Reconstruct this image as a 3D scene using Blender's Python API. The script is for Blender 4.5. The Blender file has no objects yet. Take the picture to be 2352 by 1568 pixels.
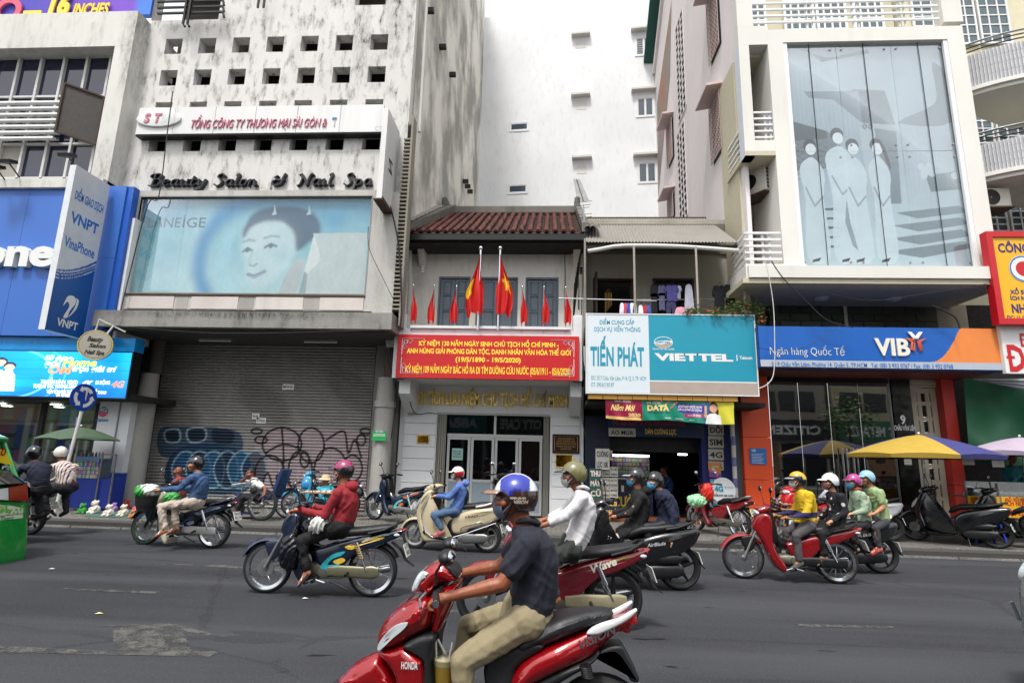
# street scene
import bpy,bmesh,math,random
import numpy as np
from mathutils import Vector,Matrix,noise as mnoise
rnd=random.Random(7)
SC=bpy.context.scene
COL=SC.collection
PI=math.pi
F_PX,YAW,PITCH,ROLL,CAM_H=1300.0,.065,.2,.026,1.6
_fw=Vector((-math.sin(YAW)*math.cos(PITCH),math.cos(YAW)*math.cos(PITCH),math.sin(PITCH)))
_r0=Vector((math.cos(YAW),math.sin(YAW),0));_u0=_r0.cross(_fw)
_up=_u0*math.cos(ROLL)-_r0*math.sin(ROLL);_rt=_r0*math.cos(ROLL)+_u0*math.sin(ROLL)
cam_d=bpy.data.cameras.new('camera');cam=bpy.data.objects.new('camera',cam_d);COL.objects.link(cam)
cam_d.sensor_width=36;cam_d.lens=F_PX/2352*36;cam_d.clip_end=600;cam_d.clip_start=.05
cam.matrix_world=Matrix(((_rt.x,_up.x,-_fw.x,0),(_rt.y,_up.y,-_fw.y,0),(_rt.z,_up.z,-_fw.z,CAM_H),(0,0,0,1)))
SC.camera=cam
SUN_EL,SUN_AZ=math.radians(62),math.radians(198)
W=bpy.data.worlds.new('World');SC.world=W;W.use_nodes=True
wn=W.node_tree;wn.nodes.clear()
sky=wn.nodes.new('ShaderNodeTexSky');sky.sky_type='NISHITA';sky.sun_disc=False
sky.sun_elevation=SUN_EL;sky.sun_rotation=SUN_AZ;sky.air_density=1.0;sky.dust_density=6.0;sky.ozone_density=1.0
hs=wn.nodes.new('ShaderNodeHueSaturation');hs.inputs['Saturation'].default_value=.25;hs.inputs['Value'].default_value=1.0
bg=wn.nodes.new('ShaderNodeBackground');bg.inputs['Strength'].default_value=.15
wo=wn.nodes.new('ShaderNodeOutputWorld')
wn.links.new(sky.outputs[0],hs.inputs['Color']);
veil=wn.nodes.new('ShaderNodeMixRGB');veil.inputs[0].default_value=.5;veil.inputs[2].default_value=(6.6,6.75,7.0,1)
wn.links.new(hs.outputs[0],veil.inputs[1]);wn.links.new(veil.outputs[0],bg.inputs['Color']);wn.links.new(bg.outputs[0],wo.inputs['Surface'])
sun_d=bpy.data.lights.new('sun','SUN');sun_d.energy=1.8;sun_d.angle=math.radians(9);sun_d.color=(1,.97,.92)
sun=bpy.data.objects.new('sun',sun_d);COL.objects.link(sun)
_sd=Vector((math.sin(SUN_AZ)*math.cos(SUN_EL),math.cos(SUN_AZ)*math.cos(SUN_EL),math.sin(SUN_EL)))
sun.rotation_euler=_sd.to_track_quat('Z','Y').to_euler()
vs=SC.view_settings;vs.view_transform='Standard';vs.look='None';vs.gamma=1;vs.use_curve_mapping=False;vs.exposure=.76
SC.cycles.max_bounces=6;SC.cycles.glossy_bounces=3;SC.cycles.transmission_bounces=4;SC.cycles.transparent_max_bounces=8
def ray(u,v):
 return _fw*F_PX+_rt*(u-1176)-_up*(v-784)
def at(u,v,Y):
 d=ray(u,v);t=Y/d.y
 return(d.x*t,d.z*t+CAM_H)
def ground(u,v,z=0):
 d=ray(u,v);t=(z-CAM_H)/d.z
 return(d.x*t,d.y*t)
def rect(u0,v0,u1,v1,Y):
 um,vm=(u0+u1)/2,(v0+v1)/2
 return(at(u0,vm,Y)[0],at(u1,vm,Y)[0],at(um,v1,Y)[1],at(um,v0,Y)[1])
def lin(c):
 return c/12.92 if c<=.04045 else((c+.055)/1.055)**2.4
def C(h,k=1.0):
 if not isinstance(h,str):return tuple(x*k for x in h)
 h=h.lstrip('#');return tuple(lin(int(h[i:i+2],16)/255)*k for i in(0,2,4))
class NT:
 def __init__(s,name):
  s.m=bpy.data.materials.new(name);s.m.use_nodes=True;s.t=s.m.node_tree;s.t.nodes.clear()
  s.o=s.t.nodes.new('ShaderNodeOutputMaterial');s.b=s.t.nodes.new('ShaderNodeBsdfPrincipled')
  s.t.links.new(s.b.outputs[0],s.o.inputs[0]);s.tc=None
 def n(s,typ,attrs={},**ins):
  nd=s.t.nodes.new('ShaderNode'+typ)
  for k,v in attrs.items():setattr(nd,k,v)
  for k,v in ins.items():
   k=int(k[1:])if k[0]=='_' and k[1:].isdigit()else k.replace('_',' ')
   s.set(nd.inputs[k],v)
  return nd
 def set(s,inp,v):
  if hasattr(v,'is_output')or isinstance(v,bpy.types.NodeSocket):s.t.links.new(v,inp)
  elif isinstance(v,bpy.types.Node):s.t.links.new(v.outputs[0],inp)
  else:
   if inp.type=='RGBA' and len(v)==3:v=(*v,1)
   inp.default_value=v
 def obj(s):
  if not s.tc:s.tc=s.t.nodes.new('ShaderNodeTexCoord')
  return s.tc.outputs['Object']
 def map(s,sc,loc=(0,0,0)):
  return s.n('Mapping',Vector=s.obj(),Scale=sc,Location=loc).outputs[0]
 def noise(s,sc=5,detail=4,vec=None,rough=.55):
  return s.n('TexNoise',Vector=vec if vec is not None else s.obj(),Scale=sc,Detail=detail,Roughness=rough).outputs['Fac']
 def ramp(s,f,a,b):
  return s.n('MapRange',_0=f,_1=a,_2=b).outputs[0]
 def mix(s,f,a,b,mode='MIX'):
  nd=s.t.nodes.new('ShaderNodeMix');nd.data_type='RGBA';nd.blend_type=mode
  s.set(nd.inputs[0],f);s.set(nd.inputs[6],a);s.set(nd.inputs[7],b);return nd.outputs[2]
 def math(s,op,a,b=0.0):
  nd=s.t.nodes.new('ShaderNodeMath');nd.operation=op;nd.use_clamp=op in('ADD',)
  s.set(nd.inputs[0],a);s.set(nd.inputs[1],b);return nd.outputs[0]
 def fin(s,col=None,rough=None,metal=None,bump=None,bs=.3,bd=.01,coat=None,emit=None,es=1,alpha=None):
  if col is not None:s.set(s.b.inputs['Base Color'],col)
  if rough is not None:s.set(s.b.inputs['Roughness'],rough)
  if metal is not None:s.set(s.b.inputs['Metallic'],metal)
  if coat is not None:s.b.inputs['Coat Weight'].default_value=coat;s.b.inputs['Coat Roughness'].default_value=.06
  if emit is not None:s.set(s.b.inputs['Emission Color'],emit);s.b.inputs['Emission Strength'].default_value=es
  if alpha is not None:s.set(s.b.inputs['Alpha'],alpha)
  if bump is not None:
   b=s.n('Bump',Height=bump,Strength=bs,Distance=bd);s.t.links.new(b.outputs[0],s.b.inputs['Normal'])
  return s.m
_mc={}
def mat(name,col,rough=.6,metal=0.0,var=.12,vs_=6,coat=None,bump=None,bs=.3,emit=0):
 """plain surface with a little wear: colour varies with noise"""
 key=(name,str(col),rough,metal,var,coat,bump,emit)
 if key in _mc:return _mc[key]
 c=C(col);s=NT(name)
 f=s.noise(vs_,3)
 c2=s.mix(f,tuple(x*(1-var)for x in c),tuple(min(1,x*(1+var))for x in c))
 r=s.n('MapRange',_0=s.noise(vs_*2.3,2),_1=.3,_2=.7,_3=max(.02,rough-.06),_4=min(1,rough+.08)).outputs[0]
 kw={}
 if bump:kw=dict(bump=s.noise(bump,3),bs=bs,bd=.01)
 if emit:kw['emit']=c2;kw['es']=emit
 m=s.fin(col=c2,rough=r,metal=metal,coat=coat,**kw);_mc[key]=m;return m
def vcol(name='printed',rough=.5,coat=None,emit=0,bump=None,metal=0):
 key=('v',name,rough,coat,emit,bump)
 if key in _mc:return _mc[key]
 s=NT(name);a=s.n('Attribute',attrs={'attribute_name':'Col'}).outputs['Color']
 kw={}
 if emit:kw=dict(emit=a,es=emit)
 if bump:kw.update(bump=s.noise(bump,3),bs=.4,bd=.01)
 c2=s.mix(s.ramp(s.noise(3,4),.3,.75),(.88,.88,.88),(1,1,1));col=s.mix(1.0,a,c2,'MULTIPLY')
 m=s.fin(col=col,rough=rough,coat=coat,metal=metal,**kw);_mc[key]=m;return m
class MB:
 def __init__(s):s.v=[];s.f=[];s.sm=[];s.c=None
 def add(s,vs_,fs,smooth=False):
  o=len(s.v);s.v.extend([tuple(p)for p in vs_]);s.f.extend([tuple(i+o for i in f)for f in fs]);s.sm.extend([smooth]*len(fs));return s
 def box(s,x0,x1,y0,y1,z0,z1,M=None):
  p=[(x,y,z)for x in(x0,x1)for y in(y0,y1)for z in(z0,z1)]
  if M:p=[M@Vector(q)for q in p]
  return s.add(p,[(0,1,3,2),(4,6,7,5),(0,4,5,1),(2,3,7,6),(0,2,6,4),(1,5,7,3)])
 def bbox(s,x0,x1,y0,y1,z0,z1,b=.01):
  """box with bevelled edges"""
  b=min(b,(x1-x0)/2.2,(y1-y0)/2.2,(z1-z0)/2.2)
  prof=[(x0+b,z0),(x1-b,z0),(x1,z0+b),(x1,z1-b),(x1-b,z1),(x0+b,z1),(x0,z1-b),(x0,z0+b)]
  inn=[(min(max(px,x0+b),x1-b),min(max(pz,z0+b),z1-b))for px,pz in prof]
  inn=[(cx+(px-cx)*1,cz)for(cx,cz),(px,pz)in zip(inn,prof)]
  rings=[]
  mx,mz=(x0+x1)/2,(z0+z1)/2;sx,sz=(x1-x0-2*b)/(x1-x0),(z1-z0-2*b)/(z1-z0)
  small=[(mx+(px-mx)*sx,mz+(pz-mz)*sz)for px,pz in prof]
  for y,pr in((y0,small),(y0+b,prof),(y1-b,prof),(y1,small)):rings.append([(px,y,pz)for px,pz in pr])
  vs_=[p for r in rings for p in r];n=8;fs=[tuple(range(n))[::1],tuple(3*n+i for i in range(n))[::-1]]
  for k in range(3):
   for i in range(n):fs.append((k*n+i,k*n+(i+1)%n,(k+1)*n+(i+1)%n,(k+1)*n+i)[::-1])
  return s.add(vs_,fs)
 def quad(s,a,b,c,d):return s.add([a,b,c,d],[(0,1,2,3)])
 def tube(s,pts,r,n=8,cap=True,smooth=True,sq=None):
  """swept circle (or sq=(hw,hh) ellipse); r scalar or list"""
  pts=[Vector(p)for p in pts];m=len(pts)
  rs=r if isinstance(r,(list,tuple))else[r]*m
  up=None;vs_=[];fs=[]
  for i,p in enumerate(pts):
   t=(pts[min(i+1,m-1)]-pts[max(i-1,0)]).normalized()
   if up is None:up=Vector((0,0,1))if abs(t.z)<.9 else Vector((0,1,0))
   sd=t.cross(up)
   if sd.length<1e-5:sd=t.cross(Vector((1,0,0)))
   sd.normalize();up=sd.cross(t).normalized()
   for k in range(n):
    a=2*PI*k/n;vs_.append(p+(sd*math.cos(a)+up*math.sin(a))*rs[i])
  for i in range(m-1):
   for k in range(n):fs.append((i*n+k,i*n+(k+1)%n,(i+1)*n+(k+1)%n,(i+1)*n+k))
  s.add(vs_,fs,smooth)
  if cap:s.add([],[]);o=len(s.v)-len(vs_);s.f.append(tuple(o+k for k in range(n))[::-1]);s.f.append(tuple(o+(m-1)*n+k for k in range(n)));s.sm+=[False,False]
  return s
 def bar(s,a,b,r=.01,n=6):return s.tube([a,b],r,n)
 def sbar(s,a,b,w,h=None):
  """square bar between two points"""
  a,b=Vector(a),Vector(b);h=h or w;t=(b-a).normalized()
  up=Vector((0,0,1))if abs(t.z)<.9 else Vector((0,1,0));sd=t.cross(up).normalized();up=sd.cross(t)
  p=[q+sd*i*w/2+up*j*h/2 for q in(a,b)for i,j in((-1,-1),(1,-1),(1,1),(-1,1))]
  return s.add(p,[(3,2,1,0),(4,5,6,7)]+[(i,(i+1)%4,4+(i+1)%4,4+i)for i in range(4)])
 def ell(s,c,r,n=16,m=10,M=None):
  vs_=[];c=Vector(c)
  if not isinstance(r,(tuple,list)):r=(r,r,r)
  for j in range(m+1):
   th=PI*j/m
   for i in range(n):
    p=Vector((r[0]*math.sin(th)*math.cos(2*PI*i/n),r[1]*math.sin(th)*math.sin(2*PI*i/n),r[2]*math.cos(th)))
    if M:p=M@p
    vs_.append(c+p)
  fs=[(j*n+i,(j+1)*n+i,(j+1)*n+(i+1)%n,j*n+(i+1)%n)for j in range(m)for i in range(n)]
  return s.add(vs_,fs,True)
 def cap(s,a,b,ra,rb,n=10,sy=1.0):
  """closed tapered capsule"""
  a,b=Vector(a),Vector(b);t=b-a;L=t.length or 1e-4;t=t/L if t.length>0 else Vector((0,0,1))
  up=Vector((0,1,0))if abs(t.y)<.9 else Vector((1,0,0));sd=t.cross(up).normalized();up=sd.cross(t)
  vs_=[];rows=0
  for q,r,rng in((a,ra,[i*PI/8 for i in range(0,5)]),(b,rb,[i*PI/8 for i in range(4,9)])):
   for th in rng:
    ct,st=-math.cos(th),math.sin(th)
    st=max(st,.02)
    for k in range(n):
     an=2*PI*k/n;vs_.append(q+t*(ct*r)+(sd*math.cos(an)+up*math.sin(an)*sy)*(st*r))
    rows+=1
  fs=[(j*n+i,j*n+(i+1)%n,(j+1)*n+(i+1)%n,(j+1)*n+i)for j in range(rows-1)for i in range(n)]
  fs+=[tuple(range(n))[::-1],tuple((rows-1)*n+i for i in range(n))]
  return s.add(vs_,fs,True)
 def lathe(s,prof,c=(0,0,0),n=24,axis='y',smooth=True,close=False):
  """profile (r, h) turned round an axis"""
  vs_=[];fs=[];m=len(prof)
  for r,h in prof:
   for k in range(n):
    a=2*PI*k/n;p=(r*math.cos(a),h,r*math.sin(a))if axis=='y' else((r*math.cos(a),r*math.sin(a),h)if axis=='z' else(h,r*math.cos(a),r*math.sin(a)))
    vs_.append((p[0]+c[0],p[1]+c[1],p[2]+c[2]))
  rg=m if close else m-1
  for j in range(rg):
   for k in range(n):fs.append((j*n+k,j*n+(k+1)%n,((j+1)%m)*n+(k+1)%n,((j+1)%m)*n+k))
  return s.add(vs_,fs,smooth)
 def loft(s,secs,n=16,smooth=True,p=2.0):
  """secs: (x, z, half_width_y, half_height[, y]) lofted along the xz path; superellipse power p"""
  m=len(secs);vs_=[]
  for i,q in enumerate(secs):
   a,b=secs[max(i-1,0)],secs[min(i+1,m-1)]
   tx,tz=b[0]-a[0],b[1]-a[1];L=math.hypot(tx,tz)or 1;nx,nz=-tz/L,tx/L
   y=q[4]if len(q)>4 else 0
   for k in range(n):
    an=2*PI*k/n;ca,sa=math.cos(an),math.sin(an)
    cc=math.copysign(abs(ca)**(2/p),ca);ss=math.copysign(abs(sa)**(2/p),sa)
    vs_.append((q[0]+nx*q[3]*ss,y+q[2]*cc,q[1]+nz*q[3]*ss))
  fs=[(i*n+k,i*n+(k+1)%n,(i+1)*n+(k+1)%n,(i+1)*n+k)for i in range(m-1)for k in range(n)]
  s.add(vs_,fs,smooth);o=len(s.v)-len(vs_)
  s.f+=[tuple(o+k for k in range(n))[::-1],tuple(o+(m-1)*n+k for k in range(n))];s.sm+=[smooth,smooth]
  return s
 def panel(s,poly,w,b=.02,y=0,steps=3,wf=None,smooth=True):
  """side outline (x,z) given depth +-w with rounded edges"""
  P=np.array(poly,float)
  area=0.5*np.sum(P[:,0]*np.roll(P[:,1],-1)-np.roll(P[:,0],-1)*P[:,1])
  if area<0:P=P[::-1]
  T=np.roll(P,-1,0)-np.roll(P,1,0);T/=(np.linalg.norm(T,axis=1)[:,None]+1e-9);N=np.stack([-T[:,1],T[:,0]],1)
  rings=[]
  for sgn in(-1,1):
   rr=[]
   for k in range(steps+1):
    t=k/steps*PI/2;ins=b*(1-math.sin(t))if sgn<0 else b*(1-math.cos(t))
    yy=-(w-b)-b*math.cos(t)if sgn<0 else(w-b)+b*math.sin(t)
    Q=P+N*ins;rr.append((yy,Q))
   rings+=rr
  vs_=[];n=len(P)
  for yy,Q in rings:
   for(x,z)in Q:vs_.append((x,y+yy*(wf(x,z)if wf else 1),z))
  fs=[(j*n+i,(j+1)*n+i,(j+1)*n+(i+1)%n,j*n+(i+1)%n)for j in range(len(rings)-1)for i in range(n)]
  s.add(vs_,fs,smooth);o=len(s.v)-len(vs_);m=len(rings)
  s.f+=[tuple(o+k for k in range(n)),tuple(o+(m-1)*n+k for k in range(n))[::-1]];s.sm+=[False,False]
  return s
 def xf(s,M):
  s.v=[tuple(M@Vector(p))for p in s.v];return s
def smooth_poly(pts,k=4,closed=True):
 P=[np.array(p,float)for p in pts];n=len(P);out=[]
 for i in range(n if closed else n-1):
  a,b,c,d=(P[(i-1)%n],P[i],P[(i+1)%n],P[(i+2)%n])if closed else(P[max(i-1,0)],P[i],P[i+1],P[min(i+2,n-1)])
  for j in range(k):
   t=j/k;out.append(tuple(.5*((2*b)+(-a+c)*t+(2*a-5*b+4*c-d)*t*t+(-a+3*b-3*c+d)*t**3)))
 if not closed:out.append(tuple(P[-1]))
 return out
def to_mesh(name,mb,m=None,sharp=40,fix=True):
 me=bpy.data.meshes.new(name);me.from_pydata(mb.v,[],mb.f)
 if fix:
  bm=bmesh.new();bm.from_mesh(me);bmesh.ops.recalc_face_normals(bm,faces=bm.faces);bm.to_mesh(me);bm.free()
 if any(mb.sm):
  me.polygons.foreach_set('use_smooth',mb.sm);me.set_sharp_from_angle(angle=math.radians(sharp))
 for mm in(m if isinstance(m,(list,tuple))else[m]):
  if mm:me.materials.append(mm)
 return me
def obj(name,mb,m,parent=None,sharp=40,fix=True,world=True):
 me=mb if isinstance(mb,bpy.types.Mesh)else to_mesh(name,mb,m,sharp,fix)
 if isinstance(mb,bpy.types.Mesh)and m and not me.materials:me.materials.append(m)
 o=bpy.data.objects.new(name,me);COL.objects.link(o)
 if parent is not None:
  o.parent=parent
  if world and parent.type=='EMPTY':o.location=-parent.location
 return o
def local(name,mb,m,parent,sharp=40):return obj(name,mb,m,parent,sharp,world=False)
def tag(o,label=None,cat=None,group=None,kind=None):
 if label:o['label']=label
 if cat:o['category']=cat
 if group:o['group']=group
 if kind:o['kind']=kind
 return o
def thing(name,label,cat,loc=(0,0,0),rz=0,group=None):
 o=bpy.data.objects.new(name,None);COL.objects.link(o);o.location=loc;o.rotation_euler=(0,0,rz);o.empty_display_size=.2
 return tag(o,label,cat,group)
def struct(name,mb,m,parent=None):return tag(obj(name,mb,m,parent),kind='structure')
def copy_tree(o,parent=None):
 c=o.copy();COL.objects.link(c)
 if parent:c.parent=parent
 for ch in o.children:copy_tree(ch,c)
 return c
def paint(me,fn):
 """colour attribute from a function of vertex coordinates (N,3) -> (N,3) linear colours"""
 n=len(me.vertices);co=np.empty(n*3,np.float32);me.vertices.foreach_get('co',co);co=co.reshape(-1,3)
 c=np.ones((n,4),np.float32);c[:,:3]=fn(co)
 a=me.color_attributes.new('Col','FLOAT_COLOR','POINT');a.data.foreach_set('color',c.ravel())
_tc={}
HORN=dict(zip('ĐđƠỜỚỢỞƯỨỪỮỰơờớợởưứừữự','DdOÒÓỌỎUÚÙŨỤoòóọỏuúùũụ'))
def text_raw(s,bold=0.0,spacing=1.0,res=3):
 if any(ord(c)>127 for c in s):bold=min(bold,.03)
 key=(s,bold,spacing,res)
 if key in _tc:return _tc[key]
 src=s;s=''.join(HORN.get(c,c)for c in s)
 if s!=src:
  v,f=text_raw(s,bold,spacing,res);v=list(map(tuple,v));f=list(f)
  for i,c in enumerate(src):
   if c not in HORN:continue
   xr=text_raw(s[:i+1],bold,spacing,res)[0][:,0].max();gl=text_raw(s[i],bold,spacing,res)[0];xl=xr-(gl[:,0].max()-gl[:,0].min());o=len(v);w=.09+2*bold
   if c=='Đ':Q=[(xl-.06,xl,.33,.40),(xl+w,xl+w+.13,.33,.40)]
   elif c=='đ':Q=[(xr,xr+.05,.58,.64),(xr-w-.16,xr-w,.58,.64)]
   else:t=.66 if c.isupper()else .5;Q=[(xr-.01,xr+.07,t-.06,t+.02),(xr+.02,xr+.09,t+.02,t+.12)]
   for a,b,p,q in Q:v+=[(a,p),(b,p),(b,q),(a,q)];f.append((o,o+1,o+2,o+3));o+=4
  _tc[key]=(np.array(v),f);return _tc[key]
 cu=bpy.data.curves.new('t','FONT');cu.body=s;cu.size=1;cu.offset=bold;cu.space_character=spacing;cu.resolution_u=res;cu.fill_mode='FRONT'
 cu.space_line=1.0
 o=bpy.data.objects.new('t',cu);me=bpy.data.meshes.new_from_object(o)
 v=np.array([p.co[:2]for p in me.vertices]).reshape(-1,2);f=[tuple(p.vertices)for p in me.polygons]
 bpy.data.objects.remove(o);bpy.data.meshes.remove(me);bpy.data.curves.remove(cu)
 _tc[key]=(v,f);return v,f
CAPH=None
def text2d(s,x0,x1,z,h,bold=0.0,shear=0.0,spacing=1.0,res=3):
 """text filling x0..x1, baseline z, capital height h -> 2D verts, faces"""
 global CAPH
 if CAPH is None:CAPH=text_raw('H')[0][:,1].max()
 v,f=text_raw(s,bold,spacing,res)
 if len(v)==0:return v,f
 v=v.copy();ax,bx=v[:,0].min(),v[:,0].max()
 v[:,0]=(v[:,0]-ax)/(bx-ax)*(x1-x0)+x0;v[:,1]=v[:,1]/CAPH*h+z;v[:,0]+=(v[:,1]-z)*shear
 return v,f
def write(parent,s,x0,x1,z,h,y,m,bold=0.0,shear=0.0,name='lettering',depth=0,slope=0,spacing=1.0,world=True,mirror=False,res=2):
 v,f=text2d(s,x0,x1,z,h,bold,shear,spacing,res)
 mb=MB();n=len(v)
 if depth==0:mb.add([(a,y,b+(a-x0)*slope)for a,b in v],f)
 else:
  bd=edge_loops(f)
  mb.add([(a,y,b+(a-x0)*slope)for a,b in v]+[(a,y+depth,b+(a-x0)*slope)for a,b in v],list(f)+[(i,j,j+n,i+n)for i,j in bd])
 return obj(name,mb,m,parent,fix=depth!=0,world=world)
def edge_loops(f):
 e={}
 for p in f:
  for i in range(len(p)):
   a,b=p[i],p[(i+1)%len(p)];k=(min(a,b),max(a,b));e[k]=e.get(k,0)+1
 return[k for k,c in e.items()if c==1]
def letters3d(parent,s,x0,x1,z,h,y,depth,m,bold=0.0,shear=0.0,name='letter',slope=0,spacing=1.0):
 """each raised letter is a part of its own"""
 v,f=text2d(s,x0,x1,z,h,bold,shear,spacing)
 n=len(v);par=list(range(n))
 def find(a):
  while par[a]!=a:par[a]=par[par[a]];a=par[a]
  return a
 for p in f:
  for q in p[1:]:par[find(q)]=find(p[0])
 isl={}
 for i in range(n):isl.setdefault(find(i),[]).append(i)
 isl=sorted(isl.values(),key=lambda L:v[L,0].min()-shear*0)
 groups=[]
 for L in isl:
  xs=v[L,0]-(v[L,1]-z)*shear;a,b=xs.min(),xs.max()
  for g in groups:
   ov=min(b,g[1])-max(a,g[0])
   if ov>.45*min(b-a,g[1]-g[0]):g[0]=min(a,g[0]);g[1]=max(b,g[1]);g[2].update(L);break
  else:groups.append([a,b,set(L)])
 for a,b,S in groups:
  idx={i:k for k,i in enumerate(sorted(S))};ff=[tuple(idx[i]for i in p)for p in f if p[0]in idx]
  pts=[v[i]for i in sorted(S)];k=len(pts)
  mb=MB().add([(p[0],y-depth,p[1]+(p[0]-x0)*slope)for p in pts]+[(p[0],y,p[1]+(p[0]-x0)*slope)for p in pts],ff+[(i,j,j+k,i+k)for i,j in edge_loops(ff)])
  obj(name,mb,m,parent)
def inpoly(x,z,poly):
 P=np.array(poly,float);r=np.zeros(x.shape,bool);j=len(P)-1
 for i in range(len(P)):
  xi,zi,xj,zj=P[i,0],P[i,1],P[j,0],P[j,1]
  c=((zi>z)!=(zj>z))&(x<(xj-xi)*(z-zi)/(zj-zi+1e-12)+xi);r^=c;j=i
 return r
def dseg(x,z,pts):
 d=np.full(x.shape,1e9)
 for(a,b),(c,e)in zip(pts[:-1],pts[1:]):
  vx,vz=c-a,e-b;t=np.clip(((x-a)*vx+(z-b)*vz)/(vx*vx+vz*vz+1e-12),0,1)
  d=np.minimum(d,np.hypot(x-a-t*vx,z-b-t*vz))
 return d
def sst(a,b,x):
 t=np.clip((x-a)/(b-a+1e-12),0,1);return t*t*(3-2*t)
def blend(c,col,a):
 return c*(1-a[:,None])+np.array(C(col))[None]*a[:,None]
def grid_plane(x0,x1,z0,z1,y,nx,nz):
 X,Z=np.meshgrid(np.linspace(x0,x1,nx+1),np.linspace(z0,z1,nz+1));vs_=np.stack([X.ravel(),np.full(X.size,y),Z.ravel()],1)
 i=np.arange(nx)[None]+np.arange(nz)[:,None]*(nx+1);i=i.ravel();f=np.stack([i,i+1,i+nx+2,i+nx+1],1)
 me=bpy.data.meshes.new('grid');me.from_pydata(vs_.tolist(),[],f.tolist());return me
def print_on(name,parent,x0,x1,z0,z1,y,nx,fn,m):
 """a flat printed sheet whose print is fn(u, v) in 0..1"""
 nz=max(2,int(nx*(z1-z0)/(x1-x0)));me=grid_plane(x0,x1,z0,z1,y,nx,nz)
 paint(me,lambda co:fn((co[:,0]-x0)/(x1-x0),(co[:,2]-z0)/(z1-z0)));me.materials.append(m)
 return obj(name,me,None,parent)
def wall_mat(name,base,dark='#2b2a27',streak=.5,speck=.35,warm=None,spots=(),fine=1.0,rough=.85,bumpk=.5,vscale=.13):
 """rendered wall with runs of grime, pebble grain and local stains; spots = (cx,cz,rx,rz,strength)"""
 s=NT(name);c=C(base)
 big=s.noise(.35,4);col=s.mix(s.ramp(big,.35,.7),tuple(x*.9 for x in c),c)
 if warm:col=s.mix(s.ramp(s.noise(.6,5,s.map((1,1,.4),(3,0,5))),.5,.72),col,C(warm))
 st=s.noise(1.6,4,s.map((2.2,2.2,vscale)),.5)
 ms=s.noise(.45,3,s.map((1,1,1),(7,1,2)))
 f=s.math('MULTIPLY',s.ramp(st,.45,.85),s.ramp(ms,.4,.7))
 f=s.math('MULTIPLY',f,streak)
 sp=s.math('MULTIPLY',s.ramp(s.noise(60*fine,3),.5,.75),s.math('MULTIPLY',s.ramp(s.noise(1.3,4),.4,.7),speck))
 f=s.math('ADD',f,sp)
 if spots:
  sep=s.n('SeparateXYZ',Vector=s.obj());rag=s.noise(5,5,s.map((1,1,.35)))
  for cx,cz,rx,rz,k in spots:
   dx=s.math('POWER',s.math('ABSOLUTE',s.math('DIVIDE',s.math('SUBTRACT',sep.outputs[0],cx),rx)),2)
   dz=s.math('POWER',s.math('ABSOLUTE',s.math('DIVIDE',s.math('SUBTRACT',sep.outputs[2],cz),rz)),2)
   g=s.n('MapRange',_0=s.math('ADD',s.math('MULTIPLY',s.math('ADD',dx,dz),.5),s.math('MULTIPLY',rag,.9)),_1=.35,_2=.95,_3=k,_4=0).outputs[0]
   f=s.math('ADD',f,s.math('MULTIPLY',g,s.ramp(s.noise(16*fine,6,s.map((1,1,.35)),.7),.3,.75)))
 col=s.mix(f,col,C(dark))
 h=s.math('ADD',s.noise(30*fine,5),s.math('MULTIPLY',s.noise(90*fine,2),.5))
 return s.fin(col=col,rough=rough,bump=h,bs=bumpk,bd=.012)
def glass_mat(name,tint='#0b0f14',rough=.03,k=.9,coat=.0):
 s=NT(name);w=s.noise(.9,2)
 m=s.fin(col=C(tint),rough=rough,bump=w,bs=.03,bd=.05);s.b.inputs['Specular IOR Level'].default_value=k;return m
def clear_glass(name,tint=(.93,.96,.96),gl=.25):
 """window pane: mostly see-through, with a sky reflection"""
 m=bpy.data.materials.new(name);m.use_nodes=True;t=m.node_tree;t.nodes.clear()
 o=t.nodes.new('ShaderNodeOutputMaterial');a=t.nodes.new('ShaderNodeBsdfTransparent');g=t.nodes.new('ShaderNodeBsdfGlossy')
 mx=t.nodes.new('ShaderNodeMixShader');fr=t.nodes.new('ShaderNodeFresnel');fr.inputs[0].default_value=1.5
 mr=t.nodes.new('ShaderNodeMapRange');mr.inputs[3].default_value=gl*.4;mr.inputs[4].default_value=.55
 t.links.new(fr.outputs[0],mr.inputs[0]);t.links.new(mr.outputs[0],mx.inputs[0])
 a.inputs[0].default_value=(*tint,1);g.inputs['Roughness'].default_value=.03;g.inputs[0].default_value=(.9,.93,.95,1)
 t.links.new(a.outputs[0],mx.inputs[1]);t.links.new(g.outputs[0],mx.inputs[2]);t.links.new(mx.outputs[0],o.inputs[0]);return m
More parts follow.
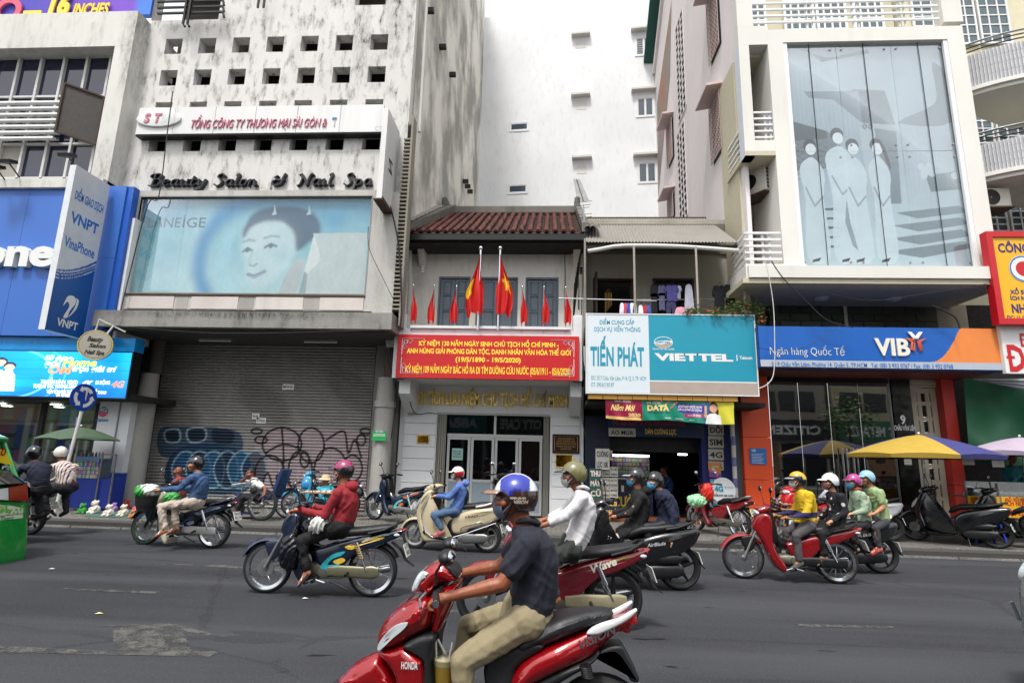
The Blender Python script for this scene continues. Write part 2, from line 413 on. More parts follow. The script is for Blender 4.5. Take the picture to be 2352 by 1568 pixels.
def asphalt():
 s=NT('asphalt');n1=s.noise(.22,5);n2=s.noise(160,3);n3=s.noise(1.1,6,s.map((.25,1.6,1)))
 c=s.mix(s.ramp(n1,.3,.7),C('#303134'),C('#3b3c40'));c=s.mix(s.ramp(n3,.5,.75),c,C('#28292c'))
 tr=s.noise(1.0,4,s.map((.05,.9,1),(0,3,0)));c=s.mix(s.math('MULTIPLY',s.ramp(tr,.45,.62),.6),c,C('#45464a'));pt=s.n('TexVoronoi',attrs={'feature':'DISTANCE_TO_EDGE'},Vector=s.n('Mapping',Vector=s.obj(),Scale=(.16,.3,1)),Scale=1.0);c=s.mix(s.math('MULTIPLY',s.math('LESS_THAN',s.math('ADD',pt.outputs[0],s.math('MULTIPLY',s.noise(1.5,5),.05)),.030),.28),c,C('#1d1d20'))
 c=s.mix(s.ramp(s.noise(60,4),.55,.7),c,C('#47484b'));c=s.mix(s.ramp(n2,.62,.72),c,C('#77777a'))
 c=s.mix(s.ramp(s.noise(2.3,3,s.map((.6,2.5,1),(4,9,0))),.69,.73),c,C('#1e1e20'))
 s.b.inputs['Specular IOR Level'].default_value=.12;return s.fin(col=c,rough=.9,bump=s.math('ADD',n2,s.noise(45,4)),bs=.7,bd=.008)
def worn_paint():
 """road paint with asphalt showing through"""
 s=NT('worn_road_paint');f=s.ramp(s.math('ADD',s.math('MULTIPLY',s.noise(9,6),.7),s.math('MULTIPLY',s.noise(90,2),.35)),.42,.68)
 c=s.mix(f,C('#5c5b56'),C('#3c3d40'));s.b.inputs['Specular IOR Level'].default_value=.15;return s.fin(col=c,alpha=s.math('SUBTRACT',1.0,s.ramp(s.math('ADD',s.math('MULTIPLY',s.noise(5,8,None,.7),.8),s.math('MULTIPLY',s.noise(60,2),.25)),.5,.62)),rough=.9,bump=s.noise(120,3),bs=.5,bd=.006)
def chrome_mat():return mat('chrome','#c9ccd0',.16,1.0,.05)
M_ASPH=asphalt();M_PAINT=worn_paint();M_CHROME=chrome_mat()
M_WHITE=mat('white_paint','#d6d7d5',.55,var=.05);M_BLACK=mat('black_plastic','#101113',.42,var=.2)
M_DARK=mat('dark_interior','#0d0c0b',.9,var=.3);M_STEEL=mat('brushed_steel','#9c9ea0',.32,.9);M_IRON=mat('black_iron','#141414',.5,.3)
M_WIRE=mat('cable','#17171a',.6);M_PIPEW=wall_mat('old_white_pipe','#c9c8c2',streak=.4,speck=.3,bumpk=.1)
M_CONC=wall_mat('grey_concrete','#8d8b86',streak=.6,speck=.6);M_RUST=mat('rusty_steel','#4a3a30',.8,.3,.4)
M_GLASSD=glass_mat('dark_glass','#07090c',.03,.45);M_PANE=clear_glass('clear_pane',(1,1,1),.0);M_PANE2=clear_glass('tinted_pane',(.75,.82,.85),.8);M_GLASSF=glass_mat('shopfront_glass','#0a0d10',.02,1.0);M_GLASSF.node_tree.nodes['Principled BSDF'].inputs['IOR'].default_value=2.1
KY,PY,PZ,FY=11.15,11.65,.13,14.6
struct('ground',MB().quad((-300,-300,-.06),(300,-300,-.06),(300,300,-.06),(-300,300,-.06)),mat('earth','#55524c',.9))
struct('road',MB().quad((-120,-7.5,0),(120,-7.5,0),(120,KY+.02,0),(-120,KY+.02,0)),M_ASPH)
s=NT('granite_kerb');n=s.noise(55,4);c=s.mix(s.ramp(n,.35,.65),C('#3e3d3b'),C('#7d7b76'));c=s.mix(s.ramp(s.noise(1.2,5),.4,.7),c,C('#4b4a47'))
M_KERB=s.fin(col=c,rough=.9,bump=s.math('ADD',n,s.noise(14,3)),bs=1,bd=.03)
kerb=thing('kerb',None,None,(0,KY,0));del_keys=None;tag(kerb,kind='structure')
kk=None
for i in range(40):
 x0=-22+i*1.05;g=.012
 me=MB().add([(x0+g,KY,-.02),(x0+1.05-g,KY,-.02),(x0+1.05-g,KY+.04,.035),(x0+g,KY+.04,.035),(x0+g,PY,PZ+.006),(x0+1.05-g,PY,PZ+.006),(x0+g,PY,0),(x0+1.05-g,PY,0)],[(0,1,2,3),(3,2,5,4),(4,5,7,6),(0,3,4,6),(1,7,5,2)])
 obj('kerb_stone',me,M_KERB,kerb)
pave=struct('pavement',MB().box(-60,60,PY-.45,40,-.05,PZ-.012).quad((-60,KY+.05,.02),(-22,KY+.05,.02),(-22,PY,PZ-.01),(-60,PY,PZ-.01)),mat('pavement_bed','#3f3d3a',.95))
s=NT('paving_brick');oi=s.n('ObjectInfo').outputs['Random'];c=s.mix(oi,C('#4f4d4a'),C('#6a6762'));c=s.mix(s.ramp(s.noise(.7,5),.45,.7),c,C('#3a3936'));c=s.mix(s.ramp(s.noise(70,3),.5,.7),c,C('#807c75'))
M_PB=s.fin(col=c,rough=.88,bump=s.noise(60,3),bs=.6,bd=.008)
bw,bd_=.21,.105
bme=to_mesh('paving_brick',MB().bbox(-bw/2+.006,bw/2-.006,-bd_/2+.005,bd_/2-.005,-.03,.0,.006),M_PB)
cnt=0;far=MB();near=[]
for j in range(28):
 for i in range(-60,55):
  x=i*bw+(j%2)*bw/2;y=PY+.06+j*bd_
  if y>FY:continue
  near.append((x,y,PZ+.001+rnd.uniform(-.003,.002)))
vis=[p for p in near if-2.2<p[0]<5.2 and p[1]<12.75];vis.sort(key=lambda p:p[1]);vset=set(vis[:295])
for p in near:
 if p in vset:
  o=bpy.data.objects.new('paving_brick',bme);COL.objects.link(o);o.parent=pave;o.location=p;o.rotation_euler=(rnd.uniform(-.02,.02),rnd.uniform(-.02,.02),rnd.uniform(-.015,.015))
 else:
  far.box(p[0]-bw/2+.006,p[0]+bw/2-.006,p[1]-bd_/2+.005,p[1]+bd_/2-.005,PZ-.02,p[2])
tag(obj('paving_bricks',far,M_PB,pave,fix=False),kind='stuff')
def marking(pts,name='road_marking'):
 P=[ground(u,v)for u,v in pts];me=MB().add([(x,y,.004)for x,y in P],[tuple(range(len(P)))])
 o=struct(name,me,M_PAINT);return o
marking([(295,1293),(640,1300),(790,1312),(640,1312),(440,1298)])
marking([(150,1350),(365,1358),(355,1363),(140,1354)])
marking([(0,1484),(60,1486),(262,1496),(258,1438),(225,1436),(400,1432),(530,1466),(420,1450),(440,1496),(515,1495),(480,1508),(0,1498)])
marking([(1815,1432),(2050,1438),(2055,1443),(1835,1439)])
marking([(980,1400),(1075,1402),(1075,1408),(980,1406)])
struct('far_pavement',MB().box(-60,60,-16,-7.4,-.05,.12),M_CONC)
def wall_holes(mb,x0,x1,z0,z1,y0,y1,holes):
 xs=sorted({x0,x1,*[h[0]for h in holes],*[h[1]for h in holes]});zs=sorted({z0,z1,*[h[2]for h in holes],*[h[3]for h in holes]})
 ih=lambda x,z:any(h[0]<x<h[1]and h[2]<z<h[3]for h in holes)
 for a,b in zip(xs[:-1],xs[1:]):
  for c,d in zip(zs[:-1],zs[1:]):
   if ih((a+b)/2,(c+d)/2):continue
   mb.quad((a,y0,c),(b,y0,c),(b,y0,d),(a,y0,d));mb.quad((a,y1,c),(a,y1,d),(b,y1,d),(b,y1,c))
 for a,b,c,d in holes:
  mb.quad((a,y0,c),(a,y0,d),(a,y1,d),(a,y1,c));mb.quad((b,y0,c),(b,y1,c),(b,y1,d),(b,y0,d))
  mb.quad((a,y0,c),(a,y1,c),(b,y1,c),(b,y0,c));mb.quad((a,y0,d),(b,y0,d),(b,y1,d),(a,y1,d))
 mb.quad((x0,y0,z0),(x0,y0,z1),(x0,y1,z1),(x0,y1,z0));mb.quad((x1,y0,z0),(x1,y1,z0),(x1,y1,z1),(x1,y0,z1))
 mb.quad((x0,y0,z0),(x0,y1,z0),(x1,y1,z0),(x1,y0,z0));mb.quad((x0,y0,z1),(x1,y0,z1),(x1,y1,z1),(x0,y1,z1))
 return mb
def frame_rect(mb,x0,x1,z0,z1,y0,y1,w):
 mb.box(x0,x0+w,y0,y1,z0,z1);mb.box(x1-w,x1,y0,y1,z0,z1);mb.box(x0+w,x1-w,y0,y1,z1-w,z1);mb.box(x0+w,x1-w,y0,y1,z0,z0+w);return mb
X=lambda u,v,Y:at(u,v,Y)[0]
Z=lambda u,v,Y:at(u,v,Y)[1]
b1=thing('phone_shop_building','phone shop building at the left edge with dark curtain windows over a bright blue fascia','building',(-14,13.3,0))
xr=-11.45
m_wl=wall_mat('white_plaster_old','#cfcdc6',streak=.45,speck=.12,spots=[(-11.5,12.8,.35,2,.8),(-11.6,8.8,.3,1.2,.5)])
zp0,zp1=Z(170,108,12.9),Z(170,36,12.9)
obj('parapet',MB().box(-20,xr,12.9,16,zp0,zp1+.1),m_wl,b1)
obj('side_pier',MB().box(xr-.5,xr,12.9,14.9,Z(270,428,12.9),zp0-.003),m_wl,b1)
zb=Z(150,423,12.9)
obj('cornice',MB().box(-20,xr,12.75,13.4,Z(150,425,12.75)-.06,Z(150,410,12.75)),m_wl,b1)
obj('core',MB().box(-20,xr,13.75,19,3.3,zp0),M_DARK,b1)
m_tint=glass_mat('blue_tinted_glass','#171b33',.06,.8);m_grey=mat('milky_panel','#8f8b82',.6)
fr=mat('grey_window_frame','#b9b8b6',.5,var=.2);gx=[X(u,118,13.35)for u in(-50,1,54,105,157,209,262,309)]
gz=[Z(160,v,13.35)for v in(410,332,223,108)]
for i in range(7):
 for j in range(3):
  mm=m_grey if(j==0 and i<2)else m_tint
  if j==0 and i in(2,):mm=m_grey
  obj('window_pane',MB().box(gx[i]+.03,gx[i+1]-.03,13.37,13.4,gz[j]+.03,gz[j+1]-.03),mm,b1)
for x in gx:obj('mullion',MB().box(x-.035,x+.035,13.28,13.42,gz[0],gz[3]),fr,b1)
for z in gz[:3]:
 for a,b in zip(gx[:-1],gx[1:]):obj('transom',MB().box(a+.036,b-.036,13.3,13.41,z-.03,z+.03),fr,b1)
for k in range(7):
 z=Z(70,318-k*13.6,13.1);obj('sunshade_slat',MB().box(-15.2,X(132,280,13.1),13.05,13.17,z-.025,z+.03),M_WHITE,b1)
for x in(X(20,280,13.2),X(75,280,13.2),X(125,280,13.2)):obj('slat_bracket',MB().box(x-.02,x+.02,13.175,13.28,Z(70,322,13.2),Z(70,232,13.2)),M_CONC,b1)
a=at(150,192,12.75);b=at(237,222,13.15);c_=at(217,331,13.15);d=at(128,302,12.75)
mb=MB().quad((a[0],12.75,a[1]),(b[0],13.2,b[1]),(c_[0],13.2,c_[1]),(d[0],12.75,d[1]));mb2=MB()
for p,q in(((a,12.75),(b,13.2)),((b,13.2),(c_,13.2)),((c_,13.2),(d,12.75)),((d,12.75),(a,12.75))):
 mb2.sbar((p[0][0],p[1]-.01,p[0][1]),(q[0][0],q[1]-.01,q[0][1]),.05)
bs_=thing('projecting_board','brown rusty framed board hanging off the dark windows above the blade sign','sign board',(a[0],12.9,d[1]))
obj('board_face',mb,mat('brown_board','#3b3733',.7),bs_);obj('frame',mb2,M_RUST,bs_)
m_blue=mat('blue_cladding','#3465b4',.4,var=.08,vs_=.5)
zbb=Z(150,772,12.85);xb=X(262,600,12.85)
xs_=np.linspace(-20,xb,8)
for i in range(7):
 for z0,z1 in((zbb,(zbb+zb)/2),((zbb+zb)/2,zb-.08)):
  obj('cladding_panel',MB().box(xs_[i]+.004,xs_[i+1]-.004,12.85,12.95,z0+.004,z1-.004),m_blue,b1)
obj('cladding_return',MB().box(xb+.002,xb+.16,12.9,14.2,zbb,zb-.08),mat('deep_blue_side','#1e55b0',.4),b1)
obj('white_trim',MB().box(xb+.165,xb+.24,13.0,14.2,zbb,zb-.9),M_WHITE,b1)
letters3d(b1,'vinaphone',X(-330,590,12.8),X(131,590,12.8),Z(60,611,12.8),Z(60,568,12.8)-Z(60,611,12.8)+.18,12.84,.14,M_WHITE,bold=.04)
def led(u,v):
 n=len(u);c=np.tile(np.array(C('#0a86d6')),(n,1));c=blend(c,'#0fc3f0',sst(.55,1,1-u+.25*np.sin(v*6))*.8)
 c=blend(c,'#12a8ee',sst(.3,.9,v)*sst(.25,.6,u)*.7);c=blend(c,'#0660c0',sst(.35,0,v)*sst(.2,.6,u)*.8)
 r=np.hypot((u-.42)*2.6,v-.5);c=blend(c,'#7fe6ff',sst(.03,0,np.abs(r-.55))*.6);c=blend(c,'#5fd0ff',sst(.02,0,np.abs(r-.72))*.4)
 for cx,hz in((.335,.72),(.375,.80),(.42,.70)):
  c=blend(c,'#dfe8f4',inpoly(u,v,[(cx-.045,.1),(cx+.045,.1),(cx+.035,.45),(cx+.012,.58),(cx-.012,.58),(cx-.035,.45)]).astype(float))
  c=blend(c,'#1d2338',(np.hypot((u-cx)*2.8,v-hz+.03)<.085).astype(float));c=blend(c,'#e8b99a',(np.hypot((u-cx)*2.8,v-hz+.07)<.07).astype(float))
 c=blend(c,'#0a3f90',sst(.93,.99,np.sin(v*150))*.35)
 return c
M_LED=vcol('led_screen',.4,emit=.75)
lx0,lx1,lz0,lz1=X(-180,860,12.9),X(299,860,12.9),Z(150,914,12.9),Z(150,805,12.9)
ls=thing('led_screen','bright blue LED advertising screen over the phone shop entrance','led screen',(-11.5,12.9,lz0))
print_on('display',ls,lx0+.03,lx1-.03,lz0+.03,lz1-.03,12.895,300,led,M_LED)
obj('housing',MB().box(lx0,lx1,12.9,13.2,lz0,lz1),M_BLACK,ls)
m_lw=mat('lit_white','#ffffff',.5,var=.0,emit=.9);m_ly=mat('lit_yellow','#ffe23a',.5,emit=.8);m_lr=mat('lit_pink','#ff8a5a',.5,emit=.8)
def ledtxt(s_,u0,u1,v1,hpx,m,bold=.03,shear=.25):
 x0,zz=at(u0,v1,12.885);x1=at(u1,v1,12.885)[0];write(ls,s_,x0,x1,zz,Z(u0,v1-hpx,12.885)-zz,12.885,m,bold,shear)
ledtxt('Sử dụng',102,163,826,10,m_lw);ledtxt('gói',99,136,841,15,m_lw);ledtxt('Home',143,220,840,17,m_ly);ledtxt('OM',107,160,857,16,m_lr);ledtxt('trọn giải trí',164,265,852,12,m_lw)
ledtxt('TRUYỀN HÌNH, VIDEO',92,178,880,8,m_lw,.02,.1);ledtxt('TƯƠNG TÁC THÔNG MINH',75,178,890,8,m_lw,.02,.1);ledtxt('4K',184,210,888,14,m_lw);ledtxt('DI ĐỘNG',219,252,882,8,m_lw,.02,0);ledtxt('4G',254,282,889,14,m_lr)
ledtxt('TIỆN ÍCH GIẢI TRÍ, KHO VIDEO THỂ THAO',106,244,902,7,m_lw,.02,0);ledtxt('VÀ GAME THỦ HÀNG ĐẦU',127,222,910,7,m_lw,.02,0)
obj('lower_fascia',MB().box(-20,lx1-.05,12.96,13.3,lz1+.01,zbb-.004),mat('cyan_soffit','#1b83c6',.2,var=.4,vs_=1.5),b1)
gz1=lz0-.02;xg1=X(217,1000,14.0)
obj('shop_ceiling',MB().box(-20,-10.0,13.0,18,gz1+.02,gz1+.16),mat('shop_ceiling','#26241f',.8),b1)
def shelves(u,v):
 r=np.random.RandomState(9);k=(np.floor(u*34)*31+np.floor(v*6)*57).astype(int)%499;c=(r.rand(499,3)*np.array([[.5,.42,.36]])+.06)[k];c=blend(c,'#2a2723',(np.abs((v*6)%1-.5)>.38).astype(float));c=blend(c,'#d0d4d6',((u*7%1)<.12).astype(float));return blend(c,'#1b4fa8',((u*7%1>.8)&(v>.5)).astype(float))
print_on('shelf_wall',b1,-20,-10.2,.2,gz1,16.4,160,shelves,vcol('shelf_goods',.5));obj('back_wall',MB().box(-20,-10.2,16.42,16.5,.1,gz1),M_DARK,b1)
obj('shop_floor',MB().box(-20,-10.2,14.1,16.4,PZ,PZ+.02),mat('shop_tile','#a09c94',.3),b1)
for k,x in enumerate(np.linspace(-19,xg1,6)):obj('glazing_post',MB().box(x-.06,x+.06,13.96,14.08,PZ,gz1),M_BLACK,b1)
for a_,b_ in zip(np.linspace(-19,xg1,6)[:-1],np.linspace(-19,xg1,6)[1:]):obj('shop_pane',MB().box(a_+.06,b_-.06,14.0,14.02,PZ+.1,gz1),M_PANE2,b1)
for k in range(10):
 x=-18+k*.8;obj('ceiling_lamp',MB().lathe([(0,0),(.12,0),(.12,.02),(0,.02)],(x,14.5+(k%2)*1.0,gz1-.03),12,'z'),mat('lamp_glow','#fff4dc',.5,emit=14),b1)
ad=thing('shop_pillar','white and blue advertising pillar beside the phone shop door','pillar',(-10.6,14,PZ))
px0,px1,px2=X(240,1000,13.7),X(291,1000,13.7),X(265,1000,13.7)
zs_=Z(250,1085,13.7);pzt=gz1+.02
m_pil=mat('white_panel','#d9dcdf',.45,var=.06)
px0-=.25
obj('white_panel',MB().box(px0,px2-.01,13.7,13.95,zs_,pzt),m_pil,ad);obj('white_panel',MB().box(px2+.01,px1,13.72,13.95,zs_,pzt),m_pil,ad)
obj('blue_base',MB().box(px0+.3,px1,13.69,13.96,PZ,zs_-.005),mat('blue_base','#1a3f9c',.45),ad)
obj('metal_strip',MB().box(px2-.01,px2+.01,13.68,13.9,zs_,pzt),M_STEEL,ad)
x_,z_=at(237,945,13.69)
obj('emblem_upper',MB().add([(x_+.13*math.cos(a),13.69,z_+.13*math.sin(a))for a in np.linspace(0,PI,12)],[tuple(range(12))]),mat('teal_ink','#1479b0',.5),ad)
obj('emblem_lower',MB().add([(x_-.13*math.cos(a),13.69,z_-.13*math.sin(a)-.005)for a in np.linspace(0,PI,12)],[tuple(range(12))]),mat('rose_ink','#d2547a',.5),ad)
m_bl=mat('blue_ink','#1b64b0',.5)
write(ad,'4G',x_-.1,x_+.1,z_+.005,.09,13.685,M_WHITE,.03);write(ad,'vinaphone',x_-.17,x_+.17,z_-.24,.08,13.685,m_bl,.02)
x_,z_=at(242,1010,13.69);write(ad,'inn',x_-.02,x_+.14,z_,.09,13.685,m_bl,.02)
x_,z_=at(224,1086,13.69);obj('tv_badge',MB().panel(smooth_poly([(x_-.16,z_),(x_+.12,z_-.05),(x_+.16,z_+.2),(x_-.1,z_+.24)],3),.01,.004,13.685),mat('olive_ink','#b9b46a',.5),ad);write(ad,'tv',x_-.02,x_+.12,z_+.03,.1,13.67,m_bl,.03)
bb=thing('rooftop_billboard','purple rooftop billboard with gold lettering at the top left corner','billboard',(-14,13.6,zp1))
bz0=Z(170,34,13.6)
def pur(u,v):return blend(blend(np.tile(C('#3d32a8'),(len(u),1)),'#6a35b8',sst(.5,.9,u)*sst(.9,.3,v)),'#2b6fd0',np.maximum(sst(.93,.96,u),sst(.3,.0,u)*sst(.3,.8,v)))
print_on('panel',bb,-20,X(350,20,13.6),bz0-.1,bz0+2.5,13.55,120,pur,vcol('billboard_print',.5))
obj('backing',MB().box(-20,X(350,20,13.6),13.56,13.7,bz0-.1,bz0+2.5),m_blue,bb)
gold=mat('gold_letters','#e9c53a',.4,var=.15,vs_=2)
x_,z_=at(160,32,13.5);obj('letter',MB().box(at(55,35,13.5)[0],at(96,35,13.5)[0],13.46,13.5,Z(75,34,13.5),Z(75,27,13.5)),gold,bb)
letters3d(bb,'16',X(112,30,13.5),X(158,30,13.5),Z(130,34,13.5),.62,13.5,.04,gold,.05,.1);letters3d(bb,'INCHES',X(168,30,13.5),X(248,30,13.5),Z(200,35,13.5),.36,13.5,.03,gold,.03,.12)
obj('letter',MB().lathe([(.25,0),(.42,0),(.42,.05),(.25,.05)],(X(20,30,13.5),13.45,Z(20,36,13.5)+.15),24,'y',close=True),mat('red_white','#d5506a',.4),bb)
vs1=thing('blade_sign','tall white and blue two-sided blade sign standing out from the blue fascia','sign',(-11.2,12.7,5))
VX=-11.2
def atX(u,v,XX):
 d=ray(u,v);t=XX/d.x;return(d.y*t,d.z*t+CAM_H)
yn,yf=atX(152,380,VX+.0)[0],atX(247,600,VX)[0]
yn=atX(140,565,VX)[0];yf=atX(222,600,VX)[0];zt=atX(172,376,VX)[1];zb_=atX(107,757,VX)[1]
obj('housing',MB().box(VX-.16,VX-.004,yn,yf,zb_,zt),mat('sign_housing','#c9ccd0',.5),vs1)
def vn(u,v):
 n=len(u);c=np.tile(C('#c6c9cd'),(n,1));k=.355+.14*u**1.6
 c=blend(c,'#0f4f96',(v<k).astype(float));
 for o_,w_ in((.012,.004),(.03,.002),(.05,.002)):c=blend(c,'#c6c9cd',(np.abs(v-k+o_+.01*u)<w_).astype(float))
 return c
me=grid_plane(0,1,0,1,0,60,160);paint(me,lambda co:vn(co[:,0],co[:,2]));me.materials.append(vcol('blade_print',.4))
for v_ in me.vertices:v_.co=(VX,yn+v_.co.x*(yf-yn),zb_+v_.co.z*(zt-zb_))
obj('sign_face',me,None,vs1)
def side_write(par,s_,y0,y1,z,h,XX,m,bold=.02,sgn=1):
 v,f=text2d(s_,y0,y1,z,h,bold);return obj('lettering',MB().add([(XX,a,b)for a,b in v],f),m,par,fix=False)
L_=yf-yn;H_=zt-zb_
side_write(vs1,'ĐIỂM GIAO DỊCH',yn+.1*L_,yn+.92*L_,zb_+.80*H_,.2,VX+.004,m_bl);side_write(vs1,'VNPT',yn+.1*L_,yn+.88*L_,zb_+.655*H_,.25,VX+.004,m_bl,.03)
side_write(vs1,'VinaPhone',yn+.06*L_,yn+.9*L_,zb_+.5*H_,.24,VX+.004,m_bl);side_write(vs1,'VNPT',yn+.25*L_,yn+.8*L_,zb_+.04*H_,.17,VX+.004,M_WHITE,.03)
yc,zc=yn+.5*L_,zb_+.165*H_
sw=smooth_poly([(-.2,-.02),(-.12,.22),(.06,.27),(.16,.14),(.02,-.1),(-.02,-.26),(-.14,-.27),(-.02,.0),(-.1,.1)],4)
obj('emblem',MB().add([(VX+.005,yc+a*.9,zc+b)for a,b in sw],[tuple(range(len(sw)))]),M_WHITE,vs1,fix=False)
sw=smooth_poly([(.0,-.26),(.2,-.02),(.24,.2),(.12,.24),(.18,.17),(.12,-.05)],4);obj('emblem',MB().add([(VX+.006,yc+a*.9,zc+b)for a,b in sw],[tuple(range(len(sw)))]),M_WHITE,vs1,fix=False)
for(u,v,ub,vb)in((18,372,45,408),(155,358,168,376),(-10,385,10,412)):
 p=at(u,v,12.3);q=at(ub,vb,12.75);fl=thing('floodlight',{18:'black floodlight on a long arm at the left end of the cornice',155:'black floodlight above the top of the blade sign',-10:'black floodlight arm cut by the left edge of the picture'}[u],'floodlight',(p[0],12.3,p[1]),group='floodlights over the blue fascia')
 obj('lamp_head',MB().box(-.16,.16,-.12,.12,-.03,.05,Matrix.Translation((p[0],12.3,p[1]))@Matrix.Rotation(.3,4,'X')),M_BLACK,fl);obj('arm',MB().bar((p[0],12.32,p[1]),(q[0],12.75,q[1]),.018),M_BLACK,fl)
BY=13.4
bt=thing('salon_building','grimy white concrete building with rows of small square openings and a roller shutter','building',(-8,BY,0))
x0,x1=-11.42,-3.78
c0,c6=at(398,110,BY),at(871,96,BY);r1=Z(633,102,BY);r2=Z(621,176,BY);r4=Z(603,327,BY);pz=(r1-r4)/3
hw=.245;holes=[]
for j in range(4):
 for i in range(7):
  cx=c0[0]+(c6[0]-c0[0])*i/6;cz=r1-pz*j;holes.append((cx-hw,cx+hw,cz-hw,cz+hw))
win_x0,win_x1,wz0,wz1=X(307,560,13.1),X(846,560,13.1),Z(565,676,13.1),Z(590,452,13.1)
ztop=Z(650,-10,BY)+2.2
tz=Z(480,45,BY)
holes+=[(X(352,20,BY),X(505,20,BY),tz,tz+1.6),(X(815,10,BY)+.0,X(885,10,BY),Z(850,12,BY),Z(850,12,BY)+1.4)]
m_bw=wall_mat('pebbledash_wall','#d0ceca',streak=.12,speck=.14,spots=[(-5.25,12.9,.3,1.3,.9),(-5.0,11.9,.5,.7,.5),(-4.3,13.4,.45,1.4,.7),(-7.0,12.6,.3,1.2,.3),(-9.3,12.8,.3,.8,.2),(-6,14.4,2.5,.25,.8),(-4.6,14.15,.9,.3,1.0)],bumpk=.9)
obj('upper_wall',wall_holes(MB(),x0,x1,wz1+.12,ztop,BY,BY+.32,holes),m_bw,bt)
obj('inner_wall',MB().box(x0+.1,x1-.1,BY+1.0,BY+1.1,wz1,ztop),mat('dark_inner_wall','#4b4740',.9,var=.5,vs_=3),bt)  # dark board behind the openings; interior shade is put into its colour
for j in range(5):
 zz=r1-pz*j+.75*pz if j else ztop-.4
 obj('floor_slab',MB().box(x0+.1,x1-.1,BY+.33,BY+.99,zz-.06,zz+.06),M_DARK,bt)
m_bx=wall_mat('rough_concrete_frame','#b9b7b2',streak=.7,speck=.7,spots=[(-11.6,8,.3,.8,.6)],bumpk=1.0)
fy=13.1;bx0,bx1=X(262,600,fy),X(893,600,fy);lz=Z(560,712,fy)
mb=MB();wall_holes(mb,bx0,bx1,lz,wz1+.18,fy,BY+.34,[(win_x0,win_x1,wz0,wz1)]);obj('window_surround',mb,m_bx,bt)
ly=12.7;l0,l1=X(212,735,ly),X(900,735,ly);zl0,zl1=Z(560,752,ly),Z(560,715,ly)
m_ld=wall_mat('blackened_ledge','#8f8d88','#0e0e0e',streak=1.0,speck=1.0,bumpk=1.0,vscale=.5,spots=[(-9,(zl0+zl1)/2+.15,3,.16,.8),(-6.5,(zl0+zl1)/2+.12,2.5,.16,.9)])
obj('ledge',MB().box(l0,l1,ly,15.2,zl0,zl1),m_ld,bt)
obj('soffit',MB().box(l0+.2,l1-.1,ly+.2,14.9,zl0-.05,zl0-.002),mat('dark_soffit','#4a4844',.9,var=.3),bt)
px=np.linspace(bx0+.55,bx1-.55,7)
for i,(a,b)in enumerate(((0,.2),(.21,.26),(.275,.475),(.48,.54),(.55,.75),(.755,.815),(.82,1.0))):
 w=px[-1]-px[0];obj('plaster_panel',MB().box(px[0]+w*a,px[0]+w*b,fy-.02 if i%2==0 else fy-.008,fy-.001,lz+.02,wz0-.07),wall_mat('patched_plaster%d'%(i%2),'#cbc4bf' if i%2==0 else '#9a9893',streak=.3,speck=.3,warm='#b5aaa4'),bt)
obj('window_sill',MB().box(win_x0-.03,win_x1+.03,fy-.03,fy+.2,wz0-.05,wz0),M_RUST,bt)
py0=fy+.14
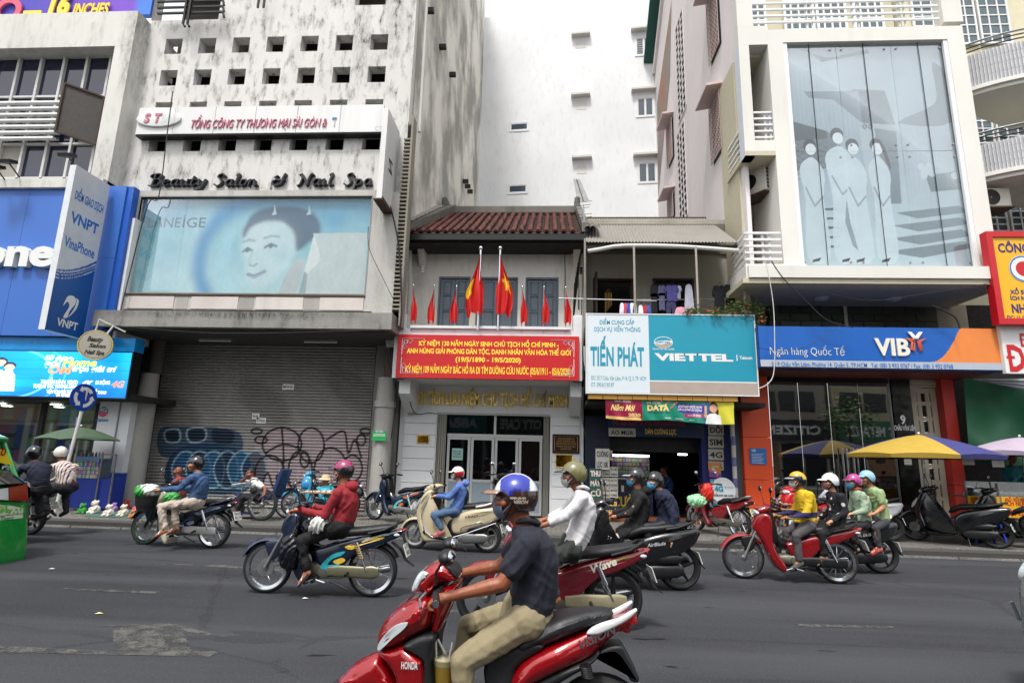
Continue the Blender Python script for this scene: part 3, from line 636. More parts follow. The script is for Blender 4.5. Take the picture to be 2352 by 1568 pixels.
def laneige(u,v):
 n=len(u);c=np.tile(C('#8cc4d2'),(n,1));A=2.35
 c=blend(c,'#5a9dbd',sst(.62,1.0,v)*.9);c=blend(c,'#bfe0e4',sst(.55,.1,v)*.65);c=blend(c,'#cfe8ea',sst(.12,.0,np.abs(u-.26))*.3)
 r=np.hypot((u-.56)*A,v-.38);c=blend(c,'#2f8fc4',sst(.14,.0,np.abs(r-.66))*.85*sst(.75,.35,u));c=blend(c,'#a8dbe6',sst(.13,.0,np.abs(r-.44))*.6*sst(.6,.4,u))
 c=blend(c,'#4aa3cf',sst(.2,0,np.hypot((u-.84)*A,v-.78))*.6)
 hair=smooth_poly([(.452,.64),(.462,.74),(.485,.84),(.54,.905),(.65,.925),(.73,.875),(.775,.77),(.785,.65),(.745,.55),(.695,.46),(.678,.62),(.655,.70),(.61,.765),(.54,.765),(.485,.70),(.462,.60)],6)
 face=smooth_poly([(.455,.66),(.448,.53),(.458,.44),(.475,.33),(.49,.2),(.515,.1),(.55,.06),(.60,.14),(.66,.3),(.70,.5),(.70,.65),(.65,.78),(.57,.83),(.49,.78)],6)
 df=dseg(u*A,v,[(a*A,b)for a,b in face+face[:1]]);c=blend(c,'#c6dfe3',np.clip(sst(-.05,.05,np.where(inpoly(u,v,face),df,-df)),0,1)*.92);c=blend(c,'#a9cdd6',sst(.16,.0,np.hypot((u-.63)*A,v-.42))*.55);c=blend(c,'#dcebed',sst(.2,.0,np.hypot((u-.53)*A,v-.62))*.5);hm=inpoly(u,v,hair).astype(float)
 d=dseg(u*A,v,[(a*A,b)for a,b in hair]);c=blend(c,'#2d4669',np.clip(sst(-.03,.03,np.where(hm>.5,d,-d)),0,1)*.82)
 for ex,ez,w in((.482,.462,.018),(.580,.505,.024)):
  c=blend(c,'#5f7d8c',sst(.02,.004,dseg(u*A,v,[((ex-w)*A,ez-.012),(ex*A,ez+.025),((ex+w)*A,ez)]))*.9)
  c=blend(c,'#4a6878',sst(.032,.010,np.hypot((u-ex)*A,v-ez))*.85);c=blend(c,'#8fb0ba',sst(.022,.004,dseg(u*A,v,[((ex-w*1.3)*A,ez+.085),(ex*A,ez+.11),((ex+w*1.3)*A,ez+.1)]))*.8)
 c=blend(c,'#a9c6cb',sst(.03,.0,dseg(u*A,v,[(.505*A,.46),(.495*A,.36),(.50*A,.32)]))*.6);c=blend(c,'#98b4bc',sst(.018,.002,dseg(u*A,v,[(.50*A,.31),(.515*A,.30),(.53*A,.325)])))
 c=blend(c,'#9cb0bc',sst(.03,.008,dseg(u*A,v,[(.497*A,.215),(.525*A,.19),(.565*A,.245)])));c=blend(c,'#7a94a2',sst(.010,.002,dseg(u*A,v,[(.495*A,.215),(.525*A,.208),(.57*A,.248)])))
 c=blend(c,'#b9c6c8',inpoly(u,v,[(.70,0),(.63,.0),(.655,.2),(.69,.37),(.735,.38),(.72,.1)]).astype(float));c=blend(c,'#c3d2d3',inpoly(u,v,[(.755,.64),(.99,.65),(.99,0),(.74,0),(.735,.3),(.80,.38)]).astype(float))
 c=blend(c,'#d8e2e2',inpoly(u,v,[(.735,.25),(.76,.64),(.80,.37),(.75,.22)]).astype(float));c=blend(c,'#7f979c',inpoly(u,v,[(.735,.25),(.75,.22),(.75,.02),(.72,.02)]).astype(float)*.7)
 for a in(.575,.725):c=blend(c,'#b4cdd6',inpoly(u,v,[(a-.008,.83),(a+.014,.84),(a+.008,.90),(a,.95),(a+.001,.88)]).astype(float))
 c=blend(c,'#3c7f8a',inpoly(u,v,[(-.02,.86),(.075,.76),(.05,.0),(-.02,.0)])*.55)
 w_=np.sin(u*190+6*np.sin(v*9))*np.sin(v*41+3*np.sin(u*23));return np.clip(c*(1+.025*w_[:,None]),0,1)
po=thing('window_poster','torn pale blue cosmetics poster with a woman\'s face inside the long salon window','poster',((win_x0+win_x1)/2,py0,wz0))
print_on('print',po,win_x0+.01,win_x1-.01,wz0+.01,wz1-.01,py0,420,laneige,vcol('poster_print',.55))
obj('backing',MB().box(win_x0+.01,win_x1-.01,py0+.004,py0+.03,wz0+.01,wz1-.01),M_WHITE,po)
for s_,a,b in(('L\u039bNE',.03,.175),('\u00cdGE',.185,.285)):
 write(po,s_,win_x0+(win_x1-win_x0)*a,win_x0+(win_x1-win_x0)*b,wz0+(wz1-wz0)*.70,.27,py0-.005,mat('slate_ink','#4a6b86',.5))
pw=(win_x1-win_x0)/5
for i in range(5):obj('window_pane',MB().box(win_x0+pw*i+.006,win_x0+pw*(i+1)-.006,fy+.06,fy+.068,wz0,wz1),M_PANE,bt)
mb=frame_rect(MB(),win_x0-.03,win_x1+.03,wz0-.0,wz1+.03,fy-.012,fy+.055,.03);obj('window_frame',mb,M_CONC,bt)
sy=13.15;sp=[312,399,491,585,681,780,880];top=lambda u:247.5-(u-321)*.0152;bot=lambda u:308-(u-312)*.009
st=thing('company_sign','long white company sign with faded pink letters below the square openings','sign',(X(600,275,sy),sy,Z(600,306,sy)))
sz0,sz1=Z(600,305.5,sy),Z(600,244,sy);sxs=[X(u,275,sy)for u in(316,400,493,586,682,781,880)]
m_sg=wall_mat('aged_white_sheet','#d6d6d4',streak=.25,speck=.05,bumpk=.02,rough=.4)
for a,b in zip(sxs[:-1],sxs[1:]):obj('sign_panel',MB().box(a+.006,b-.006,sy,sy+.1,sz0,sz1),m_sg,st)
obj('rail',MB().box(sxs[0],sxs[-1],sy+.02,BY,sz0-.04,sz0-.002),M_IRON,st)
m_pk=mat('faded_pink','#b3657a',.5,var=.35,vs_=3);m_gy=mat('ghost_grey','#a9a3a6',.6)
slp=0
x_a,z_a=at(436,289,sy-.03);x_b=at(749,284,sy-.03)[0]
letters3d(st,'TỔNG CÔNG TY THƯƠNG MẠI SÀI GÒN &',x_a,x_b,sz0+.15,.24,sy-.002,.03,m_pk,.0,.15)
ce=at(367,275,sy);obj('oval_badge',MB().panel([(ce[0]+.62*math.cos(a),ce[1]+.235*math.sin(a))for a in np.linspace(0,2*PI,33)[:-1]],.03,.01,sy-.03),m_sg,st)
letters3d(st,'S',X(335,275,sy),X(347,275,sy),ce[1]-.12,.25,sy-.06,.02,m_pk,.04,.15);letters3d(st,'T',X(357,275,sy),X(372,275,sy),ce[1]-.12,.25,sy-.06,.02,m_pk,.04,.15)
write(st,'RA',X(374,275,sy),X(396,275,sy),ce[1]-.12,.24,sy-.062,mat('ghost_white','#c2c2c2',.5),.03,.15)
write(st,'C T',X(862,290,sy),X(878,290,sy),sz0+.03,.12,sy-.004,m_gy,.02);obj('loose_mark',MB().box(X(764,268,sy),X(774,268,sy),sy-.02,sy-.002,sz0+.37,sz0+.42),mat('blue_mark','#3a76a8',.5),st);obj('loose_mark',MB().box(X(768,276,sy),X(771,276,sy),sy-.01,sy-.002,sz0+.15,sz0+.36),m_gy,st)
GL={'B':(1.25,[[(.05,1.45),(.1,1.75),(.5,1.9),(.42,1.0),(.25,.1),(-.05,.05)],[(.45,1.85),(.9,2.0),(1.15,1.7),(.9,1.15),(.45,1.02)],[(.45,1.02),(1.0,1.05),(1.15,.5),(.8,.02),(.2,.02)]]),'e':(.85,[[(.15,.5),(.45,.55),(.75,.75),(.6,1.0),(.3,.9),(.12,.45),(.3,.02),(.55,.05),(.8,.25)]]),'a':(1.0,[[(.8,.95),(.45,1.0),(.15,.55),(.25,.05),(.5,.12),(.78,.6)],[(.85,1.0),(.72,.3),(.8,.02),(1.0,.18)]]),'u':(1.0,[[(.05,.85),(.25,1.0),(.18,.3),(.32,.02),(.6,.25),(.8,.7)],[(.88,1.0),(.75,.3),(.82,.02),(1.02,.18)]]),'t':(.7,[[(.45,1.5),(.25,.6),(.22,.1),(.4,.0),(.65,.2)],[(.05,1.0),(.7,1.02)]]),'y':(1.0,[[(.05,.85),(.25,1.0),(.22,.35),(.38,.05),(.65,.3),(.85,.8)],[(.95,1.0),(.7,.1),(.4,-.6),(.05,-.75),(-.1,-.55)]]),'S':(1.1,[[(1.05,1.6),(.85,1.95),(.4,1.8),(.35,1.35),(.75,.9),(.7,.3),(.3,-.02),(-.05,.25)]]),'l':(.55,[[(.25,1.7),(.5,1.95),(.3,1.0),(.2,.2),(.32,.0),(.55,.18)]]),'o':(.95,[[(.5,1.0),(.18,.7),(.2,.1),(.5,.02),(.8,.4),(.75,.9),(.5,1.0)]]),'n':(1.05,[[(.05,.85),(.25,1.0),(.18,.5),(.08,.0)],[(.15,.45),(.45,.9),(.7,.95),(.7,.4),(.78,.02),(1.0,.18)]]),'&':(1.3,[[(.95,.75),(.6,.9),(.3,1.3),(.55,1.55)],[(.55,.95),(.15,.7),(.15,.2),(.55,.0),(.95,.3),(1.1,1.2),(1.3,1.9)],[(.7,.85),(1.25,.9)]]),'N':(1.45,[[(.0,.0),(.25,.15),(.45,1.0),(.4,1.85),(.2,1.7)],[(.42,1.85),(.8,.9),(1.0,.02)],[(1.0,.02),(1.15,1.1),(1.4,1.9),(1.6,1.75)]]),'i':(.55,[[(.08,.85),(.28,1.0),(.18,.3),(.28,.02),(.52,.18)]]),'p':(1.05,[[(.12,.85),(.3,1.0),(.2,.3),(.0,-.75)],[(.22,.5),(.5,.95),(.85,.8),(.75,.25),(.4,.0),(.2,.2)],[(-.15,-.75),(.2,-.75)]]),' ':(.75,[])}
def script(par,s_,x0,x1,z,xh,y,dep,m,nib=.15):
 tot=sum(GL[c][0]+.05 for c in s_);k=(x1-x0)/tot;x=x0;na=math.radians(35)
 nx,nz=math.cos(na)*nib/2*k,math.sin(na)*nib/2*xh;e=.018*k
 for ch in s_:
  w,strokes=GL[ch];mb=MB()
  for q in strokes:
   P=smooth_poly([(x+a*k,z+b*xh)for a,b in q],5,False)
   for(a,b),(c,d)in zip(P[:-1],P[1:]):
    H=[(a-nx-e,b-nz-e),(a-nx-e,b-nz+e),(a+nx+e,b+nz+e),(a+nx+e,b+nz-e),(c-nx-e,d-nz-e),(c-nx-e,d-nz+e),(c+nx+e,d+nz+e),(c+nx+e,d+nz-e)]
    bmh=sorted(set(H));lo=[];up_=[]
    for p in bmh:
     while len(lo)>1 and(lo[-1][0]-lo[-2][0])*(p[1]-lo[-2][1])-(lo[-1][1]-lo[-2][1])*(p[0]-lo[-2][0])<=0:lo.pop()
     lo.append(p)
    for p in reversed(bmh):
     while len(up_)>1 and(up_[-1][0]-up_[-2][0])*(p[1]-up_[-2][1])-(up_[-1][1]-up_[-2][1])*(p[0]-up_[-2][0])<=0:up_.pop()
     up_.append(p)
    h=lo[:-1]+up_[:-1];n_=len(h);yy=y-dep+rnd.uniform(0,.002)
    mb.add([(p[0],yy,p[1])for p in h]+[(p[0],y,p[1])for p in h],[tuple(range(n_))]+[(i,(i+1)%n_,(i+1)%n_+n_,i+n_)for i in range(n_)])
  if strokes:obj('letter',mb,m,par,fix=False)
  x+=(w+.05)*k
m_nv=mat('navy_black_letters','#141722',.35)
bl=thing('salon_lettering','raised black script lettering reading Beauty Salon & Nail Spa above the window','sign lettering',(X(590,420,13.1),13.2,Z(590,425,13.1)))
script(bl,'Beauty',X(345,420,13.3),X(474,420,13.3),Z(400,427,13.3),.172,BY-.005,.13,m_nv);script(bl,'Salon',X(494,420,13.3),X(592,420,13.3),Z(540,427,13.3),.172,BY-.005,.13,m_nv)
script(bl,'&',X(624,420,13.3),X(655,420,13.3),Z(640,426,13.3),.172,BY-.005,.13,m_nv);script(bl,'Nail',X(684,420,13.3),X(765,420,13.3),Z(730,426,13.3),.172,BY-.005,.13,m_nv);script(bl,'Spa',X(792,420,13.3),X(855,420,13.3),Z(820,426,13.3),.172,BY-.005,.13,m_nv)
SY=14.75;hx0,hx1=X(353,980,SY),X(852,980,SY);hz0,hz1=PZ,Z(600,792,SY)
sh=thing('roller_shutter','closed ribbed roller shutter with blue and black graffiti','roller shutter',((hx0+hx1)/2,SY,hz0))
def px2(u,v):a=at(u,v,SY);return a
def graf(x,z):
 n=len(x);c=np.tile(C('#a5a29d'),(n,1));c=c*(1-.25*sst(1.2,3.2,z)[:,None]);c=blend(c,'#5a534c',sst(.35,.75,np.sin(x*1.3+2)*np.sin(z*2.1+x))*.4)  # base grey darkens towards the top: shade of the ledge in the colour
 c=blend(c,'#c2aab2',inpoly(x,z,smooth_poly([px2(*p)for p in((590,1010),(640,985),(750,985),(835,1000),(845,1100),(800,1150),(620,1150),(585,1090))],5))*.6)
 def blob(pts,col,a=1.0,edge=None):
  nonlocal c
  P=smooth_poly([px2(*p)for p in pts],5);i=inpoly(x,z,P).astype(float);c=blend(c,col,i*a)
  if edge:c=blend(c,edge,sst(.035,.015,dseg(x,z,P+[P[0]])))
 blob([(368,985),(430,980),(520,984),(555,1000),(548,1045),(460,1040),(372,1048)],'#2d4d68',.9)
 blob([(385,1060),(420,1025),(500,1020),(560,1040),(588,1080),(575,1120),(520,1135),(400,1130),(380,1100)],'#1c4263',.95)
 for k in range(6):blob([(395+k*32,1075),(415+k*32,1040),(440+k*32,1040),(452+k*32,1075),(440+k*32,1115),(410+k*32,1115)],'#14304f' if k%2 else '#2a6a94',.75,'#8fb0bd')
 blob([(380,990),(410,986),(412,1012),(384,1014)],'#14283c',.9,'#9fb3bb');blob([(432,986),(470,984),(470,1010),(436,1014)],'#14283c',.9,'#9fb3bb');blob([(490,986),(535,990),(532,1018),(492,1015)],'#122437',.9)
 def line(pts,w=.022,col='#0b0a0c',close=True):
  nonlocal c
  P=smooth_poly([px2(*p)for p in pts],6,close);c=blend(c,col,sst(w+.012,w-.004,dseg(x,z,P+[P[0]]if close else P)))
 circ=lambda cx,cy,rx,ry:[(cx+rx*math.cos(a),cy+ry*math.sin(a))for a in np.linspace(0,2*PI,9)[:-1]]
 line(circ(648,1020,45,38));line([(648,985),(652,1050),(650,1075)],close=False);line([(610,1040),(650,1020),(690,1030)],close=False);line(circ(620,1090,35,45));line(circ(715,1022,30,40));line(circ(690,1085,28,50));line(circ(760,1080,38,52))
 line([(750,1010),(790,990),(800,1040),(815,1010),(830,1050)],close=False);line(circ(750,1130,40,18));line([(600,1120),(615,1085),(630,1120),(650,1090),(660,1130),(690,1105)],close=False);line(circ(810,1075,22,30));line([(640,1130),(640,1090),(700,1150)],close=False)
 line(circ(590,990,12,6));line(circ(600,1010,14,8));line([(770,1130),(780,1090),(790,1140),(800,1095),(812,1140)],close=False);line(circ(700,1055,10,18));line(circ(830,1010,10,12));line(circ(840,990,12,7))
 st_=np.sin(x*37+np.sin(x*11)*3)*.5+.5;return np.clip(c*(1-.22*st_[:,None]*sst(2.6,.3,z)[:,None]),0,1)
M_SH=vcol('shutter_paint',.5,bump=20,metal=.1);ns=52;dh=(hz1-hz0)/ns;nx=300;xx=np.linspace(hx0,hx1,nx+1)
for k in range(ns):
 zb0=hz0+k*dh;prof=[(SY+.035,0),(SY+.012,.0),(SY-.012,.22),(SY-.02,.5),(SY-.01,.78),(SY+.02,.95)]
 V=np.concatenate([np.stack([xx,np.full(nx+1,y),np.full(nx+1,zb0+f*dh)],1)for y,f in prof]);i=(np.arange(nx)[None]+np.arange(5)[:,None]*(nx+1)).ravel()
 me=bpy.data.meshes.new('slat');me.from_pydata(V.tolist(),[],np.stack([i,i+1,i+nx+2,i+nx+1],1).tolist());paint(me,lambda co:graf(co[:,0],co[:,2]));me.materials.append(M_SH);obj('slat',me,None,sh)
obj('shutter_back',MB().box(hx0,hx1,SY+.045,SY+.1,hz0,hz1+.3),M_DARK,sh)
for x in(hx0-.06,hx1):obj('guide_rail',MB().box(x,x+.07,SY-.06,SY+.08,hz0,hz1),M_IRON,sh)
for k,x in enumerate((X(650,885,SY),X(590,968,SY),X(580,957,SY))):
 zz=(Z(660,895,SY),Z(590,972,SY),Z(580,962,SY))[k];pn=tag(obj('notice',MB().box(x,x+.32-.06*k,SY-.028,SY-.022,zz,zz+.15),M_WHITE),('torn white paper slip stuck high on the roller shutter','white phone number slip stuck mid shutter, lower of two','white phone number slip stuck mid shutter, upper of two')[k],'paper notice')
 write(pn,('0838 472 462','( NGA)','090.313.666')[k],x+.02,x+.28-.06*k,zz+.05,.055,SY-.031,M_BLACK,.03,world=False)
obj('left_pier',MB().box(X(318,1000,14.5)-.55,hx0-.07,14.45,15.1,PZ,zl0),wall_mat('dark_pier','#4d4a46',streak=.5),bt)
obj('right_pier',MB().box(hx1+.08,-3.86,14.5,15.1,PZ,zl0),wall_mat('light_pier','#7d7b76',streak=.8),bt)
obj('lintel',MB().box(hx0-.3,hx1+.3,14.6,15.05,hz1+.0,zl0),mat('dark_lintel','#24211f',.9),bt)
m_col=wall_mat('round_column_render','#a5a39d',streak=.6,speck=.7,bumpk=.9)
for nm,u,Yc in(('l',324,14.15),('r',879,14.15)):
 xc=X(u,1000,Yc);zt_=Z(u,868 if nm=='r' else 858,Yc)
 cl=thing('column',{'l':'stained round concrete column left of the roller shutter','r':'stained round concrete column right of the roller shutter'}[nm],'column',(xc,Yc,PZ),group='round columns flanking the shutter')
 obj('shaft',MB().lathe([(.0,PZ),(.24,PZ),(.235,zt_-.7),(.21,zt_),(0,zt_)],(xc,Yc,0),28,'z'),m_col,cl);obj('collar',MB().lathe([(.22,zt_-.75),(.27,zt_-.75),(.27,zt_-.6),(.22,zt_-.6)],(xc,Yc,0),28,'z'),m_col,cl)
 obj('upper_shaft',MB().lathe([(.16,zt_+.003),(.16,zl0)],(xc+.05,Yc+.1,0),20,'z'),wall_mat('brown_pipe','#5d5149',streak=.5),cl)
SX=-3.78
s=NT('flaking_cream_wall');v1=s.noise(1.5,8,s.map((.5,.16,.3)),.72);v2=s.noise(2.5,8,s.map((.5,.22,.4),(5,5,1)),.75)
col=s.mix(s.ramp(s.noise(.3,3),.3,.7),C('#dedbcf'),C('#e4e2d9'));k=s.math('MULTIPLY',s.ramp(v1,.57,.63),s.ramp(v2,.53,.6));col=s.mix(s.math('MULTIPLY',k,.45),col,C('#77736a'))
spx=s.n('SeparateXYZ',Vector=s.obj());edge=s.n('MapRange',_0=s.math('ADD',spx.outputs[1],s.math('MULTIPLY',s.noise(1.2,5,s.map((1,1,.2))),-2.2)),_1=12.2,_2=13.1,_3=.6,_4=0).outputs[0]
col=s.mix(s.math('MULTIPLY',edge,s.ramp(s.noise(2,6,s.map((.5,.4,.25))),.42,.6)),col,C('#3a3833'))
M_SIDE=s.fin(col=col,rough=.9,bump=s.noise(12,6),bs=.3,bd=.02)
sb=thing('side_wall','tall flaking cream side wall of the salon building with black streaks','wall',(-3.7,19,7))
BX,BYY=-3.42,24.9
zt2=27.0
mb=MB().add([(SX,BY+.33,4.2),(BX,BYY,4.2),(BX,BYY,24.2),(SX+.25,21.2,zt2),(SX,BY+.33,zt2),(SX-.3,BY+.33,4.2),(BX-.3,BYY,4.2),(BX-.3,BYY,24.2),(SX-.05,21.2,zt2),(SX-.3,BY+.33,zt2)],[(0,1,2,3,4),(9,8,7,6,5),(0,4,9,5),(4,3,8,9),(3,2,7,8),(1,6,7,2)])
obj('render',mb,M_SIDE,sb)
for v,yy in((70,14.8),(320,15.7),(505,16.5)):
 pass
for u,v in((1389/1.4171,35/1.4171),(1431/1.4171,153/1.4171),(1464/1.4171,243/1.4171),(1507/1.4171,590/1.4171),(1514/1.4171,606/1.4171),(1522/1.4171,623/1.4171)):
 d=ray(u,v);
 t=(SX-(BY)*((BX-SX)/(BYY-BY)))/(d.x-d.y*((BX-SX)/(BYY-BY)));p=d*t;obj('spout',MB().box(p.x-.02,p.x+.22,p.y-.07,p.y+.07,p.z+CAM_H-.08,p.z+CAM_H+.06),M_IRON,sb)
obj('corner_pier',MB().box(-4.28,SX,fy-.02,BY+.32,zl0+.3,wz1+.1),m_bx,bt)
lv=thing('louvre_strip','narrow strip of rusty louvres running down the salon building corner','louvre',(-3.7,13.2,4.6))
for k in range(44):
 z=5.0+k*.105;obj('louvre_blade',MB().box(-3.772,-3.60,13.05,13.35,z,z+.04,Matrix.Translation((0,0,0))),wall_mat('rusty_cream','#8f8a7c',streak=.8)if k==0 else bpy.data.materials['rusty_cream'],lv)
obj('stile',MB().box(-3.60,-3.55,13.05,13.4,4.6,10.2),bpy.data.materials['rusty_cream'],lv);obj('back',MB().box(-3.775,-3.56,13.36,13.42,4.6,10.2),M_DARK,lv)
for x,r in((-3.66,.05),(-3.5,.04)):tag(obj('downpipe',MB().tube([(x,13.2+.3*(r<.05),10.0),(x-.02,13.2+.3*(r<.05),14),(x-.04,13.25+.3*(r<.05),20)],r,8),M_CONC if r>.045 else M_PIPEW),('grey drainpipe climbing the salon building corner' if r>.045 else 'thin white drainpipe beside the flaking side wall'),'pipe')
nx_=-3.98;ns_=thing('side_blade_sign','weathered white blade sign with a stray N at the right end of the company sign','sign',(nx_,12.9,7.6))
yn2,yf2=atX(888,350,nx_)[0],atX(912,380,nx_)[0]
yn2=12.25;yf2=13.35;z1_,z0_=atX(887,236,nx_)[1],atX(877,455,nx_)[1]
obj('casing',MB().box(nx_-.13,nx_,yn2,yf2,z0_,z1_),m_sg,ns_);obj('rusty_edge',MB().box(nx_-.2,nx_+.02,yn2,yf2+.3,z0_-.04,z0_-.002),M_RUST,ns_);obj('rusty_edge',MB().box(nx_+.002,nx_+.02,yn2,yf2,z0_,z0_+.05),M_RUST,ns_)
v,f=text2d('N',0,.34,0,.3,.02);obj('letter',MB().add([(nx_+.004,yn2+.35+b,z0_+.9+a)for a,b in v],f),M_BLACK,ns_,fix=False)
gr=thing('iron_balcony_grille','black iron bar grille over the top floor opening','grille',(X(430,30,13.1),13.1,tz))
for v in(3,17,30):z=Z(430,v,13.1);obj('bar',MB().sbar((X(362,v,13.1),13.1,z),(X(512,v,13.1),13.1,z),.05),M_IRON,gr);obj('bar',MB().sbar((X(512,v,13.1),13.1,z),(X(512,v,13.1)+.05,13.1,z-.18),.05),M_IRON,gr)
for u in(426,436):obj('bar',MB().sbar((X(u,20,13.05),13.05,Z(u,-20,13.05)),(X(u,20,13.05),13.05,Z(u,55,13.05)),.05),M_IRON,gr);obj('bar',MB().sbar((X(u,20,13.05),13.05,Z(u,55,13.05)),(X(u,20,13.05)+.07,13.05,Z(u,62,13.05)),.05),M_IRON,gr)
gr=thing('iron_bracket','short black iron bracket hanging from the top edge of the salon wall','bracket',(X(595,10,13.1),13.1,Z(595,20,13.1)))
for u in(593,606):obj('bar',MB().sbar((X(u,10,13.1),13.1,Z(u,-20,13.1)),(X(u,10,13.1),13.1,Z(u,18,13.1)),.05),M_IRON,gr)
dy=12.55;dc=at(222,794,dy);R_=.33
dr=thing('round_lamp_sign','old round drum sign on a bracket below the blue blade sign','sign',(dc[0],dy,dc[1]))
Mt=Matrix.Translation((dc[0],dy,dc[1]))@Matrix.Rotation(math.radians(28),4,'Z')
m_dr=wall_mat('yellowed_sign','#a8a294',streak=.6,speck=.3,bumpk=.05,rough=.4)
obj('drum',MB().lathe([(0,-.14),(R_-.02,-.14),(R_,-.12),(R_,.12),(R_-.02,.14),(0,.14)],n=36).xf(Mt),m_dr,dr);obj('rim',MB().tube([Mt@Vector((math.cos(a)*(R_+.01),-.13,math.sin(a)*(R_+.01)))for a in np.linspace(0,2*PI,30)],.012,6),mat('yellow_tube','#c9b04a',.4),dr)
for s_,a,b,zz,h in(('Beauty',-.17,.12,.08,.11),('Salon',-.12,.2,-.06,.09),('Nail Spa',-.18,.2,-.22,.09)):
 v,f=text2d(s_,a,b,zz,h,.03,.25);obj('lettering',MB().add([Mt@Vector((p,-.146,q))for p,q in v],f),M_BLACK,dr,fix=False)
mb=MB();a1=at(232,733,12.5);mb.sbar((dc[0]-.1,dy,dc[1]+R_),(dc[0]+.0,12.5,a1[1]),.03);mb.sbar((dc[0]+.2,dy,dc[1]+R_-.06),(dc[0]+.3,12.6,a1[1]-.12),.03);mb.sbar((dc[0],12.5,a1[1]),(dc[0]+.5,12.75,a1[1]-.25),.03);obj('bracket',mb,M_PIPEW,dr)
for u0,u1,v in((458,532,772),(700,775,776)):
 p,q=at(u0,v,13.8),at(u1,v+2,13.8);tl=thing('tube_light','unlit tube light under the concrete ledge, %s one'%('left' if u0<500 else 'right'),'tube light',((p[0]+q[0])/2,13.8,p[1]),group='tube lights under the ledge')
 zz=zl0-.055;obj('tube',MB().bar((p[0],13.8,zz-.06),(q[0],13.8,zz-.06),.018,8),M_WHITE,tl);obj('holder',MB().box(p[0],q[0],13.77,13.83,zz-.035,zz),M_CONC,tl)
gsg=thing('warehouse_sign','small green square sign on the right column','sign',(X(871,1008,13.86),13.86,Z(871,1025,13.86)))
a,b,c_,d=rect(855,989,887,1012,13.86);obj('plate',MB().box(a,b,13.86,13.88,c_,d),mat('sign_green','#159a4c',.4),gsg);write(gsg,'KHO HÀNG',a+.08,b-.08,c_+.2,.045,13.855,M_WHITE,.02);write(gsg,'SATRAFOODS',a+.03,b-.03,c_+.11,.06,13.855,M_WHITE,.03)
bk=thing('back_building','tall plain white building closing the gap behind the old house','building',(1,24.3,0))
ang=math.radians(5.4)
def bp(x):return 24.0+(5.0-x)*math.tan(ang)
def atB(u,v):
 d=ray(u,v);k=math.tan(ang);t=(24.0+5.0*k)/(d.y+k*d.x);return(d.x*t,d.y*t,d.z*t+CAM_H)
m_bk=wall_mat('clean_white_wall','#e4e6e8','#a9aaa8',streak=.06,speck=.0,bumpk=.04,spots=[(atB(u,v)[0],atB(u,v)[2],w,h,k)for u,v,w,h,k in((1190,345,.45,1.4,.3),(1188,475,.45,1.1,.35),(1485,160,.5,.9,.2),(1487,300,.5,.9,.2),(1335,250,.3,.9,.12))])
ztl,ztr=atB(1120,40)[2],atB(1530,-4)[2]
xl,xr_=-3.6,6.5
kz=(ztr-ztl)/(atB(1530,0)[0]-atB(1120,40)[0])
zA=ztl+(xl-atB(1120,40)[0])*kz;zB=ztr+(xr_-atB(1530,0)[0])*kz
mb=MB().add([(xl,bp(xl),0),(xr_,bp(xr_),0),(xr_,bp(xr_),zB),(xl,bp(xl),zA),(xl,bp(xl)+8,0),(xr_,bp(xr_)+8,0),(xr_,bp(xr_)+8,zB),(xl,bp(xl)+8,zA)],[(0,1,2,3),(5,4,7,6),(3,2,6,7),(1,5,6,2),(4,0,3,7)])
obj('wall',mb,m_bk,bk)
Rb=Matrix.Rotation(-ang,4,'Z');m_uf=mat('upvc_frame','#d9dadb',.4,var=.03);m_wg=glass_mat('window_glass_blue','#2b3d4c',.08)
def bwin(u0,v0,u1,v1,leaves=2,bars=False):
 p,q=atB(u0,v1),atB(u1,v0);w,h=math.hypot(q[0]-p[0],q[1]-p[1]),q[2]-p[2];M=Matrix.Translation((p[0],p[1],p[2]))@Rb
 wn_=obj('window',frame_rect(MB(),0,w,0,h,-.03,.06,.07).xf(M),m_uf,bk)
 for i in range(leaves):
  a=.07+(w-.14)*i/leaves;b=.07+(w-.14)*(i+1)/leaves;o=obj('pane',MB().box(a+.04,b-.04,-.005,.01,.11,h-.11).xf(M),m_wg,wn_);
  obj('sash',frame_rect(MB(),a,b,.07,h-.07,-.02,.0,.045).xf(M),m_uf,wn_)
  if bars:
   for k in range(7):obj('security_bar',MB().box(a+.05,b-.05,-.018,-.008,.2+k*(h-.35)/6,.215+k*(h-.35)/6).xf(M),M_WHITE,wn_)
bwin(1458,82.5,1499,131,bars=True);bwin(1461,221,1503,271);bwin(1464,370,1509,423)
bwin(1169,279,1216,304,1);bwin(1165,421,1213,447,1)
def slab(u0,u1,v,px_=7):
 p,q=atB(u0,v+px_/2),atB(u1,v+px_/2);w=math.hypot(q[0]-p[0],q[1]-p[1]);obj('canopy',MB().box(0,w,-.28,.02,.02,.12).xf(Matrix.Translation(p)@Rb),mat('canopy_white','#c9c6c0',.8),bk)
for a in((1449,1510,73),(1450,1512,211),(1454,1514,360),(1313,1356,85),(1312,1356,223),(1314,1360,366)):slab(*a)
for u0,v0,u1,v1 in((1323,232,1347,253),(1325,380,1347,400),(1322,94,1345,112)):
 p,q=atB(u0,v1),atB(u1,v0);obj('bricked_opening',MB().box(0,q[0]-p[0],-.012,.01,0,q[2]-p[2]).xf(Matrix.Translation(p)@Rb),mat('patched_white','#d0d0cc',.9,var=.1),bk)
p,q=atB(1511,210),atB(1517,500);obj('rainpipe',MB().tube([(p[0],p[1]-.15,p[2]),(q[0]+.05,q[1]-.15,q[2]-3)],.09,8),mat('brown_rainpipe','#3b3230',.6),bk)
PX=4.85;PB=(4.9,24.0)
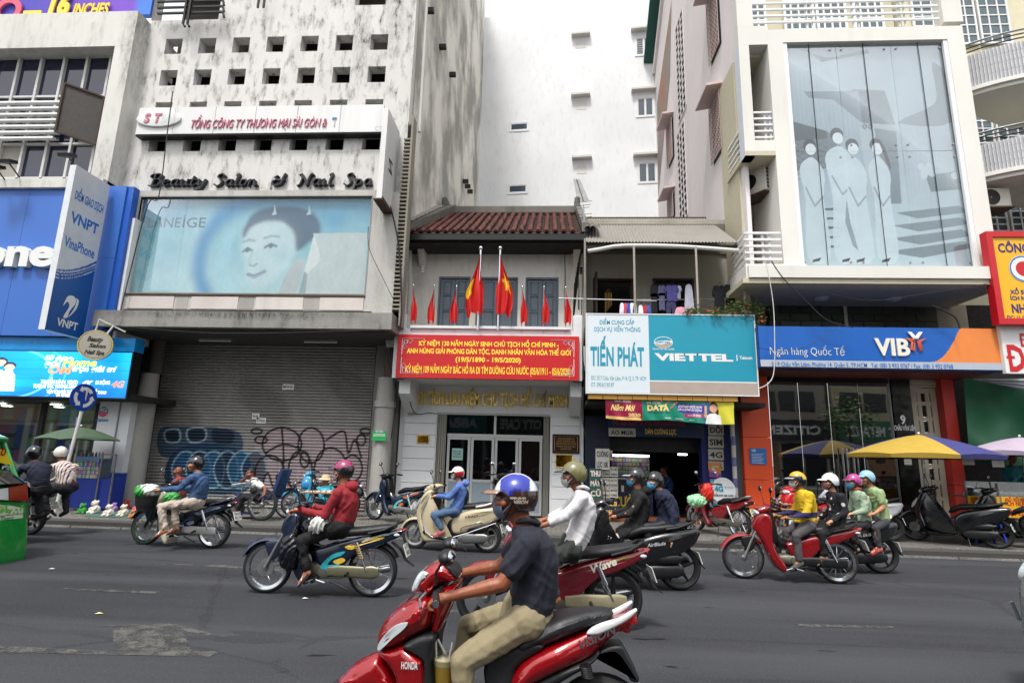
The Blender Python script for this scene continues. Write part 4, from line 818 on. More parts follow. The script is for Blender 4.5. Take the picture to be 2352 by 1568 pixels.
def atP(u,v,dx=0):
 d=ray(u,v);t=(PX+dx)/d.x;return(d.y*t,d.z*t+CAM_H)
pk=thing('pink_side_wall','tall pale pink side wall with hooded barred windows and lattice vents','wall',(5,19,6))
m_pw=wall_mat('pale_pink_wall','#dfd8d8','#8d8683',streak=.3,speck=.05,bumpk=.08)
wins=[(1628,5,1648,150,0),(1637,225,1652,375,0),(1536,278,1544,380,0),(1540,445,1548,500,0)]
zt=30
mb=MB().box(PX,PX+.1,13.35,24.3,6.0,zt);obj('render',mb,m_pw,pk)
m_vent=M_DARK;
for(va,vb,u)in((45,285,1560),(295,520,1564),(540,700,1569)):
 ya,yb=atP(u-9,va)[0],atP(u+9,va)[0];y0_,y1_=min(ya,yb),max(ya,yb);zc_=[atP(u,v_/1)[1]for v_ in(va,vb)]
 za,zb2=zc_[1],zc_[0];nx_,nz_=3,max(6,int((zb2-za)/.28));back=MB().box(PX-.004,PX+.01,y0_,y1_,za,zb2)
 vt=obj('lattice_vent',back,M_DARK,pk);lat=MB()
 dz=(zb2-za)/nz_;dy_=(y1_-y0_)/nx_
 for i in range(nz_+1):lat.box(PX-.03,PX-.006,y0_,y1_,za+i*dz-.03,za+i*dz+.03)
 for i in range(nx_+1):lat.box(PX-.028,PX-.0065,y0_+i*dy_-.04,y0_+i*dy_+.04,za,zb2)
 obj('lattice',lat,m_pw,vt)
M_PBAR=mat('pinkish_bars','#a8938e',.6)
for(u,va,vb,wy)in((1638,-20,145,1.0),(1645,228,372,1.0),(1540,283,382,1.0),(1543,450,510,1.0)):
 yc,zt_=atP(u,va);_,zb3=atP(u,vb);o=obj('window',MB().box(PX-.006,PX+.004,yc-wy/2,yc+wy/2,zb3,zt_),M_DARK,pk);g=MB()
 for k in range(9):g.box(PX-.09,PX-.07,yc-wy/2+k*wy/8-.012,yc-wy/2+k*wy/8+.012,zb3,zt_)
 for k in range(int((zt_-zb3)/.16)):g.box(PX-.088,PX-.072,yc-wy/2,yc+wy/2,zb3+k*.16,zb3+k*.16+.02)
 obj('security_grille',g,M_PBAR,o);obj('hood',MB().add([(PX-.45,yc-wy/2-.12,zt_+.02),(PX-.45,yc+wy/2+.12,zt_+.02),(PX,yc+wy/2+.12,zt_+.1),(PX,yc-wy/2-.12,zt_+.1),(PX-.45,yc-wy/2-.12,zt_+.1),(PX-.45,yc+wy/2+.12,zt_+.1),(PX,yc+wy/2+.12,zt_+.18),(PX,yc-wy/2-.12,zt_+.18)],[(0,1,2,3),(4,7,6,5),(0,4,5,1),(1,5,6,2),(2,6,7,3),(3,7,4,0)]),mat('hood_pink','#c9b3b0',.8),o)
obj('stepped_eave',MB().add([(PX-.12,24.0,19.5),(PX-.12,18.4,24.4),(PX-.12,18.2,24.4),(PX-.12,23.8,19.3),(PX,24.0,19.5),(PX,18.4,24.4),(PX,18.2,24.4),(PX,23.8,19.3)],[(0,1,2,3),(4,7,6,5),(0,4,5,1),(2,6,7,3)]),m_pw,pk)
obj('green_roof_edge',MB().add([(PX-.5,24.0,20.2),(PX-.5,18.0,25.6),(PX,18.0,25.6),(PX,24.0,20.2),(PX-.5,24.0,20.0),(PX-.5,18.0,25.4),(PX,18.0,25.4),(PX,24.0,20.0)],[(0,1,2,3),(7,6,5,4),(0,4,5,1),(3,2,6,7)]),mat('green_sheet','#1f4f47',.6,var=.3),pk)
tm=wall_mat('torn_mesh','#8f8a84','#5d3f36',streak=.7,speck=.6,warm='#a9765d')
obj('brick_patch',MB().add([(PX-.008,23.9,13.2),(PX-.008,20.9,17.0),(PX-.008,20.2,20.0),(PX-.008,23.6,17.6)],[(0,1,2,3)]),tm,pk)
mu=thing('old_shophouse','low old shophouse with red barrel tiles, grey shutters and a white front','house',(-1.4,14.6,0))
m_mw=wall_mat('museum_plaster','#d3d1ca',streak=.3,speck=.15,warm='#b9b19d',spots=[(-1.4,7.25,2.8,.35,.5),(-3.6,6.6,.3,.8,.5)],bumpk=.12)
m_mg=wall_mat('white_plaster_clean','#d3d5d6','#8d8f8c',streak=.12,speck=.08,bumpk=.05)
mx0,mx1=-3.95,.93;ze=Z(1140,546,13.85)
zfl=Z(1120,872,14.0)-.05
d0,d1,dz_=X(1000,1050,FY),X(1263,1050,FY),Z(1130,949,FY)
sw_=[rect(1005,635,1079,756,FY),rect(1093,636,1189,758,FY),rect(1206,637,1283,759,FY)]
holes=[(a,b,c,d)for a,b,c,d in sw_]
obj('upper_wall',wall_holes(MB(),mx0,mx1,zfl+.2,ze+.35,FY,FY+.3,holes),m_mw,mu)
pz0=zfl-.02
wx0,wx1=X(922,1050,FY)-.1,X(1340,1050,FY)
obj('lower_wall',wall_holes(MB(),wx0,wx1,PZ,pz0,FY,FY+.4,[(d0,d1,PZ,dz_)]),m_mg,mu)
for xa,xb_ in((wx0+.12,d0-.02),(d1+.04,wx1-.08)):
 z=PZ+.04;
 for k in range(8):
  h=.3 if k else .42;top_=min(z+h,2.6)
  if top_-z<.1:break
  obj('rusticated_band',MB().bbox(xa,xb_,FY-.03,FY-.001,z,top_-.012,.006),m_mg,mu);z=top_
m_sh=mat('grey_blue_shutter','#5d6873',.55,var=.06)
for i,(a,b,c,d)in enumerate(sw_):
 sx=obj('shutter_pair',MB().box(a+.02,b-.02,FY+.12,FY+.15,c+.02,d-.02),m_sh,mu)
 obj('shutter_frame',frame_rect(MB(),a+.001,b-.001,c+.001,d-.001,FY+.03,FY+.2,.04),m_sh,mu)
 mid=(a+b)/2
 for xa,xb_ in((a+.05,mid-.008),(mid+.008,b-.05)):
  lf=obj('shutter_leaf',frame_rect(MB(),xa,xb_,c+.05,d-.05,FY+.09,FY+.125,.07),m_sh,mu)
  hs_=[(c+.12,c+.12+(d-c-.24)*.3),(c+.12+(d-c-.24)*.36,c+.12+(d-c-.24)*.66),(c+.12+(d-c-.24)*.72,d-.12)]if i!=1 else[(c+.12,c+.5),(c+.58,d-.12)]
  for za,zb2 in hs_:obj('panel',MB().bbox(xa+.1,xb_-.1,FY+.1,FY+.13,za,zb2,.012),m_sh,lf)
  for za,zb2 in hs_[1:]:obj('rail',MB().box(xa+.07,xb_-.07,FY+.095,FY+.122,za-.045,za-.01),m_sh,lf)
obj('pilaster',MB().box(X(938,640,FY)-.2,X(938,640,FY)+.0,FY-.06,FY-.001,zfl+.4,ze),m_mw,mu);obj('pilaster',MB().box(X(1312,640,FY),X(1338,640,FY),FY-.06,FY-.001,zfl+.4,ze),m_mw,mu)
ey,ry=13.8,17.3;rz_=Z(1180,497,ry)+.05;ez=ze+.08;rx0,rx1=X(1045,490,ry)-.05,.93
sl=(rz_-ez)/(ry-ey);m_pan=wall_mat('sooty_pan_tile','#4a342e','#141210',streak=.8,speck=.9)
s=NT('barrel_tile_red');rn=s.n('ObjectInfo').outputs['Random'];c=s.mix(rn,C('#4e2018'),C('#703328'));c=s.mix(s.ramp(s.noise(14,5),.46,.58),c,C('#1a1412'));c=s.mix(s.ramp(s.noise(30,4,s.map((1,1,1),(4,4,4))),.63,.7),c,C('#9a8a7a'));M_TILE=s.fin(col=c,rough=.85,bump=s.noise(40,4),bs=.5,bd=.01)
pan=MB();ncol=20;gx0=mx0+.35;gp=(rx1-.12-gx0)/ncol
rowsN=12;L=math.hypot(ry-ey,rz_-ez);dl=L/rowsN;sa=math.atan2(rz_-ez,ry-ey)
for i in range(ncol+1):
 for j in range(rowsN):
  y=ey+j*(ry-ey)/rowsN;z=ez+j*(rz_-ez)/rowsN;xa=gx0+(i-.5)*gp
  if xa>rx1:continue
  V=[]
  for q in(0,1):
   for k in range(5):a=PI+PI*k/4;V.append((xa+gp*.5*math.cos(a),y+q*(dl*1.12)*math.cos(sa)-.0,z+q*dl*1.12*math.sin(sa)+.05+gp*.28*math.sin(a)+(.028 if q==0 else 0)))
  pan.add(V,[(k,k+1,k+6,k+5)for k in range(4)])
tag(obj('pan_tiles',pan,m_pan,mu),kind='stuff')
tv=[]
for q,rr in((0,.062),(.06,.070),(1,.054)):
 for k in range(7):a=PI*k/6;tv.append((rr*math.cos(a),q*dl*1.15,rr*math.sin(a)*.9+.0))
tme=to_mesh('barrel_tile',MB().add(tv,[(r*7+k,r*7+k+1,(r+1)*7+k+1,(r+1)*7+k)for r in range(2)for k in range(6)]+[tuple(range(7))],True),M_TILE)
for i in range(ncol):
 for j in range(rowsN):
  o=bpy.data.objects.new('barrel_tile',tme);COL.objects.link(o);o.parent=mu
  o.location=Vector((gx0+i*gp+rnd.uniform(-.008,.008),ey+j*(ry-ey)/rowsN,ez+j*(rz_-ez)/rowsN+.075))-mu.location;o.rotation_euler=(sa,rnd.uniform(-.05,.05),rnd.uniform(-.03,.03))
obj('roof_deck',MB().add([(mx0,ey,ez-.05),(rx1,ey,ez-.05),(rx1,ry,rz_-.05),(mx0,ry,rz_-.05),(mx0,ey,ez-.1),(rx1,ey,ez-.1),(rx1,ry,rz_-.1),(mx0,ry,rz_-.1)],[(0,1,2,3),(7,6,5,4),(0,4,5,1),(0,3,7,4),(1,5,6,2)]),M_DARK,mu)
m_rg=wall_mat('mossy_ridge','#6b6862','#161514',streak=.9,speck=.9)
obj('ridge',MB().bbox(rx0-.3,rx1,ry-.14,ry+.14,rz_-.02,rz_+.28,.05),m_rg,mu)
for x in(rx0-.35,rx1-.14):obj('ridge_post',MB().bbox(x,x+.18,ry-.35,ry+.2,rz_-.05,rz_+.5,.05),m_rg,mu)
for x,w,nm in((mx0+.02,.3,'l'),(rx1-.1,.17,'r')):
 obj('gable_coping',MB().add([(x,ey-.05,ez+.05),(x+w,ey-.05,ez+.05),(x+w+(.55 if nm=='l' else 0),ry,rz_+.1),(x+(.2 if nm=='l' else 0),ry,rz_+.1),(x,ey-.05,ez+.3),(x+w,ey-.05,ez+.3),(x+w+(.55 if nm=='l' else 0),ry,rz_+.36),(x+(.2 if nm=='l' else 0),ry,rz_+.36)],[(0,1,2,3),(7,6,5,4),(0,4,5,1),(0,3,7,4),(1,5,6,2)]),m_rg,mu)
for k in range(9):
 f0=k/9;y=ey+(ry-ey)*f0;z=ez+(rz_-ez)*f0+.36;obj('coping_tile',MB().box(-.16,.16,0,.42,0,.03,Matrix.Translation((mx0+.18+.22*f0,y,z))@Matrix.Rotation(sa,4,'X')),mat('grey_coping_tile','#8b8780',.8,var=.3),mu)
obj('eave_gutter',MB().box(mx0-.02,rx1+.03,ey-.12,ey-.0,ez-.2,ez-.04),M_IRON,mu);obj('eave_soffit',MB().box(mx0,rx1,ey+.002,FY+.0,ez-.26,ez-.11),mat('sooty_timber','#1e1b19',.9),mu)
for x in(X(965,590,14.2),X(1325,590,14.2)):
 obj('corbel',MB().panel(smooth_poly([(FY,ze-.5),(FY-.1,ze-.52),(FY-.35,ze-.25),(FY-.5,ze-.02),(FY-.5,ze+.08),(FY,ze+.08)],2),.09,.01).xf(Matrix(((0,1,0,x),(1,0,0,0),(0,0,1,0),(0,0,0,1)))),m_mw,mu)
tag(obj('downpipe',MB().tube([(mx0+.16,14.35,ze-.1),(mx0+.2,14.35,ze-.7),(mx0+.24,14.4,ze-1.1),(mx0+.24,14.45,zfl+.3)],.07,10),M_PIPEW,None),'white rainwater pipe at the left end of the old house upper wall','pipe')
for x,l in((X(965,600,14.2),'left'),(X(1328,600,14.2),'right')):
 it=thing('insulator','small ceramic insulator under the %s eave corbel'%l,'insulator',(x+.08,14.2,ze-.75));obj('stack',MB().lathe([(0,0),(.05,.0),(.03,.05),(.055,.08),(.03,.12),(.05,.16),(0,.2)],(x+.08,14.2,ze-.85),12,'z'),M_BLACK if l=='right' else M_PIPEW,it)
wr=tag(obj('wall_cable',MB().tube([(X(1199,572,FY-.02),FY-.02,Z(1199,572,FY)),(X(1230,575,FY-.02),FY-.02,Z(1230,576,FY)),(X(1297,575,FY-.02),FY-.02,Z(1297,575,FY)),(X(1298,640,FY-.02),FY-.02,Z(1298,640,FY)),(X(1297,740,FY),FY-.02,Z(1297,740,FY))],.012,5),mat('red_brown_cable','#5a2c26',.6)),'thin red-brown cable running down the museum upper wall','cable')
by=13.45;bx0_,bx1_=X(906,820,by),X(1334,820,by)
bz1,bz0_=Z(1120,756,by),Z(1120,872,by)
obj('balcony_front',MB().box(bx0_,bx1_,by,by+.14,bz0_,bz1),m_mg,mu);obj('balcony_rail',MB().box(bx0_+.35,bx1_-.25,by-.06,by+.2,bz1+.002,bz1+.07),m_mg,mu)
obj('balcony_floor',MB().box(bx0_,bx1_,by+.142,FY,bz0_,bz0_+.16),m_mg,mu)
for u0,u1,v in((908,934,722),(1316,1337,725)):obj('balcony_post',MB().bbox(X(u0,760,by),X(u1,760,by),by-.05,by+.25,bz0_-.0,Z((u0+u1)/2,v,by),.01),m_mg,mu)
for x in(bx0_+.001,bx1_-.14):obj('balcony_side',MB().box(x,x+.14,by+.25,FY,bz0_+.16,bz1+.25),m_mg,mu)
for u0,u1 in((923,948),(1309,1334)):
 x0_,x1_=X(u0,900,13.9),X(u1,900,13.9);obj('bracket',MB().add([(x0_,by+.15,bz0_-.003),(x1_,by+.15,bz0_-.003),(x1_,FY,bz0_-.003),(x0_,FY,bz0_-.003),(x0_,by+.15,bz0_-.35),(x1_,by+.15,bz0_-.35),(x1_,FY-.3,bz0_-.75),(x0_,FY-.3,bz0_-.75),(x0_,FY,bz0_-.75),(x1_,FY,bz0_-.75)],[(0,1,2,3),(0,4,5,1),(4,7,6,5),(7,8,9,6),(0,3,8,7,4),(1,5,6,9,2)]),m_mg,mu)
ry0=by-.16;a,b,c,d=X(911,820,ry0),X(1330,820,ry0),Z(1120,870,ry0),Z(1120,770,ry0)
bn=thing('red_banner','long red commemorative signboard with four lines of yellow lettering','banner',((a+b)/2,ry0,c))
obj('board',MB().box(a,b,ry0,ry0+.1,c,d),mat('banner_red','#b5060f',.45,var=.06,vs_=2),bn)
m_yl=mat('yellow_ink','#f0cf3a',.5,var=.04);yy=ry0-.004
def bl_(s_,u0,u1,v,hp,bold):write(bn,s_,X(u0,v,yy),X(u1,v,yy),Z((u0+u1)/2,v,yy),Z(1120,v-hp,yy)-Z(1120,v,yy),yy,m_yl,bold,res=3)
bl_('KỶ NIỆM 130 NĂM NGÀY SINH CHỦ TỊCH HỒ CHÍ MINH -',962,1283,795,10,.035);bl_('ANH HÙNG GIẢI PHÓNG DÂN TỘC, DANH NHÂN VĂN HÓA THẾ GIỚI',934,1311,813,10.5,.035);bl_('(19/5/1890 - 19/5/2020)',1046,1196,831,10,.035);bl_('KỶ NIỆM 109 NĂM NGÀY BÁC HỒ RA ĐI TÌM ĐƯỜNG CỨU NƯỚC (05/6/1911 - 05/6/2020)',931,1310,858,15,.02)
wh=MB()
for(cx,cz,sx,sz)in((a+.12,d-.1,1,-1),(b-.12,d-.1,-1,-1),(a+.12,c+.1,1,1),(b-.12,c+.1,-1,1)):
 for P in([(0,.0),(.55,0)],[(0,0),(0,.45)],[(.04,.04),(.04,.12),(.12,.12),(.12,.04),(.04,.04)],[(.12,.05),(.2,.12),(.26,.05),(.2,.02),(.12,.05)],[(.05,.12),(.12,.2),(.05,.26),(.02,.2),(.05,.12)]):
  for p,q in zip(P[:-1],P[1:]):wh.sbar((cx+p[0]*sx,yy-.001,cz+p[1]*sz),(cx+q[0]*sx,yy-.001,cz+q[1]*sz),.012,.004)
obj('corner_ornaments',wh,M_WHITE,bn)
s=NT('polished_brass');n=s.noise(1.4,5,None,.7);cg=s.mix(s.ramp(n,.34,.48),C('#7a5816'),C('#ffdc70'));M_BRASS=s.fin(col=cg,rough=.3,metal=.2,bump=s.noise(2.2,2),bs=1.0,bd=.35)  # bright and dark gold patches stand in for reflections on the brass
gl_=thing('gold_lettering','polished brass raised letters over the white doorway','sign lettering',(-1.5,FY,3.2))
zb_l=Z(1130,930.5,FY-.05)
letters3d(gl_,'DI TÍCH LƯU NIỆM CHỦ TỊCH HỒ CHÍ MINH',X(961,915,FY-.05),X(1303,918,FY-.05),zb_l,.31,FY-.01,.05,M_BRASS,.025)
dr_=obj('door',MB().box(d0,d1,FY+.36,FY+.39,PZ,dz_),M_DARK,mu);m_al=mat('aluminium_frame','#b4b6b4',.45,.3,.06)
gxa,gxb=X(1026,1050,FY+.2),X(1246,1050,FY+.2);tz0,tz1=Z(1130,1000,FY+.2),Z(1130,954,FY+.2)
obj('transom_bar',MB().box(gxa,gxb,FY+.14,FY+.22,tz0-.05,tz0+.03),m_al,mu);obj('head_bar',MB().box(d0,d1,FY+.05,FY+.25,tz1,dz_-.003),m_al,mu)
xs4=np.linspace(gxa,gxb,5);zk=Z(1100,1105,FY+.2)
s=NT('mesh_panel');bt_=s.n('TexBrick',Vector=s.map((1,1,1)),Scale=14.0);bt_.offset=0;s.set(bt_.inputs['Color1'],C('#7c8a94'));s.set(bt_.inputs['Color2'],C('#7c8a94'));s.set(bt_.inputs['Mortar'],C('#a9b2b6'));M_MESH=s.fin(col=bt_.outputs['Color'],rough=.6)
for i in range(4):
 xa,xb_=xs4[i]+.008,xs4[i+1]-.008;lf=obj('door_leaf',frame_rect(MB(),xa,xb_,PZ+.03,tz0-.055,FY+.15,FY+.2,.065),m_al,mu)
 obj('pane',MB().box(xa+.066,xb_-.066,FY+.17,FY+.178,zk+.05,tz0-.12),M_GLASSD,lf);obj('kick_panel',MB().box(xa+.066,xb_-.066,FY+.165,FY+.18,PZ+.1,zk-.02),M_MESH,lf);obj('mid_rail',MB().box(xa+.066,xb_-.066,FY+.155,FY+.195,zk-.018,zk+.048),m_al,lf)
for xa,xb_ in((xs4[0]+.03,xs4[2]-.03),(xs4[2]+.03,xs4[4]-.03)):obj('fanlight',MB().box(xa,xb_,FY+.17,FY+.18,tz0+.03,tz1),M_GLASSD,mu)
obj('fanlight_mullion',MB().box(xs4[2]-.03,xs4[2]+.03,FY+.14,FY+.2,tz0+.03,tz1),m_al,mu)
obj('door_knob',MB().ell((xs4[2]-.05,FY+.11,zk+.02),.03,10,8),M_CHROME,mu)
m_gt=mat('folding_gate_grey','#8f8d82',.5,.2,.12)
for xa,xb_,t in((d0+.02,gxa-.02,'left'),(gxb+.02,d1-.02,'right')):
 fg=thing('folding_gate','grey steel folding gate bunched at the %s of the white doorway'%t,'gate',((xa+xb_)/2,FY+.1,PZ));n_=8
 for k in range(n_):x=xa+(xb_-xa)*k/n_;obj('slat',MB().box(x,x+(xb_-xa)/n_*.72,FY+.05+.03*(k%2),FY+.10+.03*(k%2),PZ+.02,tz1-.01),m_gt,fg)
pn=tag(obj('door_notice',MB().box(X(1038,1045,FY+.13),X(1063,1045,FY+.13),FY+.135,FY+.14,Z(1050,1056,FY),Z(1050,1029,FY)),mat('pale_teal_paper','#8fb5b0',.7)),'pale green paper notice taped inside the left door pane','paper notice')
for k,t in enumerate(('MỜI VÀO CỬA','TỪ BÊN','HÔNG NHÀ')):write(pn,t,X(1041,1045,FY+.13),X(1060,1045,FY+.13),Z(1050,1038+k*6,FY),.035,FY+.132,M_BLACK,.02,world=False)
for(r_,lb)in(((959,1000,984,1016),'small polished brass plate on the left of the doorway'),((1277,1044.5,1314,1072),'polished brass plate below the brown plaque')):
 a,b,c,d=rect(*r_,FY-.04);tp=thing('brass_plate',lb,'plaque',((a+b)/2,FY-.04,c));obj('plate',MB().bbox(a,b,FY-.06,FY-.03,c,d,.008),mat('mirror_brass','#8a6a22',.08,1,.4,9),tp);obj('rim',frame_rect(MB(),a-.012,b+.012,c-.012,d+.012,FY-.064,FY-.031,.014),M_BRASS,tp)
a,b,c,d=rect(1269,997,1331,1041,FY-.05);tp=thing('bronze_plaque','dark brown bronze plaque with gold border right of the doorway','plaque',((a+b)/2,FY-.05,c));obj('plate',MB().bbox(a,b,FY-.07,FY-.03,c,d,.01),mat('dark_bronze','#2c1a16',.35,.5),tp)
m_go=mat('dull_gold','#a98546',.5,.3)
wh=MB()
for k in range(26):f0=k/26;wh.sbar((a+.04+(b-a-.08)*f0,FY-.074,d-.05+.012*math.sin(k*2.2)),(a+.04+(b-a-.08)*(f0+.03),FY-.074,d-.05+.012*math.sin(k*2.2+1)),.012,.004);wh.sbar((a+.04+(b-a-.08)*f0,FY-.074,c+.05+.012*math.sin(k*2.2)),(a+.04+(b-a-.08)*(f0+.03),FY-.074,c+.05+.012*math.sin(k*2.2+1)),.012,.004)
for k in range(12):z=c+.06+(d-c-.12)*k/12;wh.sbar((a+.045,FY-.074,z),(a+.055,FY-.074,z+.03),.012,.004);wh.sbar((b-.045,FY-.074,z),(b-.055,FY-.074,z+.03),.012,.004)
obj('border',wh,m_go,tp)
for k,(t,i0,i1)in enumerate((('DI TÍCH LỊCH SỬ QUỐC GIA',.2,.8),('NƠI ĐỒNG CHÍ NGUYỄN TẤT THÀNH Ở',.17,.83),('TRƯỚC KHI RA ĐI TÌM ĐƯỜNG CỨU NƯỚC',.13,.87),('Số 5 đường Châu Văn Liêm, phường 14, quận 5',.15,.85),('thành phố Hồ Chí Minh',.3,.7))):write(tp,t,a+(b-a)*i0,a+(b-a)*i1,d-(d-c)*(.27+.13*k),.032,FY-.074,m_go,.02)
def flag(u,vt,vb,y,big,lab,side=1,star=0):
 p,q=at(u,vt,y),at(u-(.035*(vb-vt)),vb,y);t_=thing('flag',lab,'flag',(q[0],y,bz1),group='red flags on the balcony')
 x=(p[0]+q[0])/2;zt,zb_=p[1],bz1-.05;r=.028 if big else .014
 obj('pole',MB().bar((x,y,zb_),(x,y,zt-.03),r,10),M_CHROME if big else M_STEEL,t_);obj('finial',MB().ell((x,y,zt),r*1.9,12,8),M_CHROME,t_)
 L_=(zt-zb_);top_,bot_=zt-(.17 if big else .07)*1.0,zt-L_*(.79 if big else .8);n,m=40,14;V=[];Fc=[]
 W_=(.30 if big else .12)
 for i in range(n+1):
  f_=i/n;z=top_+(bot_-top_)*f_
  for j in range(m+1):
   g=j/m;spread=W_*(.04+min(1,f_*1.7)**1.2*.96)*(1-.15*sst(.8,1,f_))
   off=-.45 if side<0 else-.3
   xx_=x+(g*(1.2 if side>0 else-1.1)+off*side*1.0*sst(.1,.6,f_)*(.9 if g<.4 else .1))*spread
   fold=math.sin(g*PI*(5.2 if big else 3.4)+f_*2.2+u)*(.10 if big else .045)*(.35+f_*.65)
   zz=z-(.34*W_*g*2.0*(1-.5*f_)+.05*math.sin(g*9))*f_
   V.append((xx_,y-.02+fold,zz))
 for i in range(n):
  for j in range(m):k=i*(m+1)+j;Fc.append((k,k+1,k+m+2,k+m+1))
 me=bpy.data.meshes.new('cloth');me.from_pydata(V,[],Fc);me.polygons.foreach_set('use_smooth',[True]*len(Fc))
 red,yel=np.array(C('#c4120f')),np.array(C('#f2c61e'));cc=np.tile(red,(len(V),1))
 if star:
  idx=0
  for i in range(n+1):
   for j in range(m+1):
    f_,g=i/n,j/m
    if star==2:
     a_=math.atan2(f_-.48,(g-.66)*.55);rr=math.hypot(f_-.48,(g-.66)*.55);lim=.13*(1/(math.cos(((a_+PI/2)%(2*PI/5))-PI/5)))*.62+.07*abs(((a_+PI/2)%(2*PI/5))/(PI/5)-1)
     if rr<lim:cc[idx]=yel
    elif .42<f_<.68 and g>.62:cc[idx]=yel
    idx+=1
 a_=me.color_attributes.new('Col','FLOAT_COLOR','POINT');a_.data.foreach_set('color',np.concatenate([cc,np.ones((len(V),1))],1).ravel())
 me.materials.append(vcol('flag_cloth',.75));obj('cloth',me,None,t_)
flag(1104,570,756,13.3,True,'large red flag on the left tall pole showing a slice of yellow star',-1,1);flag(1149.5,570,756,13.3,True,'large red flag with yellow star on the right tall pole',1,2)
for u,v,lb,sd in((948.5,655,'small red flag at the far left of the balcony',1),(997,656,'small red flag in front of the edge of the left shutters',-1),(1048.5,657,'small red flag in front of the left shutters',-1),(1200.5,659,'small red flag just left of the right shutters',1),(1250.5,659,'small red flag in front of the right shutters',1),(1301,660,'small red flag at the far right of the balcony by the iron fan grille',1)):flag(u,v,756,13.42,False,lb,sd)
fg=thing('fan_grille','black iron fan-shaped spike grille on the wall between the two houses','grille',(X(1318,700,13.9),13.9,Z(1318,745,13.9)))
gx_=X(1318,690,13.9);gz0_,gz1_=Z(1318,748,13.9),Z(1318,625,13.9);mb=MB()
for k in range(9):a=-.5+k*.13;mb.bar((gx_,14.4,gz0_+.1),(gx_+.0+.02*k,14.4-1.1*math.cos(a)*.9,gz0_+.6+1.0*math.sin(a+.5)+.4),.014,5)
mb.tube([(gx_+.1,14.4,gz1_),(gx_+.1,13.9,gz1_-.1),(gx_+.1,13.5,gz1_-.6),(gx_+.1,13.45,gz0_+.3)],.02,6);obj('bars',mb,M_IRON,fg)
an=thing('tv_antenna','tall aluminium television antenna mast between the two roofs','antenna',(X(1344,560,14.0),14.0,5))
p0,p1,p2=at(1341,720,14.0),at(1345,560,14.0),at(1340,462,14.0);pt=at(1326,398,14.0);x=p1[0]
obj('mast',MB().tube([(x,14.0,p0[1]),(x,14.0,p1[1]),(p2[0],14.0,p2[1]-.1)],.02,8),M_STEEL,an)
mb=MB().bar((p2[0],14,p2[1]),(pt[0],14.35,pt[1]),.014,6)
for k in range(20):f0=k/19;q=Vector((p2[0],14,p2[1])).lerp(Vector((pt[0],14.35,pt[1])),f0);w=.16-.07*f0;mb.bar(q-Vector((w,0,.0)),q+Vector((w,0,.0)),.006,4)
for v,w in((464,.22),(472,.2),(478,.16),(493,.22),(500,.22)):z=at(1341,v,14)[1];mb.bar((p2[0]-w,14,z-.02),(p2[0]+w,14,z+.03),.007,4)
obj('elements',mb,M_IRON,an)
tp_=thing('telecom_shophouse','two-storey shophouse with a corrugated metal roof and dark terrace beside the old house','house',(2.9,14.6,0))
tx0,tx1=.96,4.95;ty=15.0
zfl2=Z(1540,725,13.3)-.1
m_tw=wall_mat('terrace_wall','#a39f94',streak=.6,speck=.4,warm='#7a7568')
tw_t=Z(1500,575,ty)
dA=rect(1362,640,1455,745,ty);dB=rect(1500,640,1595,745,ty)
obj('terrace_wall',wall_holes(MB(),tx0-.05,tx1+.2,zfl2,tw_t+.9,ty,ty+.25,[(dA[0],dA[1],zfl2,dA[3]),(dB[0],dB[1],zfl2,dB[3])]),m_tw,tp_)
obj('terrace_floor',MB().box(tx0-.03,tx1,13.35,ty,zfl2-.25,zfl2-.002),M_CONC,tp_);obj('dark_room',MB().box(tx0,tx1,ty+1.6,ty+1.7,zfl2,tw_t),M_DARK,tp_)
for d in(dA,dB):obj('door_frame',frame_rect(MB(),d[0]-.001,d[1]+.001,zfl2,d[3],ty-.03,ty+.2,.06),mat('dark_red_timber','#2c1210',.6),tp_)
obj('open_door_leaf',MB().box(dA[0]+.02,dA[0]+.07,ty-.6,ty-.04,zfl2,dA[3]),mat('dark_red_timber','#2c1210',.6),tp_)
obj('rough_band',MB().box(tx0,tx1+.1,ty-.06,ty-.002,tw_t-.12,tw_t+.75),wall_mat('rough_cement','#6f6a60',streak=.6,speck=.8,bumpk=1),tp_)
ze2,zr2=Z(1520,556,13.3),Z(1490,502,15.7)
n=46;cx0,cx1,cr1=X(1346,550,13.3),X(1697,565,13.3),X(1622,503,15.7);cr0=X(1346,500,15.7)
V=[];seg=184
for f0 in(0,1):
 for i in range(seg+1):
  g=i/seg;x=(cx0+(cx1-cx0)*g)*(1-f0)+(cr0+(cr1-cr0)*g)*f0;V.append((x,13.3+2.4*f0,ze2+(zr2-ze2)*f0+.018*math.sin(g*n*2*PI)))
ft=[(i,i+1,seg+2+i,seg+1+i)for i in range(seg)]
obj('corrugated_roof',MB().add(V,ft,True),wall_mat('grey_roof_sheet','#86827b','#4a4540',streak=.4,speck=.3,bumpk=.05),tp_,fix=False)
obj('roof_beam',MB().box(cx0,cx1,13.36,13.46,ze2-.16,ze2-.05),M_IRON,tp_);obj('ridge_beam',MB().box(cr0-.1,cr1,15.7,15.8,zr2-.02,zr2+.05),M_RUST,tp_)
for k in range(3):
 V=[];
 for q in range(7):
  for kk in range(9):a=PI*kk/8;V.append((.96+k*.13+.065*math.cos(a),13.55+q*.45,ez+.05+(q*.45)*sl*.82+.075*math.sin(a)+(.03 if q%2 else 0)))
 obj('verge_tile',MB().add(V,[(q*9+kk,q*9+kk+1,(q+1)*9+kk+1,(q+1)*9+kk)for q in range(6)for kk in range(8)],True),m_rg,tp_)
gp_=[at(u,v,13.25)for u,v in((1350,577),(1380,572),(1410,566),(1440,564),(1500,564),(1560,566),(1620,570),(1700,576))]
